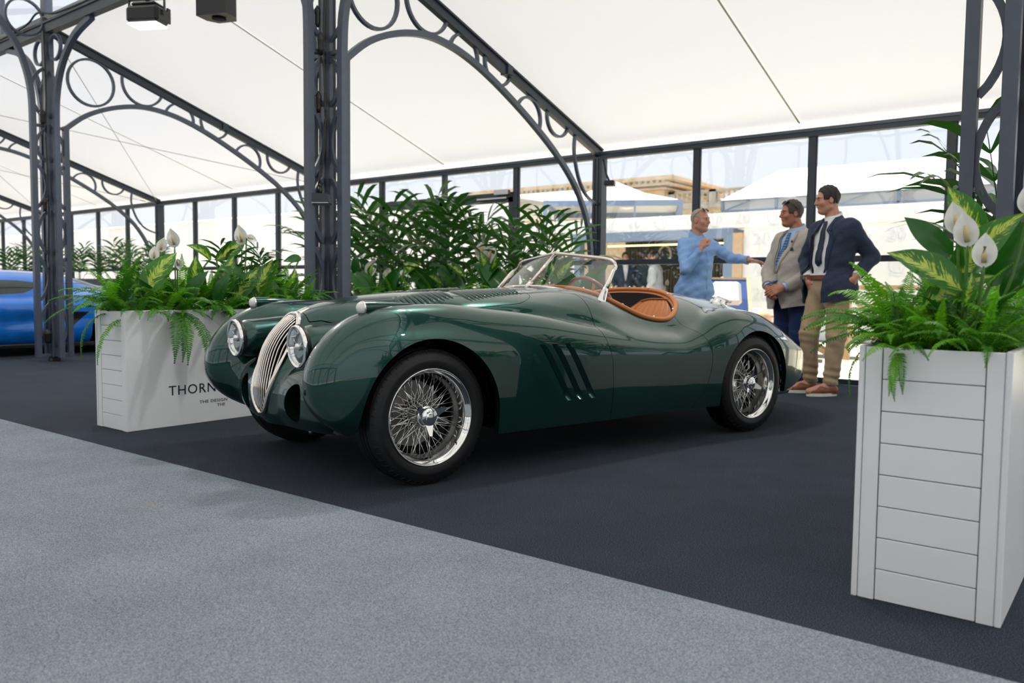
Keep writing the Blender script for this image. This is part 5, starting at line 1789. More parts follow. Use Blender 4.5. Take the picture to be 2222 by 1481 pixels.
leafy('dieffenbachia', (-5.08, 3.25, SZ), [((-5.15, 3.243, 1.088), (-5.15, 3.465, 1.218), 'dief2'), ((-5.02, 3.186, 0.824), (-5.02, 3.296, 1.107), 'dief'), ((-5.0, 3.362, 0.969), (-5.0, 3.148, 1.011), 'plain'), ((-5.02, 3.30, 0.82), (-4.96, 3.46, 1.03), 'dief'), ((-5.0, 3.14, 0.80), (-4.95, 3.22, 1.0), 'plain')],
      'yellow-mottled broad leaf plant in the middle of the logo planter', 'plant', FL, 2)
leafy('dieffenbachia', (-5.08, 3.62, SZ), [((-5.02, 3.471, 0.791), (-5.02, 3.613, 1.096), 'dief'), ((-5.12, 3.93, 1.121), (-5.12, 3.77, 1.086), 'plain'), ((-4.95, 3.546, 0.933), (-4.93, 3.607, 0.825), 'plain'), ((-5.1, 3.80, 0.84), (-5.08, 3.86, 1.033), 'dief')],
      'yellow-mottled broad leaf plant beside the lattice column', 'plant', FL, 3)
lily((-5.13, 2.93, SZ), [((-5.1, 2.89, 1.217), 0.125, (0, -0.25, 1)), ((-5.15, 2.847, 1.171), 0.10, (0, 0.3, 1)), ((-5.0, 2.875, 1.034), 0.075, (0, 0.25, -1)), ((-5.25, 2.846, 1.118), 0.10)], 'white peace lily with several blooms near the plank end of the logo planter', FL, 1)
lily((-5.12, 3.40, SZ), [((-5.1, 3.399, 1.268), 0.14, (0, -0.2, 1)), ((-5.06, 3.47, 1.235), 0.09, (0.1, 0.9, -0.3))], 'white peace lily blooming above the middle of the logo planter', FL, 2)
palm((-5.2, 3.38, SZ), 4, 0.55, 'small dark palm in the logo planter beside the tallest white bloom', None, 5)
palm((-5.2, 3.70, SZ), 4, 0.55, 'small dark palm in the logo planter next to the column', None, 6)

# --- planting: tall planter at the right ---------------------------------------------------
FRc = (0.15, -0.98, 0.10)
for y in (2.60, 2.78, 2.98, 3.2, 3.45, 3.75):
    for x, mix in ((-0.585, 'finelow'), (-0.475, 'fine' if y > 2.7 else 'finelow'), (-0.365, 'finelow')):
        fs += 1
        sc = 0.72 if y < 2.7 else 0.92
        fern((x, y, SZ + 0.03), 24, sc, 'fine bright green fern in the tall plank planter', 'ferns in the tall planter', mix, seed=fs, dark=0.25)
fern((-0.56, 2.53, SZ + 0.025), 5, 0.42, 'short fern sprigs hanging over the top plank', None, 'trail', seed=301, az=(-2.0, -1.1))
fern((-0.60, 2.62, SZ + 0.05), 8, 0.75, 'long fern sprays reaching towards the men', None, 'edge', seed=302, az=(2.3, 3.9))
fern((-0.62, 2.72, SZ + 0.05), 6, 0.95, 'upright fern beside the big mottled leaf', None, 'up', seed=303)
leafy('dieffenbachia', (-0.46, 2.76, SZ), [((-0.407, 2.78, 1.057), (-0.504, 2.78, 1.219), 'dief'), ((-0.484, 2.75, 1.013), (-0.615, 2.75, 1.129), 'plain'), ((-0.43, 2.62, 0.905), (-0.633, 2.62, 1.01), 'dief'), ((-0.459, 2.72, 0.93), (-0.283, 2.72, 1.124), 'dief2'), ((-0.388, 2.85, 0.929), (-0.263, 2.85, 1.134), 'plain'), ((-0.414, 2.6, 0.87), (-0.402, 2.6, 0.957), 'dief2'), ((-0.526, 2.66, 0.868), (-0.351, 2.66, 0.948), 'dief'), ((-0.338, 2.75, 0.884), (-0.284, 2.75, 0.999), 'plain')],
      'large yellow-mottled broad leaf plant in the tall plank planter', 'plant', FRc, 4)
lily((-0.42, 2.66, SZ), [((-0.422, 2.6, 1.079), 0.098, (-0.15, 0, 1)), ((-0.462, 2.68, 1.118), 0.095, (-0.2, 0, 1)), ((-0.372, 2.6, 1.020), 0.095, (0.0, 0.1, 1)), ((-0.288, 2.7, 1.162), 0.08)], 'white peace lily with open bloom in the tall plank planter', FRc, 3, leaves=4)
palm((-0.55, 4.85, SZ), 10, 1.08, 'dark green palm behind the lattice column at the frame edge', None, 3)
palm((-0.15, 5.6, SZ), 6, 1.05, 'dark green palm in the planter behind the frame-edge column', None, 4)

# --- planting: the row behind the car ----------------------------------------------------------
ORD = ['first', 'second', 'third', 'fourth', 'fifth', 'sixth', 'seventh', 'eighth', 'ninth', 'tenth']
PAL = 'slender dark green palm in the row behind the green car'
for k, (x, y, h) in enumerate(((-8.1, 6.72, 1.15), (-7.75, 6.8, 1.12), (-7.3, 6.72, 1.27), (-6.95, 6.72, 1.22), (-6.6, 6.80, 1.24), (-6.2, 6.70, 1.20), (-5.9, 6.75, 1.14), (-5.45, 6.74, 1.08), (-5.0, 6.74, 1.02), (-4.7, 6.72, 1.0))):
    palm((x, y, SZ), 5 + k % 2, h * 1.06, 'slender dark green palm behind the green car, %s in the row from the middle column' % ORD[k], 'palms behind the green car', 10 + k)
for k, x in enumerate(np.arange(-8.2, -4.5, 0.34)):
    fs += 1
    fern((float(x), 6.56, SZ), 12, 1.30, 'low green fern at the foot of the palms behind the green car', 'ferns under the palms', 'mixed', seed=fs, dark=0.6)
for k, x in enumerate(np.arange(-8.0, -4.5, 0.5)):
    fs += 1
    fern((float(x), 6.82, SZ), 11, 1.75, 'tall deep green fern between the palm stems behind the green car', 'tall ferns between the palms', 'up', seed=fs, dark=0.7)
FB = (0.62, -0.78, 0.1)
BL = [((-6.43, 6.7, 0.985), (-6.612, 6.7, 1.184)), ((-7.421, 6.7, 1.039), (-7.397, 6.7, 1.314), 'plain'), ((-5.429, 6.7, 1.083), (-5.494, 6.7, 1.301)), ((-5.747, 6.7, 1.035), (-5.947, 6.7, 1.161)), ((-7.181, 6.7, 1.038), (-7.064, 6.7, 1.2)), ((-4.552, 6.7, 0.988), (-4.314, 6.7, 1.188)), ((-6.648, 6.7, 1.063), (-6.289, 6.7, 1.164)), ((-6.046, 6.7, 0.935), (-6.218, 6.7, 1.036)), ((-4.497, 6.7, 0.943), (-4.583, 6.7, 1.169)), ((-5.367, 6.7, 1.083), (-5.278, 6.7, 1.273))]
for lo_, hi_, lab in ((-8.5, -6.8, 'mottled broad leaf plant under the palms beside the middle column'), (-6.8, -5.98, 'mottled broad leaf plant under the palms above the bonnet louvres'), (-5.98, -5.0, 'mottled broad leaf plant behind the far windscreen pane'), (-5.0, -4.0, 'mottled broad leaf plant seen through the near windscreen pane')):
    g_ = [l for l in BL if lo_ < l[0][0] <= hi_]
    xm = sum(l[0][0] for l in g_) / len(g_)
    g_ = [((l[0][0], 6.52, l[0][2]), (l[1][0], 6.48, l[1][2])) + tuple(l[2:]) for l in g_]
    g_ = g_ + [((l[0][0] + 0.22, 6.60, 0.84), (l[0][0] + 0.36 * (1 if q % 2 else -1) + 0.2, 6.5, 1.16), 'plain') for q, l in enumerate(g_)]
    leafy('dieffenbachia', (xm, 6.62, SZ), g_, lab, 'plant', FB, int(-xm * 10))
lily((-7.2, 6.64, SZ), [((-7.247, 6.6, 1.155), 0.22, (0.5, 0, 0.7)), ((-6.981, 6.6, 1.078), 0.16, (0.3, 0, 0.9)), ((-7.538, 6.6, 1.142), 0.2, (0.2, 0, -1))], 'white peace lily under the palms beside the middle column', FB, 7, leaves=6)
lily((-5.5, 6.64, SZ), [((-5.562, 6.6, 1.264), 0.22, (0.1, 0, -1)), ((-5.449, 6.6, 1.286), 0.22, (0.25, 0, 0.9))], 'white peace lily pair under the palms behind the far windscreen pane', FB, 8, leaves=6)
for k, x in enumerate((-19.8, -18.9, -18.2, -17.4, -16.6, -15.8, -15.0, -14.4, -13.7)):
    palm((x, 7.45, 0.93), 7, 0.80, 'bushy green palm in the navy trough, %s counted from the far end' % ORD[k], 'palms in the navy trough', 30 + k)
# ================================================================== the blue coupe beyond the column
blue = empty('coupe', (-12.06, 2.87, 0), PI / 2, 'glossy bright blue low sports coupe beyond the lattice column', 'car')
M['blue'] = mat('bright_blue_paint', (0.001, 0.19, 0.76), 0.30, 0.15, coat=1.0, coat_rough=0.02)
M['tint'] = mat('dark_tinted_glass', (0.03, 0.045, 0.045), 0.03, spec=0.9)
M['carbon'] = mat('gloss_black', (0.010, 0.010, 0.012), 0.2, spec=0.6)
_bt = pch([-0.95, -0.8, -0.4, 0.0, 0.6, 1.2, 1.8, 2.3, 2.65, 3.1, 3.45, 3.6], [0.36, 0.50, 0.66, 0.74, 0.77, 0.78, 0.80, 0.86, 0.89, 0.86, 0.80, 0.68])
_bw = pch([-0.95, -0.7, 0.0, 0.8, 1.4, 2.0, 2.65, 3.2, 3.6], [0.60, 0.84, 0.94, 0.93, 0.92, 0.95, 0.97, 0.93, 0.80])
_gt = pch([0.1, 0.5, 0.9, 1.2, 1.5, 1.85, 2.35, 2.8, 3.2], [0.60, 0.84, 1.01, 1.075, 1.095, 1.085, 1.01, 0.86, 0.70])
_gw = pch([0.1, 0.5, 1.0, 1.6, 2.2, 2.8, 3.2], [0.60, 0.72, 0.76, 0.77, 0.70, 0.55, 0.40])
def blue_body(P):
    x = P[:, 0]; y = np.abs(P[:, 1]); z = P[:, 2]
    f = section(y, z, 0.0, _bw(x), 0.50, _bt(x), 0.02, 3.4)
    # waisted flank below the shoulder, rising to the rear intake
    fl = np.exp(-((z - (0.42 + 0.05 * (x - 1.2))) / 0.10) ** 2) * np.clip((x - 0.5) / 0.8, 0, 1) * np.clip((2.3 - x) / 0.4, 0, 1)
    f = f + 0.035 * fl
    f = smax(f, np.maximum(-0.93 - x, x - 3.56), 0.08)
    g = section(y, z, 0.0, _gw(x), 0.55, _gt(x), 0.3, 2.7)
    g = smax(g, np.maximum(0.15 - x, x - 3.15), 0.05)
    return smin(f, g, 0.05)
bV, bQ, bN = isosurface(blue_body, np.arange(-1.0, 3.66, 0.022), np.arange(-1.02, 1.021, 0.022), np.arange(0.06, 1.16, 0.02), band=0.12)
bT = tris_of(bQ)
def g_barch(xc):
    def g(P):
        x, y, z = P.T
        v = np.sqrt(((x - xc) / 0.375) ** 2 + (np.maximum(z - 0.34, 0) / 0.375) ** 2) - 1
        return np.where(np.abs(y) > 0.6, v, 0.3)
    return g
def g_bwin(P):      # > 0 in the side window
    x, y, z = P.T
    top = np.interp(x, [0.3, 0.7, 1.1, 1.5, 1.72], [0.80, 0.93, 0.965, 0.955, 0.93]); bot = np.interp(x, [0.3, 0.8, 1.2, 1.5, 1.62, 1.72], [0.79, 0.775, 0.772, 0.79, 0.83, 0.92])
    return np.where(np.abs(y) > 0.45, np.minimum(top - z, z - bot), -0.1)
def g_brear(P):     # rear quarter glass strip
    x, y, z = P.T
    return np.where((np.abs(y) > 0.25), np.minimum(np.minimum(0.028 - np.abs(z - (1.02 - 0.40 * (x - 2.18))) * 1.0, x - 2.15), 2.62 - x), -0.1)
def g_bint(P):      # black side intake
    x, y, z = P.T
    return np.where(np.abs(y) > 0.6, np.minimum(np.minimum(0.555 - z, z - (0.36 + 0.9 * (x - 2.02))), np.minimum(x - 1.96, 2.30 - x)), -0.1)
bV, bN, bT, _ = clip(bV, bN, bT, bV[:, 2] - 0.14)
for xc in (0.0, 2.65): bV, bN, bT, _ = clip(bV, bN, bT, g_barch(xc)(bV))
def bpiece(name, gs, m, sgn=None):
    V, N, T = bV, bN, bT; E = []
    for g in gs:
        V, N, T, e = clip(V, N, T, g(V)); E += e
    V, N, T, E = compact(V, N, T, [])
    return put(name, V, N, T, m, blue)
bpiece('body_shell', [lambda P: -g_bwin(P), lambda P: -g_brear(P), lambda P: -g_bint(P)], M['blue'])
for s in (-1, 1):
    bpiece('side_window', [g_bwin, lambda P: s * P[:, 1]], M['tint'])
    bpiece('quarter_window', [g_brear, lambda P: s * P[:, 1]], M['tint'])
    bpiece('intake', [g_bint, lambda P: s * P[:, 1]], M['carbon'])
    m = MB(); m.box((-0.3, s * 0.80, 0.10), (2.9, s * 0.92, 0.155), 0.01); m.build('sill', M['carbon'], blue)
    for xc in (0.0, 2.65):
        m = MB(); n = 20
        P = [(xc + 0.38 * math.cos(PI * i / n), 0.34 + 0.38 * math.sin(PI * i / n)) for i in range(n + 1)]
        m.add([(a, s * 0.90, b_) for a, b_ in P] + [(a, s * 0.55, b_) for a, b_ in P], [(i, i + 1, n + 2 + i, n + 1 + i) for i in range(n)] + [tuple(range(n + 1, 2 * n + 2))]); m.build('wheel_well', M['dark'], blue)
        w = empty('wheel', (xc, s * 0.79, 0.34), 0 if s < 0 else PI, parent=blue)
        m = MB(); m.lathe([(0.25, -0.12), (0.27, -0.135), (0.31, -0.13), (0.335, -0.11), (0.34, 0.0), (0.335, 0.11), (0.25, 0.12)], 48, axis='y'); m.build('tyre', M['tyre'], w)
        m = MB(); m.lathe([(0.25, -0.12), (0.24, -0.10), (0.235, 0.05)], 40, axis='y')
        for k in range(10):
            a = 2 * PI * k / 10; m.bar((0.04 * math.cos(a), -0.08, 0.04 * math.sin(a)), (0.242 * math.cos(a), -0.11, 0.242 * math.sin(a)), 0.02, 0.03, up=(0, 1, 0))
        m.lathe([(0.0, -0.10), (0.05, -0.10), (0.06, -0.06)], 20, axis='y'); m.build('rim', M['carbon'], w)
m = MB(); m.box((-0.8, -0.6, 0.12), (3.4, 0.6, 0.15)); m.build('floor_pan', M['dark'], blue)
# ================================================================== people
M['skin'] = mat('skin', (0.55, 0.29, 0.20), 0.5, noise=(30, (0.48, 0.22, 0.15), 0.3), subsurf=0.15)
M['skin_tan'] = mat('tanned_skin', (0.47, 0.21, 0.13), 0.5, noise=(30, (0.40, 0.16, 0.10), 0.3), subsurf=0.15)
M['eye_white'] = mat('eye_white', (0.75, 0.73, 0.70), 0.2)
M['iris'] = mat('iris', (0.03, 0.02, 0.015), 0.15)
M['lips'] = mat('lips', (0.42, 0.15, 0.12), 0.45)
M['hair_dark'] = mat('dark_brown_hair', (0.007, 0.005, 0.004), 0.5, noise=(120, (0.022, 0.016, 0.012), 0.2), bump=(200, 0.8, 0.004))
M['hair_brown'] = mat('greying_brown_hair', (0.022, 0.015, 0.011), 0.5, noise=(120, (0.09, 0.07, 0.058), 0.15), bump=(200, 0.8, 0.004))
M['hair_grey'] = mat('cropped_grey_hair', (0.30, 0.22, 0.16), 0.6, noise=(140, (0.42, 0.36, 0.31), 0.2), bump=(200, 0.5, 0.002))
def cloth(name, c, c2, sc=140, rough=0.85):
    return mat(name, c, rough, noise=(sc, c2, 0.25), bump=(9, 0.35, 0.03), sheen=0.1, spec=0.2)
M['blue_shirt'] = cloth('pale_blue_linen', (0.20, 0.37, 0.72), (0.30, 0.48, 0.80), 160)
M['white_shirt'] = cloth('white_cotton', (0.80, 0.81, 0.84), (0.76, 0.78, 0.82), 60)
M['lightblue_shirt'] = cloth('light_blue_cotton', (0.35, 0.50, 0.78), (0.42, 0.56, 0.80), 60)
M['beige_jacket'] = cloth('beige_linen_wool', (0.50, 0.46, 0.42), (0.40, 0.365, 0.33), 130)
M['navy_jacket'] = cloth('navy_blazer_cloth', (0.020, 0.032, 0.058), (0.035, 0.05, 0.085), 160)
M['navy_trousers'] = cloth('navy_trouser_cloth', (0.012, 0.028, 0.085), (0.018, 0.038, 0.11), 120)
M['chinos'] = cloth('khaki_cotton', (0.42, 0.315, 0.20), (0.37, 0.275, 0.17), 120)
M['grey_trousers'] = cloth('stone_cotton', (0.36, 0.34, 0.31), (0.30, 0.28, 0.25), 120)
M['shoe_tan'] = mat('tan_leather_shoe', (0.20, 0.065, 0.028), 0.4)
M['sole'] = mat('off_white_sole', (0.70, 0.68, 0.63), 0.6)
M['belt'] = mat('brown_belt', (0.16, 0.055, 0.022), 0.4)
M['tie_navy'] = mat('navy_tie', (0.010, 0.018, 0.045), 0.6)
M['watch'] = mat('watch_metal', (0.3, 0.3, 0.32), 0.25, 0.9)
def stripes():
    m = mat('blue_striped_tie', (0.02, 0.07, 0.22), 0.5)
    nt = m.node_tree; tc = nt.nodes.new('ShaderNodeTexCoord'); w = nt.nodes.new('ShaderNodeTexWave')
    w.bands_direction = 'DIAGONAL'; w.inputs['Scale'].default_value = 16
    r = nt.nodes.new('ShaderNodeValToRGB'); r.color_ramp.interpolation = 'CONSTANT'
    r.color_ramp.elements[0].color = (0.015, 0.05, 0.17, 1); r.color_ramp.elements[1].position = 0.55; r.color_ramp.elements[1].color = (0.10, 0.28, 0.55, 1)
    nt.links.new(tc.outputs['Object'], w.inputs['Vector']); nt.links.new(w.outputs['Fac'], r.inputs[0]); nt.links.new(r.outputs[0], nt.nodes['Principled BSDF'].inputs['Base Color'])
    return m
M['tie_stripe'] = stripes()

def union(prims):
    """prims: (a, b, ra, rb, k) tapered capsules or ('e', centre, radii, k)"""
    box = [(np.minimum(p[0], p[1]) - max(p[2], p[3]) - 0.10, np.maximum(p[0], p[1]) + max(p[2], p[3]) + 0.10) for p in prims]
    def f(P):
        d = np.full(len(P), 0.4)
        C3 = np.ascontiguousarray(P.T)
        for p, (lo, hi) in zip(prims, box):
            i = np.flatnonzero((C3[2] > lo[2]) & (C3[2] < hi[2]))
            if not len(i): continue
            i = i[(C3[0][i] > lo[0]) & (C3[0][i] < hi[0])]
            i = i[(C3[1][i] > lo[1]) & (C3[1][i] < hi[1])]
            if len(i): d[i] = smin(d[i], capsule(P[i], p[0], p[1], p[2], p[3]), p[4])
        return d
    return f

def axis_grid(lo, hi, coarse, fines, fine):
    """1-D grid, finer inside the given intervals"""
    xs_ = [lo]
    while xs_[-1] < hi:
        x = xs_[-1]
        xs_.append(x + (fine if any(a - fine <= x <= b_ for a, b_ in fines) else coarse))
    return np.array(xs_)

def hand_prims(w, d, n, thumb, curls, sc=1.0, spread=0.0, tcurl=0.6):
    """w wrist, d wrist->fingers, n palm normal, thumb = side of the thumb (vector)"""
    w, d, n, t = (Vector(v) for v in (w, d, n, thumb))
    d.normalize(); n = (n - d * n.dot(d)).normalized(); t = (t - d * t.dot(d) - n * t.dot(n)).normalized()
    pr = [(tuple(w - d * 0.02), tuple(w + d * 0.02), 0.027 * sc, 0.026 * sc, 0.02)]
    ks = []
    for i, (off, L) in enumerate(((0.030, 0.90), (0.010, 1.0), (-0.010, 0.95), (-0.029, 0.76))):
        kn = w + d * (0.085 - 0.004 * abs(i - 1)) * sc + t * off * sc
        pr.append((tuple(w + d * 0.015 + t * off * 0.7 * sc), tuple(kn), 0.0145 * sc, 0.0125 * sc, 0.012))
        ks.append((kn, L, off))
    for (kn, L, off), c in zip(ks, curls):
        a = c * 0.75; p = kn; dd = (d + t * (off * spread * 14)).normalized()
        for seg, bend, r0, r1 in ((0.043, 1.0, 0.0100, 0.0092), (0.027, 1.15, 0.0092, 0.0084), (0.022, 0.8, 0.0084, 0.0072)):
            q = p + (dd * math.cos(a) + n * math.sin(a)) * seg * L * sc
            pr.append((tuple(p), tuple(q), r0 * sc, r1 * sc, 0.004)); p = q; a += c * bend
    b_ = w + d * 0.022 * sc + t * 0.022 * sc; dd = (d * 0.62 + t * 0.78 + n * 0.25).normalized()
    m1 = b_ + dd * 0.040 * sc; d2 = (d * 0.85 + t * (0.55 - tcurl) + n * 0.35 * tcurl).normalized(); m2 = m1 + d2 * 0.030 * sc; m3 = m2 + (d2 + n * 0.15).normalized() * 0.024 * sc
    pr += [(tuple(b_ - dd * 0.01), tuple(m1), 0.015 * sc, 0.0118 * sc, 0.012), (tuple(m1), tuple(m2), 0.0112 * sc, 0.0104 * sc, 0.004), (tuple(m2), tuple(m3), 0.0104 * sc, 0.0085 * sc, 0.004)]
    return pr

def frame_of(d):
    x = Vector((d[0], d[1], 0)).normalized(); return x, Vector((-x.y, x.x, 0))

def make_man(S):
    J = {k: Vector(v) for k, v in S['j'].items()}
    root = empty('person', S['loc'], S['rz'], S['label'], 'person')
    hc = J['head']; hf, hl = frame_of(S['look']); hs = S.get('head_scale', 0.93)
    hu = Vector((0, 0, 1)) ; pitch = S.get('nod', 0.0)
    hx = (hf * math.cos(pitch) - hu * math.sin(pitch)); hz = (hu * math.cos(pitch) + hf * math.sin(pitch))
    HR = np.array([hx, hl, hz])            # rows: head axes in the figure's frame
    def H(x, y, z): return hc + (hx * x + hl * y + hz * z) * hs
    def head_sdf(P):
        q = (P - np.array(hc)) @ HR.T / hs
        ay = np.abs(q[:, 1]); q2 = np.stack([q[:, 0], ay, q[:, 2]], 1)
        f = ellipsoid(q2, (-0.012, 0, 0.035), (0.099, 0.078, 0.100))
        f = smin(f, ellipsoid(q2, (0.028, 0, -0.035), (0.066, 0.060, 0.088)), 0.035)
        f = smin(f, capsule(q2, (0.045, 0.0, -0.098), (-0.01, 0.047, -0.065), 0.030, 0.026), 0.03)     # jaw
        f = smin(f, ellipsoid(q2, (0.072, 0, -0.098), (0.022, 0.024, 0.020)), 0.02)                     # chin
        f = smin(f, capsule(q2, (0.083, 0.0, 0.030), (0.078, 0.042, 0.030), 0.013, 0.010), 0.018)      # brow
        f = smin(f, ellipsoid(q2, (0.066, 0.040, -0.022), (0.024, 0.024, 0.026)), 0.02)                 # cheek
        f = smax(f, -ellipsoid(q2, (0.103, 0.033, 0.010), (0.022, 0.022, 0.015)), 0.014)                # eye socket
        f = smin(f, ellipsoid(q2, (0.077, 0.033, 0.010), (0.014, 0.017, 0.013)), 0.006)                 # lid
        f = smin(f, capsule(q2, (0.090, 0.0, 0.018), (0.113, 0.0, -0.022), 0.009, 0.0125), 0.012)      # nose
        f = smin(f, ellipsoid(q2, (0.097, 0.011, -0.028), (0.012, 0.009, 0.008)), 0.006)
        f = smin(f, capsule(q2, (0.093, 0.0, -0.054), (0.083, 0.022, -0.057), 0.0075, 0.004), 0.006)   # lips
        f = smin(f, capsule(q2, (0.090, 0.0, -0.066), (0.081, 0.020, -0.064), 0.0085, 0.004), 0.006)
        ear = ellipsoid(q2, (-0.008, 0.080, -0.004), (0.020, 0.010, 0.032))
        ear = smax(ear, -ellipsoid(q2, (0.0, 0.092, 0.0), (0.010, 0.008, 0.017)), 0.006)
        f = smin(f, ear, 0.006)
        return f * hs
    J.setdefault('chin_back', H(-0.035, 0, -0.06))
    chest = (J['shL'] + J['shR']) / 2; hip = (J['hipL'] + J['hipR']) / 2
    bf, bl = frame_of(S['face'])
    nb = J['neck']
    body = [(tuple(H(-0.03, 0, -0.04)), tuple(nb), 0.056, 0.060, 0.04), (tuple(nb), tuple(chest + Vector((0, 0, -0.07))), 0.058, 0.075, 0.04)]
    mid = chest.lerp(hip, 0.5)
    body += [(tuple(chest.lerp(J['shL'], 0.55) + Vector((0, 0, -0.06))), tuple(chest.lerp(J['shR'], 0.55) + Vector((0, 0, -0.07))), 0.078, 0.078, 0.05),
             (tuple(chest + Vector((0, 0, -0.1))), tuple(mid), 0.095, 0.10, 0.06), (tuple(mid + bf * S.get('belly', 0.0) * 0.6), tuple(hip), 0.10, 0.11, 0.06)]
    for s in 'LR':
        body += [(tuple(J['hip' + s]), tuple(J['kn' + s]), 0.085, 0.056, 0.05), (tuple(J['kn' + s]), tuple(J['an' + s]), 0.055, 0.038, 0.03),
                 (tuple(J['an' + s]), tuple(J['toe' + s]), 0.040, 0.030, 0.02), (tuple(J['sh' + s]), tuple(J['el' + s]), 0.052, 0.042, 0.04),
                 (tuple(J['el' + s]), tuple(J['wr' + s]), 0.041, 0.027, 0.02)]
        body += hand_prims(*S['hand' + s])
    ub = union(body)
    def fbody(P):
        d = ub(P)
        i = np.flatnonzero(np.abs(P - np.array(hc)).max(1) < 0.24)
        if len(i): d[i] = smin(d[i], head_sdf(P[i]), 0.012)
        return d
    pts = np.array([p for b_ in body for p in (b_[0], b_[1])])
    lo, hi = pts.min(0) - 0.14, pts.max(0) + 0.14; hi[2] = hc.z + 0.16
    hands = [Vector(S['hand' + s][0]) + Vector(S['hand' + s][1]).normalized() * 0.085 for s in 'LR']
    fin = [[(hc[a] - 0.13, hc[a] + 0.15)] + [(h[a] - 0.11, h[a] + 0.11) for h in hands] for a in range(3)]
    FN = 0.013 if S.get('far') else 0.0065
    V, F, N = isosurface(fbody, axis_grid(lo[0], hi[0], 0.02, fin[0], FN), axis_grid(lo[1], hi[1], 0.02, fin[1], FN), axis_grid(lo[2], hi[2], 0.022, fin[2], FN), band=0.10)
    mesh_obj('body', V, F, M[S['skin']], root, smooth=True, normals=N)
    # eyes, brows
    for s in (-1, 1):
        c = H(0.0775, s * 0.033, 0.008)
        m = MB(); m.lathe([(0.0, 0.0115), (0.005, 0.0102), (0.009, 0.0065), (0.0105, 0.0), (0.007, -0.008)], 12); e = m.build('eye', M['eye_white'], root, xf=Matrix.Translation(c + hx * 0.0028) @ hx.to_track_quat('Z', 'Y').to_matrix().to_4x4())
        m = MB(); m.lathe([(0.0, 0.0124), (0.0045, 0.0113), (0.0062, 0.0095)], 10); m.build('iris', M['iris'], e, xf=Matrix.Translation(c + hx * 0.0030) @ hx.to_track_quat('Z', 'Y').to_matrix().to_4x4())
        m = MB(); m.tube([H(0.0955, s * 0.014, 0.028), H(0.0945, s * 0.03, 0.034), H(0.083, s * 0.048, 0.028)], [0.0035, 0.0045, 0.002], 6); m.build('eyebrow', M[S['hair']], root)
        m = MB(); m.tube([H(0.090, s * 0.020, 0.0135), H(0.0935, s * 0.032, 0.0165), H(0.084, s * 0.047, 0.0125)], [0.003, 0.0042, 0.003], 6); m.build('eyelid', M[S['skin']], root)
    m = MB(); m.tube([H(0.089, -0.020, -0.060), H(0.0985, 0, -0.0585), H(0.089, 0.020, -0.060)], [0.002, 0.0048, 0.002], 6); m.build('mouth', M['lips'], root)
    # hair
    hv = S['hairstyle']
    def fh(P):
        q = (P - np.array(hc)) @ HR.T / hs
        f = ellipsoid(q, (-0.014, 0, 0.038), (0.105 + hv[0], 0.083 + hv[0], 0.104 + hv[0] * 1.6))
        if hv[3]: f = f + 0.004 * np.sin(q[:, 0] * 160 + q[:, 1] * 60) * np.sin(q[:, 1] * 130)
        g = np.minimum(hv[1] - q[:, 0] + 0.55 * np.maximum(0, q[:, 2] - 0.06) * hv[4], 9)         # front hairline
        side = q[:, 2] - np.where(q[:, 0] > -0.03, hv[2], -0.065)                                 # lower edge
        return np.maximum(np.maximum(f * hs, -g), -side)
    a = np.array(hc)
    g1 = [np.arange(a[k] - 0.13, a[k] + 0.15, 0.0055) for k in range(3)]
    V, F, N = isosurface(fh, *g1, band=0.06, project=1)
    mesh_obj('hair', V, F, M[S['hair']], root, smooth=True)
    # trousers
    ST = 0.026 if S.get('far') else 0.014
    cl = []
    for s in 'LR':
        cl += [(tuple(J['hip' + s] + Vector((0, 0, 0.02))), tuple(J['kn' + s]), 0.108, 0.082, 0.05), (tuple(J['kn' + s]), tuple(J['an' + s]), 0.081, 0.062, 0.03)]
    cl += [(tuple(J['hipL'] + Vector((0, 0, 0.04))), tuple(J['hipR'] + Vector((0, 0, 0.04))), 0.112, 0.112, 0.05), (tuple(hip), tuple(hip + Vector((0, 0, 0.16))), 0.13, 0.118, 0.06)]
    uc = union(cl)
    ank = min(J['anL'].z, J['anR'].z)
    def ft(P):
        z = P[:, 2]; w = np.exp(-((z - 0.16) / 0.10) ** 2) + 0.5 * np.exp(-((z - J['knL'].z) / 0.10) ** 2)
        return uc(P) + 0.005 * w * np.sin(z * 95 + 14 * P[:, 0] + 9 * P[:, 1]) + 0.003 * np.sin(z * 30 + P[:, 0] * 40)
    p = np.array([q for b_ in cl for q in (b_[0], b_[1])]); lo, hi = p.min(0) - 0.16, p.max(0) + 0.16
    V, F, N = isosurface(ft, np.arange(lo[0], hi[0], ST), np.arange(lo[1], hi[1], ST), np.arange(0.0, hip.z + 0.2, ST))
    T = tris_of(F); V, N, T, e1 = clip(V, N, T, V[:, 2] - S.get('cuff', 0.075)); V, N, T, e2 = clip(V, N, T, S['belt'] - V[:, 2]); V, N, T, _ = compact(V, N, T)
    mesh_obj('trousers', V, T, M[S['trousers']], root, smooth=True, normals=N)
    # shoes
    for s in 'LR':
        a, t = J['an' + s], J['toe' + s]; d = (t - a); d.z = 0; d.normalize(); sd = Vector((-d.y, d.x, 0))
        b0 = Vector((a.x, a.y, 0)) - d * 0.055; b1 = b0 + d * 0.265
        fs_ = union([(tuple(b0 + Vector((0, 0, 0.055)) + d * 0.03), tuple(b0 + Vector((0, 0, 0.085)) + d * 0.05), 0.040, 0.036, 0.03), (tuple(b0 + d * 0.03 + Vector((0, 0, 0.045))), tuple(b0 + d * 0.15 + Vector((0, 0, 0.05))), 0.040, 0.040, 0.03), (tuple(b0 + d * 0.14 + Vector((0, 0, 0.045))), tuple(b1 - d * 0.035 + Vector((0, 0, 0.036))), 0.046, 0.034, 0.03)])
        c = (b0 + b1) / 2
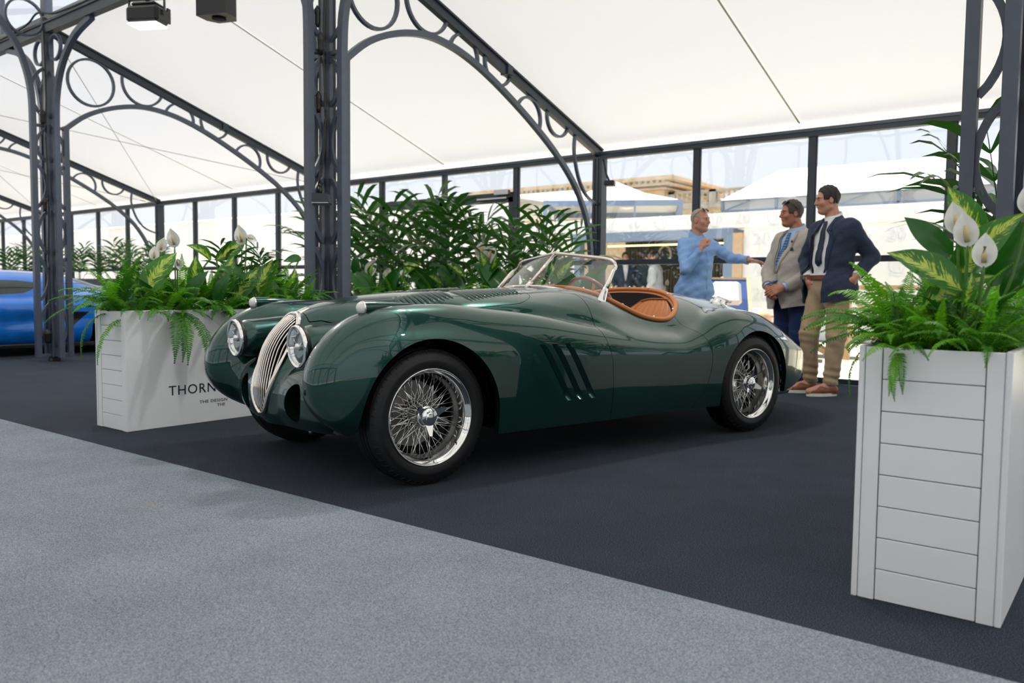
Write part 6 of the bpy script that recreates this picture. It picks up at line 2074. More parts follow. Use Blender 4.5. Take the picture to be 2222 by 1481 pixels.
        V, F, N = isosurface(fs_, np.arange(c.x - 0.2, c.x + 0.2, 0.009), np.arange(c.y - 0.2, c.y + 0.2, 0.009), np.arange(0.0, 0.16, 0.009), band=0.06)
        T = tris_of(F); V, N, T, _ = clip(V, N, T, V[:, 2] - 0.022); V, N, T, _ = compact(V, N, T)
        sh = mesh_obj('shoe', V, T, M['shoe_tan'], root, smooth=True, normals=N)
        out = []
        for k in range(28):
            an_ = 2 * PI * k / 28; u = 0.1325 + 0.142 * math.cos(an_); w = 0.050 * math.sin(an_) * (1.0 if u > 0.13 else 0.86); out.append(b0 + d * u + sd * w)
        m = MB(); m.add([(q.x, q.y, 0.0) for q in out] + [(q.x, q.y, 0.026) for q in out], [tuple(range(28))[::-1], tuple(range(28, 56))] + [(k, (k + 1) % 28, 28 + (k + 1) % 28, 28 + k) for k in range(28)]); m.build('sole', M['sole'] if S.get('sneaker') else M['belt'], sh)
        m = MB()
        for k in range(4):
            q = b0 + d * (0.125 + 0.020 * k) + Vector((0, 0, 0.093 - 0.005 * k)); m.tube([q - sd * 0.022, q + Vector((0, 0, 0.004)), q + sd * 0.022], 0.003, 5)
        o = m.build('laces', M['belt'], sh); o['kind'] = 'stuff'
    # shirt
    def torso(grow, hemz, sleeves, arm_grow, flare=0.0):
        grow += S.get('bulk', 0.0)
        pr = [(tuple(chest.lerp(J['shL'], 0.70) + Vector((0, 0, -0.045))), tuple(chest.lerp(J['shR'], 0.70) + Vector((0, 0, -0.045))), 0.100 + grow, 0.100 + grow, 0.05),
              (tuple(chest.lerp(J['shL'], 0.35) + Vector((0, 0, -0.14))), tuple(mid + bl * 0.05), 0.118 + grow, 0.118 + grow, 0.07),
              (tuple(chest.lerp(J['shR'], 0.35) + Vector((0, 0, -0.14))), tuple(mid - bl * 0.05), 0.118 + grow, 0.118 + grow, 0.07),
              (tuple(mid + bf * S.get('belly', 0.0)), tuple(hip + bf * S.get('belly', 0.0) * 0.3 + Vector((0, 0, 0.02))), 0.132 + grow, 0.140 + grow + flare * 0.6, 0.08),
              (tuple(hip + bl * 0.055), tuple(hip - bl * 0.055), 0.135 + grow + flare, 0.135 + grow + flare, 0.06), (tuple(nb + Vector((0, 0, 0.005))), tuple(chest + Vector((0, 0, -0.02))), 0.074 + grow * 0.3, 0.108 + grow * 0.6, 0.05),
              (tuple(hip + bl * 0.05), tuple(hip - bl * 0.05 + Vector((0, 0, -0.001))), 0.14 + grow + flare, 0.14 + grow + flare, 0.06), (tuple(hip + bl * 0.05 + Vector((0, 0, -0.16))), tuple(hip - bl * 0.05 + Vector((0, 0, -0.16))), 0.14 + grow + flare, 0.14 + grow + flare, 0.06)]
        if sleeves:
            for s in 'LR':
                w = J['wr' + s]; e = J['el' + s]; end = e.lerp(w, S.get('sleeve', 0.97))
                pr += [(tuple(J['sh' + s] + Vector((0, 0, -0.01))), tuple(e), 0.066 + arm_grow, 0.054 + arm_grow, 0.035), (tuple(e), tuple(end), 0.054 + arm_grow, 0.043 + arm_grow, 0.02)]
        return pr
    def garment(name, pr, m, cuts, step=0.0125, fold=0.004, tight=True):
        u = union(pr); step = ST
        def f(P):
            v = u(P)
            x, y, z = P.T
            return v + fold * np.sin(34 * z + 21 * x - 17 * y) * np.sin(15 * x + 12 * z + 2) + fold * 0.6 * np.sin(70 * z - 40 * x + 25 * y)
        p = np.array([q for b_ in pr for q in (b_[0], b_[1])]); lo, hi = p.min(0) - 0.2, p.max(0) + 0.2
        V, F, N = isosurface(f, np.arange(lo[0], hi[0], step), np.arange(lo[1], hi[1], step), np.arange(max(lo[2], 0.3), hi[2], step))
        T = tris_of(F); E = []
        for g in cuts:
            V, N, T, e = clip(V, N, T, g(V)); E += e
        live = set(np.unique(T).tolist()); E = [e for e in E if e[0] in live and e[1] in live]
        V, N, T, E = compact(V, N, T, E); V, N, T = lip(V, N, T, E, 0.012)
        mesh_obj(name, V, T, M[m], root, smooth=True, normals=N)
        return f
    wcut = [(Vector(J['wr' + s]), (J['wr' + s] - J['el' + s]).normalized(), S.get('sleeve_cut', 0.0)) for s in 'LR']
    def cuffs(back, tf):
        def g(P):
            v = np.full(len(P), 1.0); away = tf(P) > 0.010
            for s in 'LR':
                w = np.array(J['wr' + s]); d = np.array((J['wr' + s] - J['el' + s]).normalized())
                t = (P - w) @ d; r = np.linalg.norm((P - w) - t[:, None] * d, axis=1)
                v = np.where((r < 0.085) & (t > -0.14) & away, np.minimum(v, -(t + back)), v)
            return v
        return g
    fshirt = garment('shirt', torso(0.0, S['shirt_hem'], True, 0.0, 0.0 if S.get('jacket') else 0.014), S['shirt'], [lambda P: P[:, 2] - S['shirt_hem'], cuffs(0.0, union(torso(0.0, 0, False, 0.0, 0.0 if S.get('jacket') else 0.014))), lambda P: nb.z + 0.045 + 0.25 * ((P[:, :2] - np.array(nb)[:2]) @ -np.array(bf)[:2]) - P[:, 2]], fold=S.get('shirt_fold', 0.002))
    # belt
    if S.get('show_belt'):
        n = 40; zb = S['belt']; pb = []
        for k in range(n):
            ang = 2 * PI * k / n; d = np.array([math.cos(ang), math.sin(ang), 0.0]); t = np.linspace(0.05, 0.3, 60)
            X = np.array([hip.x, hip.y, zb - 0.012]) + d * t[:, None]; v = np.minimum(ft(X), fshirt(X)); i = int(np.argmax(v > 0)); pb.append(Vector((hip.x, hip.y, zb)) + Vector(d) * (t[i] + 0.004))
        m = MB(); m.sweep(pb, [(-0.004, -0.019), (0.004, -0.019), (0.004, 0.019), (-0.004, 0.019)], closed=True, smooth=False); b0 = m.build('belt', M['belt'], root)
        bp = max(pb, key=lambda q: (q - hip).dot(bf)); m = MB(); m.box((-0.024, -0.006, -0.021), (0.024, 0.006, 0.021), 0.003); m.build('buckle', M['watch'], b0, xf=Matrix.Translation(bp + bf * 0.003) @ bf.to_track_quat('Y', 'Z').to_matrix().to_4x4())
    # collar
    n = 30; ring = []
    for k in range(n + 1):
        ang = math.radians(28) + math.radians(304) * k / n
        d = bf * math.cos(ang) + bl * math.sin(ang)
        ring.append((nb + d * 0.066 + Vector((0, 0, 0.030 - 0.030 * math.cos(ang))), d))
    V = [q + Vector((0, 0, 0.022)) for q, d in ring] + [q + d * 0.016 + Vector((0, 0, -0.020)) for q, d in ring] + [q - d * 0.004 + Vector((0, 0, -0.02)) for q, d in ring]
    m = MB(); m.add(V, [(k, k + 1, n + 2 + k, n + 1 + k) for k in range(n)] + [(k, 2 * n + 2 + k, 2 * n + 3 + k, k + 1) for k in range(n)], True); m.build('collar', M[S['shirt']], root)
    def front(f, z, side=0.0, far=0.45):
        c = chest.lerp(hip, min(1, max(0, (chest.z - z) / (chest.z - hip.z)))); c = Vector((c.x, c.y, z)) + bl * side
        t = np.linspace(far, 0.0, 120); v = f(np.array(c) + np.array(bf)[None] * t[:, None]) < 0
        return c + bf * (t[int(np.argmax(v))] if v.any() else 0.1)
    if S.get('tie'):
        z1 = nb.z - 0.005; zs_ = np.linspace(z1, S['tie_end'], 14)
        L_, R_2 = [], []
        for i, z in enumerate(zs_):
            w = 0.020 if i == 0 else 0.016 + 0.022 * i / 13
            if i == 13: w = 0.004
            p = front(fshirt, z) + bf * 0.010
            if i == 0: p = nb + bf * 0.085 + Vector((0, 0, -0.012))
            L_.append(p + bl * w); R_2.append(p - bl * w)
        V = L_ + R_2 + [q + bf * 0.008 for q in L_] + [q + bf * 0.008 for q in R_2]; k = 14
        m = MB(); m.add(V, [(2 * k + i, 3 * k + i, 3 * k + i + 1, 2 * k + i + 1) for i in range(k - 1)] + [(i, 2 * k + i, 2 * k + i + 1, i + 1) for i in range(k - 1)] + [(k + i, k + i + 1, 3 * k + i + 1, 3 * k + i) for i in range(k - 1)], True)
        m.build('tie', M[S['tie']], root)
    else:
        m = MB()
        for z in np.arange(S['shirt_hem'] + 0.06, nb.z - 0.08, 0.085): m.lathe([(0, 0.003), (0.005, 0.002), (0.006, 0)], 8, front(fshirt, float(z)) + bf * 0.002, axis='y')
        o = m.build('buttons', M['white_shirt'], root); o['kind'] = 'stuff'
        a = [front(fshirt, float(z), 0.018) + bf * 0.003 for z in np.linspace(S['shirt_hem'] + 0.01, nb.z - 0.06, 12)]; m = MB(); m.tube(a, 0.003, 5); m.build('placket', M[S['shirt']], root)
    # jacket
    if S.get('jacket'):
        top, btm, wid = S['opening']     # V opening: (z of bottom of V, z of hem, half width at the chest)
        def gopen(P):
            u = (P - np.array(chest)) @ np.array(bl); v = (P - np.array(chest)) @ np.array(bf); z = P[:, 2]
            h = np.where(z > top, wid[0] * np.clip((z - top) / max(nb.z - top, 0.01), 0, 1) ** 0.9 + 0.004, np.where(z > top - 0.12, 0.004, 0.004 + wid[1] * np.clip((top - 0.12 - z) / 0.25, 0, 1.0) ** 1.5))
            if S.get('open_jacket'): h = np.where(z > nb.z - 0.1, 0.055, wid[0] + wid[1] * np.clip((nb.z - z) / 0.6, 0, 1))
            return np.where((v > 0.0), np.abs(u + S.get('open_shift', 0) * (chest.z - z)) - h, 0.2)
        fj = garment('jacket', torso(0.022, S['hem'], True, 0.012, 0.022), S['jacket'],
                     [lambda P: P[:, 2] - (S['hem'] + 0.02 * np.sin(9 * P[:, 0])), cuffs(0.025, union(torso(0.022, 0, False, 0.0, 0.022))), gopen, lambda P: nb.z + 0.035 + 0.35 * ((P[:, :2] - np.array(nb)[:2]) @ -np.array(bf)[:2]) - P[:, 2]], fold=0.0028)
        for s in (-1, 1):   # lapels
            V = []; zs_ = np.linspace(nb.z - 0.015, max(top, S['hem'] + 0.25), 12)
            for i, z in enumerate(zs_):
                t = i / 11
                h0 = (0.055 if z > nb.z - 0.1 else wid[0] + wid[1] * (nb.z - z) / 0.6) if S.get('open_jacket') else wid[0] * max(0, (z - top) / (nb.z - top)) ** 0.9 + 0.004
                h0 = max(h0, 0.004); sh_ = -S.get('open_shift', 0) * (chest.z - z)
                wl_ = 0.062 * math.sin(PI * min(1, 0.25 + 0.7 * (1 - t))) ** 0.8 * (1 - t * 0.75)
                if 0.2 < t < 0.3: wl_ *= 0.75
                a = front(fj, float(z), sh_ + s * (h0 - 0.002)); b_ = front(fj, float(z), sh_ + s * (h0 + wl_))
                if i == 0: a = nb + bl * (s * 0.062) + bf * 0.045; b_ = a + bl * (s * 0.03)
                V += [a + bf * 0.010, b_ + bf * 0.007]
            m = MB(); F = [(2 * i, 2 * i + 1, 2 * i + 3, 2 * i + 2) for i in range(11)]
            m.add(V, F if s > 0 else [f_[::-1] for f_ in F], True); o = m.build('lapel', M[S['jacket']], root)
            sol = o.modifiers.new('thick', 'SOLIDIFY'); sol.thickness = 0.004
        q = front(fj, chest.z - 0.12, 0.105)
        m = MB(); m.prism([(-0.035, 0.0), (0.03, 0.004), (0.015, 0.035), (-0.005, 0.022), (-0.02, 0.036)], 0.004, q + bf * 0.004, ex=bl, ey=(0, 0, 1)); m.build('pocket_square', M['tie_navy'] if S['jacket'] == 'beige_jacket' else M['navy_jacket'], root)
        m = MB(); m.lathe([(0, 0.004), (0.011, 0.002), (0.012, 0)], 12, xf_o := (0, 0, 0)); 
        m.build('lapel_badge', M['black'], root, xf=Matrix.Translation(front(fj, chest.z - 0.03, 0.085) + bf * 0.012) @ bf.to_track_quat('Z', 'Y').to_matrix().to_4x4())
    # sunglasses on the head
    if S.get('glasses'):
        gz = 0.118; g = empty('sunglasses', (0, 0, 0), parent=root)
        for s in (-1, 1):
            c = H(0.062, s * 0.034, gz); nv = (hx * 0.75 + hz * 0.7).normalized()
            xf = Matrix.Translation(c) @ nv.to_track_quat('Z', 'Y').to_matrix().to_4x4()
            m = MB(); m.lathe([(0.0, 0.006), (0.018, 0.005), (0.026, 0.0), (0.018, -0.002), (0, -0.002)], 18); m.build('lens', M['black'], g, xf=xf)
            m = MB(); m.tube([H(0.056, s * 0.062, gz - 0.004), H(0.0, s * 0.092, 0.07), H(-0.03, s * 0.090, 0.04)], 0.0028, 6); m.build('temple', M['black'], g)
        m = MB(); m.tube([H(0.068, -0.012, gz + 0.006), H(0.068, 0.012, gz + 0.006)], 0.0028, 6); m.build('bridge', M['black'], g)
    if S.get('watch'):
        w = J['wr' + S['watch']]; d = (w - J['el' + S['watch']]).normalized()
        m = MB(); pts_ = arc(w - d * 0.012, 0.033, 0, 2 * PI, 18, ex=d.orthogonal().normalized(), ey=d.cross(d.orthogonal()).normalized())[:-1]
        m.flat(pts_, 0.004, 0.016, up=d, closed=True); m.build('watch', M['black'], root)
    return root

def rzv(r): return math.atan2(r[1], r[0])
def view_axes(x, y):
    F_ = Vector((x, y)).normalized(); return rzv((F_.y, -F_.x))

# tall man in the navy blazer, hands in pockets
def down(n): return n
man3 = dict(loc=(-2.255, 7.42, 0), rz=view_axes(-2.255, 7.42), label='man in open navy blazer and khaki trousers, hands in pockets', skin='skin', hair='hair_dark', hairstyle=(0.004, 0.055, 0.005, True, 1.0),
    face=(-0.70, -0.70), look=(-0.93, -0.36), nod=0.10, head_scale=0.93, shirt='white_shirt', trousers='chinos', jacket='navy_jacket', tie='tie_navy', tie_end=1.13,
    shirt_hem=1.02, belt=1.035, show_belt=True, hem=0.82, opening=(1.0, 0.82, (0.080, 0.058)), open_jacket=True, open_shift=0.11, belly=0.0, sneaker=True, cuff=0.10,
    j=dict(head=(-0.035, -0.02, 1.705), neck=(0.02, 0.0, 1.535), shL=(0.165, -0.105, 1.468), shR=(-0.10, 0.105, 1.468), elL=(0.345, 0.02, 1.21), wrL=(0.215, -0.13, 1.045), elR=(-0.20, 0.20, 1.20), wrR=(-0.18, 0.02, 1.03),
           hipL=(0.075, -0.065, 0.93), hipR=(-0.055, 0.065, 0.93), knL=(0.075, -0.13, 0.52), knR=(-0.150, 0.0, 0.54), anL=(0.04, -0.10, 0.09), anR=(-0.125, 0.09, 0.09), toeL=(-0.13, -0.20, 0.04), toeR=(-0.29, 0.0, 0.04)),
    handL=((0.205, -0.14, 1.03), (-0.45, -0.10, -1.0), (-0.5, 0.8, 0.2), (-0.7, -0.7, 0.2), (0.5, 0.6, 0.6, 0.6)), handR=((-0.175, 0.01, 1.01), (0.35, -0.1, -1.0), (0.8, 0.4, 0.2), (-0.6, -0.8, 0.2), (0.5, 0.6, 0.6, 0.6)))
# man in the beige jacket, hands folded
man2 = dict(loc=(-2.74, 7.80, 0), rz=view_axes(-2.71, 7.80), label='man in beige jacket and blue striped tie with hands folded', skin='skin_tan', hair='hair_brown', hairstyle=(0.004, 0.058, 0.0, True, 1.0),
    face=(-0.76, -0.65), look=(-0.90, -0.44), nod=0.02, head_scale=0.95, shirt='lightblue_shirt', trousers='navy_trousers', jacket='beige_jacket', tie='tie_stripe', tie_end=0.98,
    shirt_hem=0.90, belt=0.98, hem=0.76, opening=(1.08, 0.76, (0.088, 0.07)), belly=0.06, bulk=0.012, glasses=True, watch='L', cuff=0.07,
    j=dict(head=(0.0, -0.02, 1.640), neck=(0.06, 0.0, 1.475), shL=(0.215, -0.125, 1.405), shR=(-0.075, 0.125, 1.405), elL=(0.225, -0.20, 1.08), wrL=(-0.045, -0.285, 0.945), elR=(-0.195, 0.06, 1.09), wrR=(-0.185, -0.165, 0.945),
           hipL=(0.10, -0.06, 0.90), hipR=(-0.03, 0.06, 0.90), knL=(0.10, -0.08, 0.49), knR=(-0.05, 0.06, 0.49), anL=(0.11, -0.05, 0.085), anR=(-0.04, 0.09, 0.085), toeL=(-0.05, -0.14, 0.04), toeR=(-0.20, 0.01, 0.04)),
    handL=((-0.06, -0.29, 0.94), (-0.85, -0.15, -0.35), (0.3, 0.9, -0.2), (-0.3, 0.2, 0.9), (0.35, 0.4, 0.45, 0.5)), handR=((-0.185, -0.185, 0.93), (0.15, -0.75, -0.55), (0.9, 0.25, 0.0), (0.1, -0.4, 0.9), (0.45, 0.5, 0.5, 0.5)))
# man in the pale blue shirt, gesturing
man1 = dict(loc=(-3.74, 7.87, 0), rz=view_axes(-3.68, 7.89), label='man in untucked pale blue shirt gesturing with one arm stretched out', skin='skin', hair='hair_grey', hairstyle=(-0.004, 0.035, 0.0, False, -0.6),
    face=(0.62, -0.78), look=(0.85, -0.52), nod=0.0, head_scale=0.93, shirt='blue_shirt', trousers='grey_trousers', shirt_fold=0.005,
    shirt_hem=0.82, belt=0.95, belly=0.035, glasses=True, watch='L', cuff=0.07, sleeve=0.97,
    j=dict(head=(0.035, -0.02, 1.625), neck=(0.0, 0.01, 1.465), shL=(0.145, 0.12, 1.395), shR=(-0.125, -0.09, 1.395), elL=(0.355, 0.10, 1.245), wrL=(0.52, 0.0, 1.225), elR=(-0.10, -0.285, 1.115), wrR=(0.045, -0.295, 1.315),
           hipL=(0.05, 0.06, 0.90), hipR=(-0.07, -0.05, 0.90), knL=(0.06, 0.07, 0.49), knR=(-0.08, -0.07, 0.49), anL=(0.06, 0.10, 0.085), anR=(-0.08, -0.06, 0.085), toeL=(0.18, -0.03, 0.04), toeR=(0.04, -0.19, 0.04)),
    handL=((0.53, -0.005, 1.222), (0.95, -0.15, -0.12), (-0.1, -0.2, -1.0), (-0.2, -1.0, 0.1), (0.30, 0.2, 0.28, 0.42), 1.0, 0.30), handR=((0.055, -0.30, 1.335), (0.30, 0.15, 0.9), (0.5, 0.8, 0.0), (0.6, -0.6, 0.3), (1.35, 1.35, 1.35, 1.35)))
for s_ in (man1, man2, man3): make_man(s_)
# ================================================================== outside the glass
M['dry_grass'] = mat('dry_grass', (0.40, 0.35, 0.27), 0.95, noise=(1.2, (0.32, 0.29, 0.20), 0.25), bump=(25, 0.5, 0.03))
M['tent_white'] = mat('white_pvc', (0.88, 0.89, 0.91), 0.6)
M['stone'] = mat('golden_limestone', (0.66, 0.50, 0.33), 0.9, noise=(2.2, (0.50, 0.36, 0.22), 0.25), bump=(6, 0.4, 0.05))
M['stone_grey'] = mat('weathered_limestone', (0.50, 0.46, 0.40), 0.9, noise=(3, (0.34, 0.30, 0.25), 0.25))
M['blue_grey'] = mat('blue_grey_paint', (0.20, 0.27, 0.40), 0.5)
M['slat_wall'] = mat('grey_timber_slats', (0.15, 0.13, 0.115), 0.7)
M['pine'] = mat('pale_pine', (0.66, 0.47, 0.28), 0.6, noise=(12, (0.56, 0.38, 0.21), 0.3))
M['cream'] = mat('cream_cushion', (0.80, 0.75, 0.66), 0.9)
M['navy_canvas'] = mat('navy_canvas', (0.03, 0.07, 0.22), 0.9)
M['teal'] = mat('teal_cushion', (0.01, 0.28, 0.32), 0.9)
M['print_grey'] = mat('pale_grey_print', (0.80, 0.83, 0.88), 0.6)

m = MB(); m.box((-120, 8.46, -0.5), (60, 140, -0.02)); tag(m.build('ground', M['dry_grass']), 'dry pale grass outside the glass', kind='structure')
m = MB(); m.box((-120, -80, -0.5), (60, -9.86, -0.02)); tag(m.build('ground', M['dry_grass']), 'dry pale grass across the aisle', kind='structure')

# printed pavilion
PY = 16.0
pv = empty('pavilion', (-8.5, PY, 0), 0, 'white printed pavilion with timber-lined lounge and glowing strip light', 'pavilion')
def pbox(nm, a, b_, m, par=pv, bev=0.0):
    mb = MB(); mb.box(a, b_, bev); return mb.build(nm, m, par)
pbox('fascia', (-12.0, -0.1, 2.20), (9.0, 0.1, 2.50), M['tent_white'])
pbox('beam', (-2.2, -0.12, 2.00), (1.75, 0.12, 2.20), M['blue_grey'])
pbox('hoarding', (-12.0, -0.05, 0.0), (-2.1, 0.05, 2.2), M['tent_white'])
pbox('back_wall', (-2.2, 2.4, 0.0), (1.7, 2.5, 2.3), M['slat_wall'])
for k in range(47): pbox('slat', (-2.1 + 0.08 * k, 2.36, 0.0), (-2.1 + 0.08 * k + 0.05, 2.4, 2.2), M['slat_wall'])
pbox('side_wall', (1.62, 0.1, 0.0), (1.72, 2.4, 2.2), M['blue_grey'])
pbox('post', (1.55, -0.12, 0.0), (1.75, 0.12, 2.0), M['blue_grey']); pbox('timber_post', (1.75, -0.12, 0.0), (1.95, 0.1, 2.1), M['pine'])
pbox('post', (-2.1, -0.1, 0.0), (-1.95, 0.1, 2.0), M['blue_grey'])
hw_ = pbox('hoarding', (1.95, -0.05, 0.0), (9.0, 0.05, 2.2), M['tent_white'])
pbox('strip_light', (-2.0, 1.2, 1.97), (1.55, 1.23, 2.0), emit('warm_led', (1.0, 0.62, 0.16), 4.0))
pbox('soffit', (-2.2, 0.1, 2.15), (1.7, 2.4, 2.2), M['blue_grey'])
V = [(-12.0, 0, 2.50), (9, 0, 2.50), (9, 4, 2.92), (-12, 4, 2.92), (-12.0, 0, 2.46), (9, 0, 2.46), (9, 4, 2.88), (-12, 4, 2.88)]
mb = MB(); mb.add(V, [(0, 1, 2, 3), (7, 6, 5, 4), (0, 4, 5, 1), (1, 5, 6, 2), (2, 6, 7, 3), (3, 7, 4, 0)]); mb.build('roof', M['tent_white'], pv)
sg = pbox('sign', (-1.32, 2.26, 1.50), (-0.66, 2.30, 2.12), mat('navy_sign', (0.03, 0.05, 0.09), 0.4))
mb = MB(); mb.flat([(-1.0 + 0.16 * math.cos(a), 2.25, 1.81 + 0.21 * math.sin(a)) for a in [2 * PI * i / 36 for i in range(36)]], 0.055, 0.01, up=(0, 1, 0), closed=True); mb.build('letter', mat('white_letter', (0.85, 0.85, 0.85), 0.5), sg)
# crests and numerals printed on the white cloth
crest0 = None
def crest(x, z, par, s=0.14):
    global crest0
    if crest0 is None:
        mb = MB()
        mb.flat([(math.cos(a), 0, math.sin(a)) for a in [2 * PI * i / 20 for i in range(20)]], 0.16, 0.01, up=(0, 1, 0), closed=True)
        mb.prism([(-0.9, -1.25), (0.9, -1.25), (0.75, -0.95), (-0.75, -0.95)], 0.01, (0, 0.005, 0)); mb.prism([(-0.35, -0.5), (0.35, -0.5), (0.45, 0.45), (-0.45, 0.45)], 0.01, (0, 0.005, 0))
        me = bpy.data.meshes.new('crest'); me.from_pydata([tuple(v) for v in mb.v], [], mb.f); me.update(); me.materials.append(M['print_grey']); crest0 = me
    o = put_mesh('crest', crest0, par, (x, -0.06 if par is hw_ else -0.11, z), (0, 0, 0), s); return o
num = text_mesh('20', 0.34)
num.materials.append(M['print_grey'])
def numeral(x, z, par): return put_mesh('numeral', num, par, (x - 0.2, -0.06 if par is hw_ else -0.11, z - 0.1), (PI / 2, 0, 0), (1, 1, 1))
for k in range(12):
    (crest if k % 2 else numeral)(-3.0 + 0.62 * k, 2.37, pv)
for r_ in range(3):
    for k in range(11):
        (crest if (k + r_) % 2 else numeral)(2.35 + 0.62 * k, 1.95 - 0.55 * r_, hw_)
# lounge inside: sofas, plant
so = empty('sofa', (-7.9, 17.7, 0), 0, 'pale upholstered sofa in the timber-lined pavilion', 'sofa')
for k in range(3):
    mb = MB(); mb.box((-0.85 + 0.57 * k, -0.1, 0.40), (-0.31 + 0.57 * k, 0.25, 1.10), 0.08); mb.build('back_cushion', M['cream'], so)
mb = MB(); mb.box((-0.9, -0.55, 0.12), (0.9, 0.25, 0.45), 0.06); mb.build('seat', M['cream'], so)
mb = MB(); mb.box((-1.0, -0.55, 0.0), (-0.88, 0.27, 0.6), 0.03); mb.build('arm', M['cream'], so); mb = MB(); mb.box((0.88, -0.55, 0.0), (1.0, 0.27, 0.6), 0.03); mb.build('arm', M['cream'], so)
lily((-8.95, 17.2, 0.62), [((-9.0, 17.15, 1.08), 0.14), ((-8.85, 17.15, 1.12), 0.14), ((-8.92, 17.15, 1.0), 0.12)], 'white flowering plant on the pavilion side table', (0.3, -1, 0.2), 21, leaves=12)
st = empty('side_table', (-8.95, 17.2, 0), 0, 'small dark side table with flowering plant in the pavilion', 'table')
mb = MB(); mb.lathe([(0, 0.60), (0.25, 0.60), (0.25, 0.57), (0.0, 0.57)], 20, smooth=False); mb.build('table_top', M['slat_wall'], st); mb = MB(); mb.tube([(0, 0, 0), (0, 0, 0.58)], 0.03, 8); mb.lathe([(0.18, 0), (0.18, 0.02), (0, 0.03)], 16); mb.build('pedestal', M['slat_wall'], st)

# garden chairs between tent and pavilion
def deckchair(loc, rz, lab, canvas):
    e = empty('deckchair', loc, rz, lab, 'chair', 'pine garden chairs')
    for s in (-1, 1):
        mb = MB(); mb.bar((s * 0.30, -0.42, 0.0), (s * 0.30, 0.38, 1.12), 0.05, 0.07); mb.build('back_rail', M['pine'], e)
        mb = MB(); mb.bar((s * 0.33, 0.42, 0.0), (s * 0.33, -0.45, 0.46), 0.05, 0.06); mb.build('leg', M['pine'], e)
        mb = MB(); mb.bar((s * 0.36, -0.45, 0.55), (s * 0.36, 0.25, 0.58), 0.07, 0.03); mb.build('arm', M['pine'], e)
    mb = MB(); mb.sweep([(0, 0.36, 1.10), (0, 0.15, 0.80), (0, -0.05, 0.48), (0, -0.42, 0.44)], [(-0.28, -0.012), (0.28, -0.012), (0.28, 0.012), (-0.28, 0.012)], up=(0, -0.5, 1)); mb.build('sling', canvas, e)
    mb = MB(); mb.bar((-0.33, 0.37, 1.1), (0.33, 0.37, 1.1), 0.06, 0.05); mb.build('top_bar', M['pine'], e)
    return e
deckchair((-4.95, 11.6, 0.0), math.radians(30), 'pine garden chair with navy sling and cream pillow', M['navy_canvas'])
pw = tag(MB().box((-0.21, -0.06, -0.20), (0.21, 0.06, 0.20), 0.05).build('pillow', M['cream']), 'cream pillow on the navy sling chair', 'pillow')
pw.location = (-4.98, 11.55, 0.88); pw.rotation_euler = (math.radians(-32), 0, math.radians(30))
deckchair((-5.75, 12.0, 0.0), math.radians(-15), 'pine garden chair turned aside next to the navy one', M['pine'])
deckchair((-4.05, 12.2, 0.0), math.radians(-75), 'pine garden chair with teal sling turned sideways', M['teal'])
tb = empty('low_table', (-4.15, 11.2, 0), 0.3, 'low pine table with rope-wrapped bundle by the garden chairs', 'table')
mb = MB(); mb.box((-0.5, -0.35, 0.36), (0.5, 0.35, 0.42), 0.01); mb.build('table_top', M['pine'], tb)
for a in (-1, 1):
    for b_ in (-1, 1): mb = MB(); mb.box((a * 0.44 - 0.04, b_ * 0.29 - 0.04, 0.0), (a * 0.44 + 0.04, b_ * 0.29 + 0.04, 0.36)); mb.build('leg', M['pine'], tb)
for k in range(2):
    o = tag(MB().lathe([(0, 0.0), (0.16, 0.02), (0.2, 0.1), (0.15, 0.2), (0.05, 0.26), (0, 0.26)], 16).build('basket', M['pine']), ['round straw basket on the low pine table', 'small straw basket at the edge of the low pine table'][k], 'basket')
    o.location = (-4.35 + 0.42 * k, 11.15 + 0.1 * k, 0.42); o.scale = (1 - 0.25 * k,) * 3
fc_ = empty('trellis_fence', (-2.25, 11.3, 0), -0.2, 'pine cross-braced low fence seen beside the man in the blazer', 'fence')
for k in range(5): mb = MB(); mb.box((-1.0 + 0.5 * k - 0.035, -0.03, 0.0), (-1.0 + 0.5 * k + 0.035, 0.03, 1.0)); mb.build('post', M['pine'], fc_)
for z in (0.3, 0.95): mb = MB(); mb.box((-1.0, -0.025, z), (1.0, 0.025, z + 0.06)); mb.build('rail', M['pine'], fc_)
for k in range(4):
    for s in (0, 1): mb = MB(); mb.bar((-1.0 + 0.5 * k, 0, 0.33 + 0.6 * s), (-0.5 + 0.5 * k, 0, 0.93 - 0.6 * s), 0.03, 0.05); mb.build('brace', M['pine'], fc_)

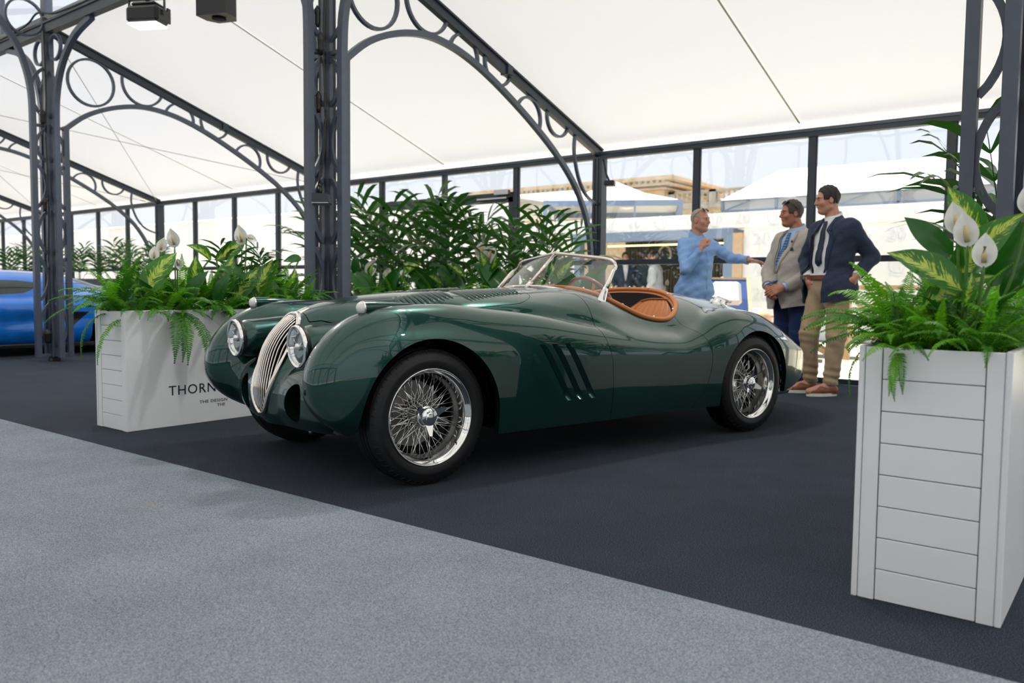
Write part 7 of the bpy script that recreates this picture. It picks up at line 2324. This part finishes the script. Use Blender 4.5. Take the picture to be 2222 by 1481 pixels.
# far people by the pavilion
def far_person(loc, face, label, jacket, trousers, shirt, hair, tall=1.8):
    S = dict(far=True, loc=loc, rz=view_axes(loc[0], loc[1]), label=label, skin='skin', hair=hair, hairstyle=(0.004, 0.055, 0.0, False, 1.0), face=face, look=face, shirt=shirt, trousers=trousers, jacket=jacket, shirt_hem=0.95, belt=0.99,
        hem=0.80, opening=(1.10, 0.80, (0.07, 0.06)), cuff=0.07,
        j=dict(head=(0, -0.02, 1.66), neck=(0, 0, 1.50), shL=(0.19, 0, 1.43), shR=(-0.19, 0, 1.43), elL=(0.27, 0.02, 1.15), wrL=(0.20, -0.12, 0.98), elR=(-0.27, 0.02, 1.15), wrR=(-0.20, -0.12, 0.98), hipL=(0.09, 0, 0.92), hipR=(-0.09, 0, 0.92),
               knL=(0.10, -0.02, 0.5), knR=(-0.10, -0.02, 0.5), anL=(0.10, 0.02, 0.085), anR=(-0.10, 0.02, 0.085), toeL=(0.13, -0.14, 0.04), toeR=(-0.13, -0.14, 0.04)),
        handL=((0.19, -0.135, 0.96), (-0.3, -0.2, -0.9), (-0.8, 0.3, 0), (0, -1, 0), (0.5,) * 4), handR=((-0.19, -0.135, 0.96), (0.3, -0.2, -0.9), (0.8, 0.3, 0), (0, -1, 0), (0.5,) * 4))
    f_ = Vector((face[0], face[1], 0)).normalized(); ang = math.atan2(f_.y, f_.x) + PI / 2
    R = Matrix.Rotation(ang, 3, 'Z')
    S['j'] = {k: tuple(R @ Vector(v)) for k, v in S['j'].items()}
    for h in ('handL', 'handR'):
        a = S[h]; S[h] = tuple(tuple(R @ Vector(v)) for v in a[:4]) + a[4:]
    return S
M['cream_trousers'] = cloth('cream_cotton', (0.78, 0.74, 0.68), (0.72, 0.68, 0.62), 60)
M['grey_jacket'] = cloth('light_grey_jacket', (0.58, 0.62, 0.68), (0.5, 0.54, 0.6), 60)
FAR = [far_person((-9.54, 16.4, 0), (0.1, -1), 'far man in navy jacket and cream trousers before the pavilion', 'navy_jacket', 'cream_trousers', 'white_shirt', 'hair_dark'),
       far_person((-9.05, 16.6, 0), (0.5, -0.8), 'far man in navy suit under the strip light', 'navy_jacket', 'navy_trousers', 'white_shirt', 'hair_dark'),
       far_person((-8.76, 16.4, 0), (-0.95, 0.2), 'far man in pale grey jacket seen from the side', 'grey_jacket', 'cream_trousers', 'white_shirt', 'hair_dark')]
for S_ in FAR: make_man(S_)

# pagoda tent
pg = empty('pagoda_tent', (-14.4, 24.0, 0), 0.5, 'white pyramid-roofed tent behind the pavilion', 'tent')
h_, e_ = 4.55, 3.72; w = 2.1
mb = MB()
for r0, z0, r1, z1 in ((2.1, e_, 1.0, 4.06), (1.0, 4.06, 0.05, h_)):
    for a, b_ in (((-1, -1), (1, -1)), ((1, -1), (1, 1)), ((1, 1), (-1, 1)), ((-1, 1), (-1, -1))):
        mb.add([(a[0] * r0, a[1] * r0, z0), (b_[0] * r0, b_[1] * r0, z0), (b_[0] * r1, b_[1] * r1, z1), (a[0] * r1, a[1] * r1, z1)], [(0, 1, 2, 3)])
mb.build('roof', M['tent_white'], pg)
for a, b_ in (((-1, -1), (1, -1)), ((1, -1), (1, 1)), ((1, 1), (-1, 1)), ((-1, 1), (-1, -1))):
    mb = MB(); mb.bar((a[0] * w, a[1] * w, e_ - 0.08), (b_[0] * w, b_[1] * w, e_ - 0.08), 0.08, 0.18); mb.build('eave_beam', M['blue_grey'], pg)
    mb = MB(); mb.box((a[0] * w - 0.06, a[1] * w - 0.06, 0), (a[0] * w + 0.06, a[1] * w + 0.06, e_)); mb.build('leg', M['blue_grey'], pg)
    for k in (1, 2):
        p = Vector((a[0] * w, a[1] * w, 0)).lerp(Vector((b_[0] * w, b_[1] * w, 0)), k / 3); mb = MB(); mb.box((p.x - 0.03, p.y - 0.03, 2.6), (p.x + 0.03, p.y + 0.03, e_ - 0.1)); mb.build('strut', M['blue_grey'], pg)

# marquees
def marquee(name, x0, x1, y0, ze, zr, depth, lab, bays, band=None):
    e = empty(name, ((x0 + x1) / 2, y0, 0), 0, lab, 'marquee')
    c = (x0 + x1) / 2; hx = (x1 - x0) / 2
    mb = MB(); mb.box((-hx, 0, 0), (hx, 0.06, ze - (band or 0))); mb.build('wall', M['tent_white'], e)
    mb = MB(); mb.add([(-hx, -0.15, ze), (hx, -0.15, ze), (hx, depth, zr), (-hx, depth, zr), (hx, 2 * depth, ze), (-hx, 2 * depth, ze)], [(0, 1, 2, 3), (3, 2, 4, 5)]); mb.build('roof', M['tent_white'], e)
    mb = MB(); mb.add([(-hx, 0, ze), (-hx, 2 * depth, ze), (-hx, depth, zr)], [(0, 1, 2)]); mb.add([(hx, 0, ze), (hx, 2 * depth, ze), (hx, depth, zr)], [(2, 1, 0)]); mb.build('gable', M['tent_white'], e)
    if band:
        for z in (ze, ze - band): mb = MB(); mb.box((-hx, -0.05, z - 0.04), (hx, 0.05, z + 0.04)); mb.build('rail', M['blue_grey'], e)
        for k in range(bays * 2 + 1):
            x = -hx + 2 * hx * k / (bays * 2); mb = MB(); mb.box((x - 0.05, -0.05, ze - band), (x + 0.05, 0.05, ze)); mb.build('post', M['blue_grey'], e)
            if k < bays * 2 and k % 2 == 0: mb = MB(); mb.bar((x, 0, ze - band), (x + hx / bays * 0.6, 0, ze), 0.04, 0.05); mb.build('brace', M['blue_grey'], e)
        mb = MB(); mb.box((-hx, 0.3, ze - band), (hx, 0.34, ze)); mb.build('lining', mat('pale_lining', (0.75, 0.78, 0.82), 0.7), e)
    for k in range(1, bays):
        x = -hx + 2 * hx * k / bays; mb = MB(); mb.bar((x, -0.16, ze + 0.01), (x, depth, zr + 0.01), 0.05, 0.02); mb.build('seam', M['print_grey'], e)
    return e
marquee('marquee', -13.2, 12.0, 30.0, 4.42, 6.3, 6.0, 'long white marquee with glazed eave band beyond the hoarding', 6, 0.42)
marquee('marquee', -80.0, -17.5, 22.5, 4.1, 4.75, 4.0, 'long plain white marquee beyond the palms and blue car', 14)

# stone house with cornice and balustrade
hs_ = empty('stone_house', (-26.5, 46.0, 0), 0.0, 'golden stone house with heavy cornice and balustraded parapet', 'house')
def hb(nm, a, b_, m=M['stone']): mb = MB(); mb.box(a, b_); return mb.build(nm, m, hs_)
hb('tower_wall', (-12, 0, 0), (2.4, 8, 7.4)); hb('wing_wall', (2.4, 0.8, 0), (13, 8, 6.1))
co = hb('cornice', (-12.4, -0.5, 7.45), (2.9, 8, 7.62)); hb('cornice', (-12.9, -0.9, 7.72), (3.4, 8, 7.95)); hb('cornice', (-12.2, -0.25, 7.2), (2.65, 8, 7.32))
for k in range(38): mb = MB(); mb.box((-12.2 + 0.4 * k, -0.75, 7.56), (-12.0 + 0.4 * k, 0, 7.74)); mb.build('modillion', M['stone_grey'], hs_)
hb('string_course', (2.4, 0.6, 6.0), (13, 0.9, 6.2), M['stone_grey']); hb('handrail', (2.4, 0.55, 6.95), (13, 0.85, 7.1), M['stone_grey']); hb('plinth', (2.4, 0.6, 6.2), (13, 0.85, 6.35), M['stone_grey'])
bal = None
for k in range(30):
    if k % 8 == 0: hb('pier', (2.6 + 0.34 * k - 0.2, 0.55, 6.2), (2.6 + 0.34 * k + 0.25, 0.9, 7.1), M['stone_grey']); continue
    if bal is None:
        mb = MB(); mb.lathe([(0.09, 0.0), (0.09, 0.06), (0.05, 0.1), (0.10, 0.25), (0.05, 0.48), (0.09, 0.54), (0.09, 0.6)], 8); bal = mb.build('baluster', M['stone_grey'], hs_); bal.location = (2.6 + 0.34 * k, 0.72, 6.35)
    else: o = dup(bal, hs_, (2.6 + 0.34 * k, 0.72, 6.35))
for k in range(8): hb('ashlar_course', (-12.02, -0.02, 0.9 * k + 0.05), (2.42, 0.0, 0.9 * k + 0.86))
for k in range(3): hb('window_recess', (3.6 + 3.2 * k, 0.78, 2.2), (4.8 + 3.2 * k, 0.81, 4.6), M['blue_grey'])
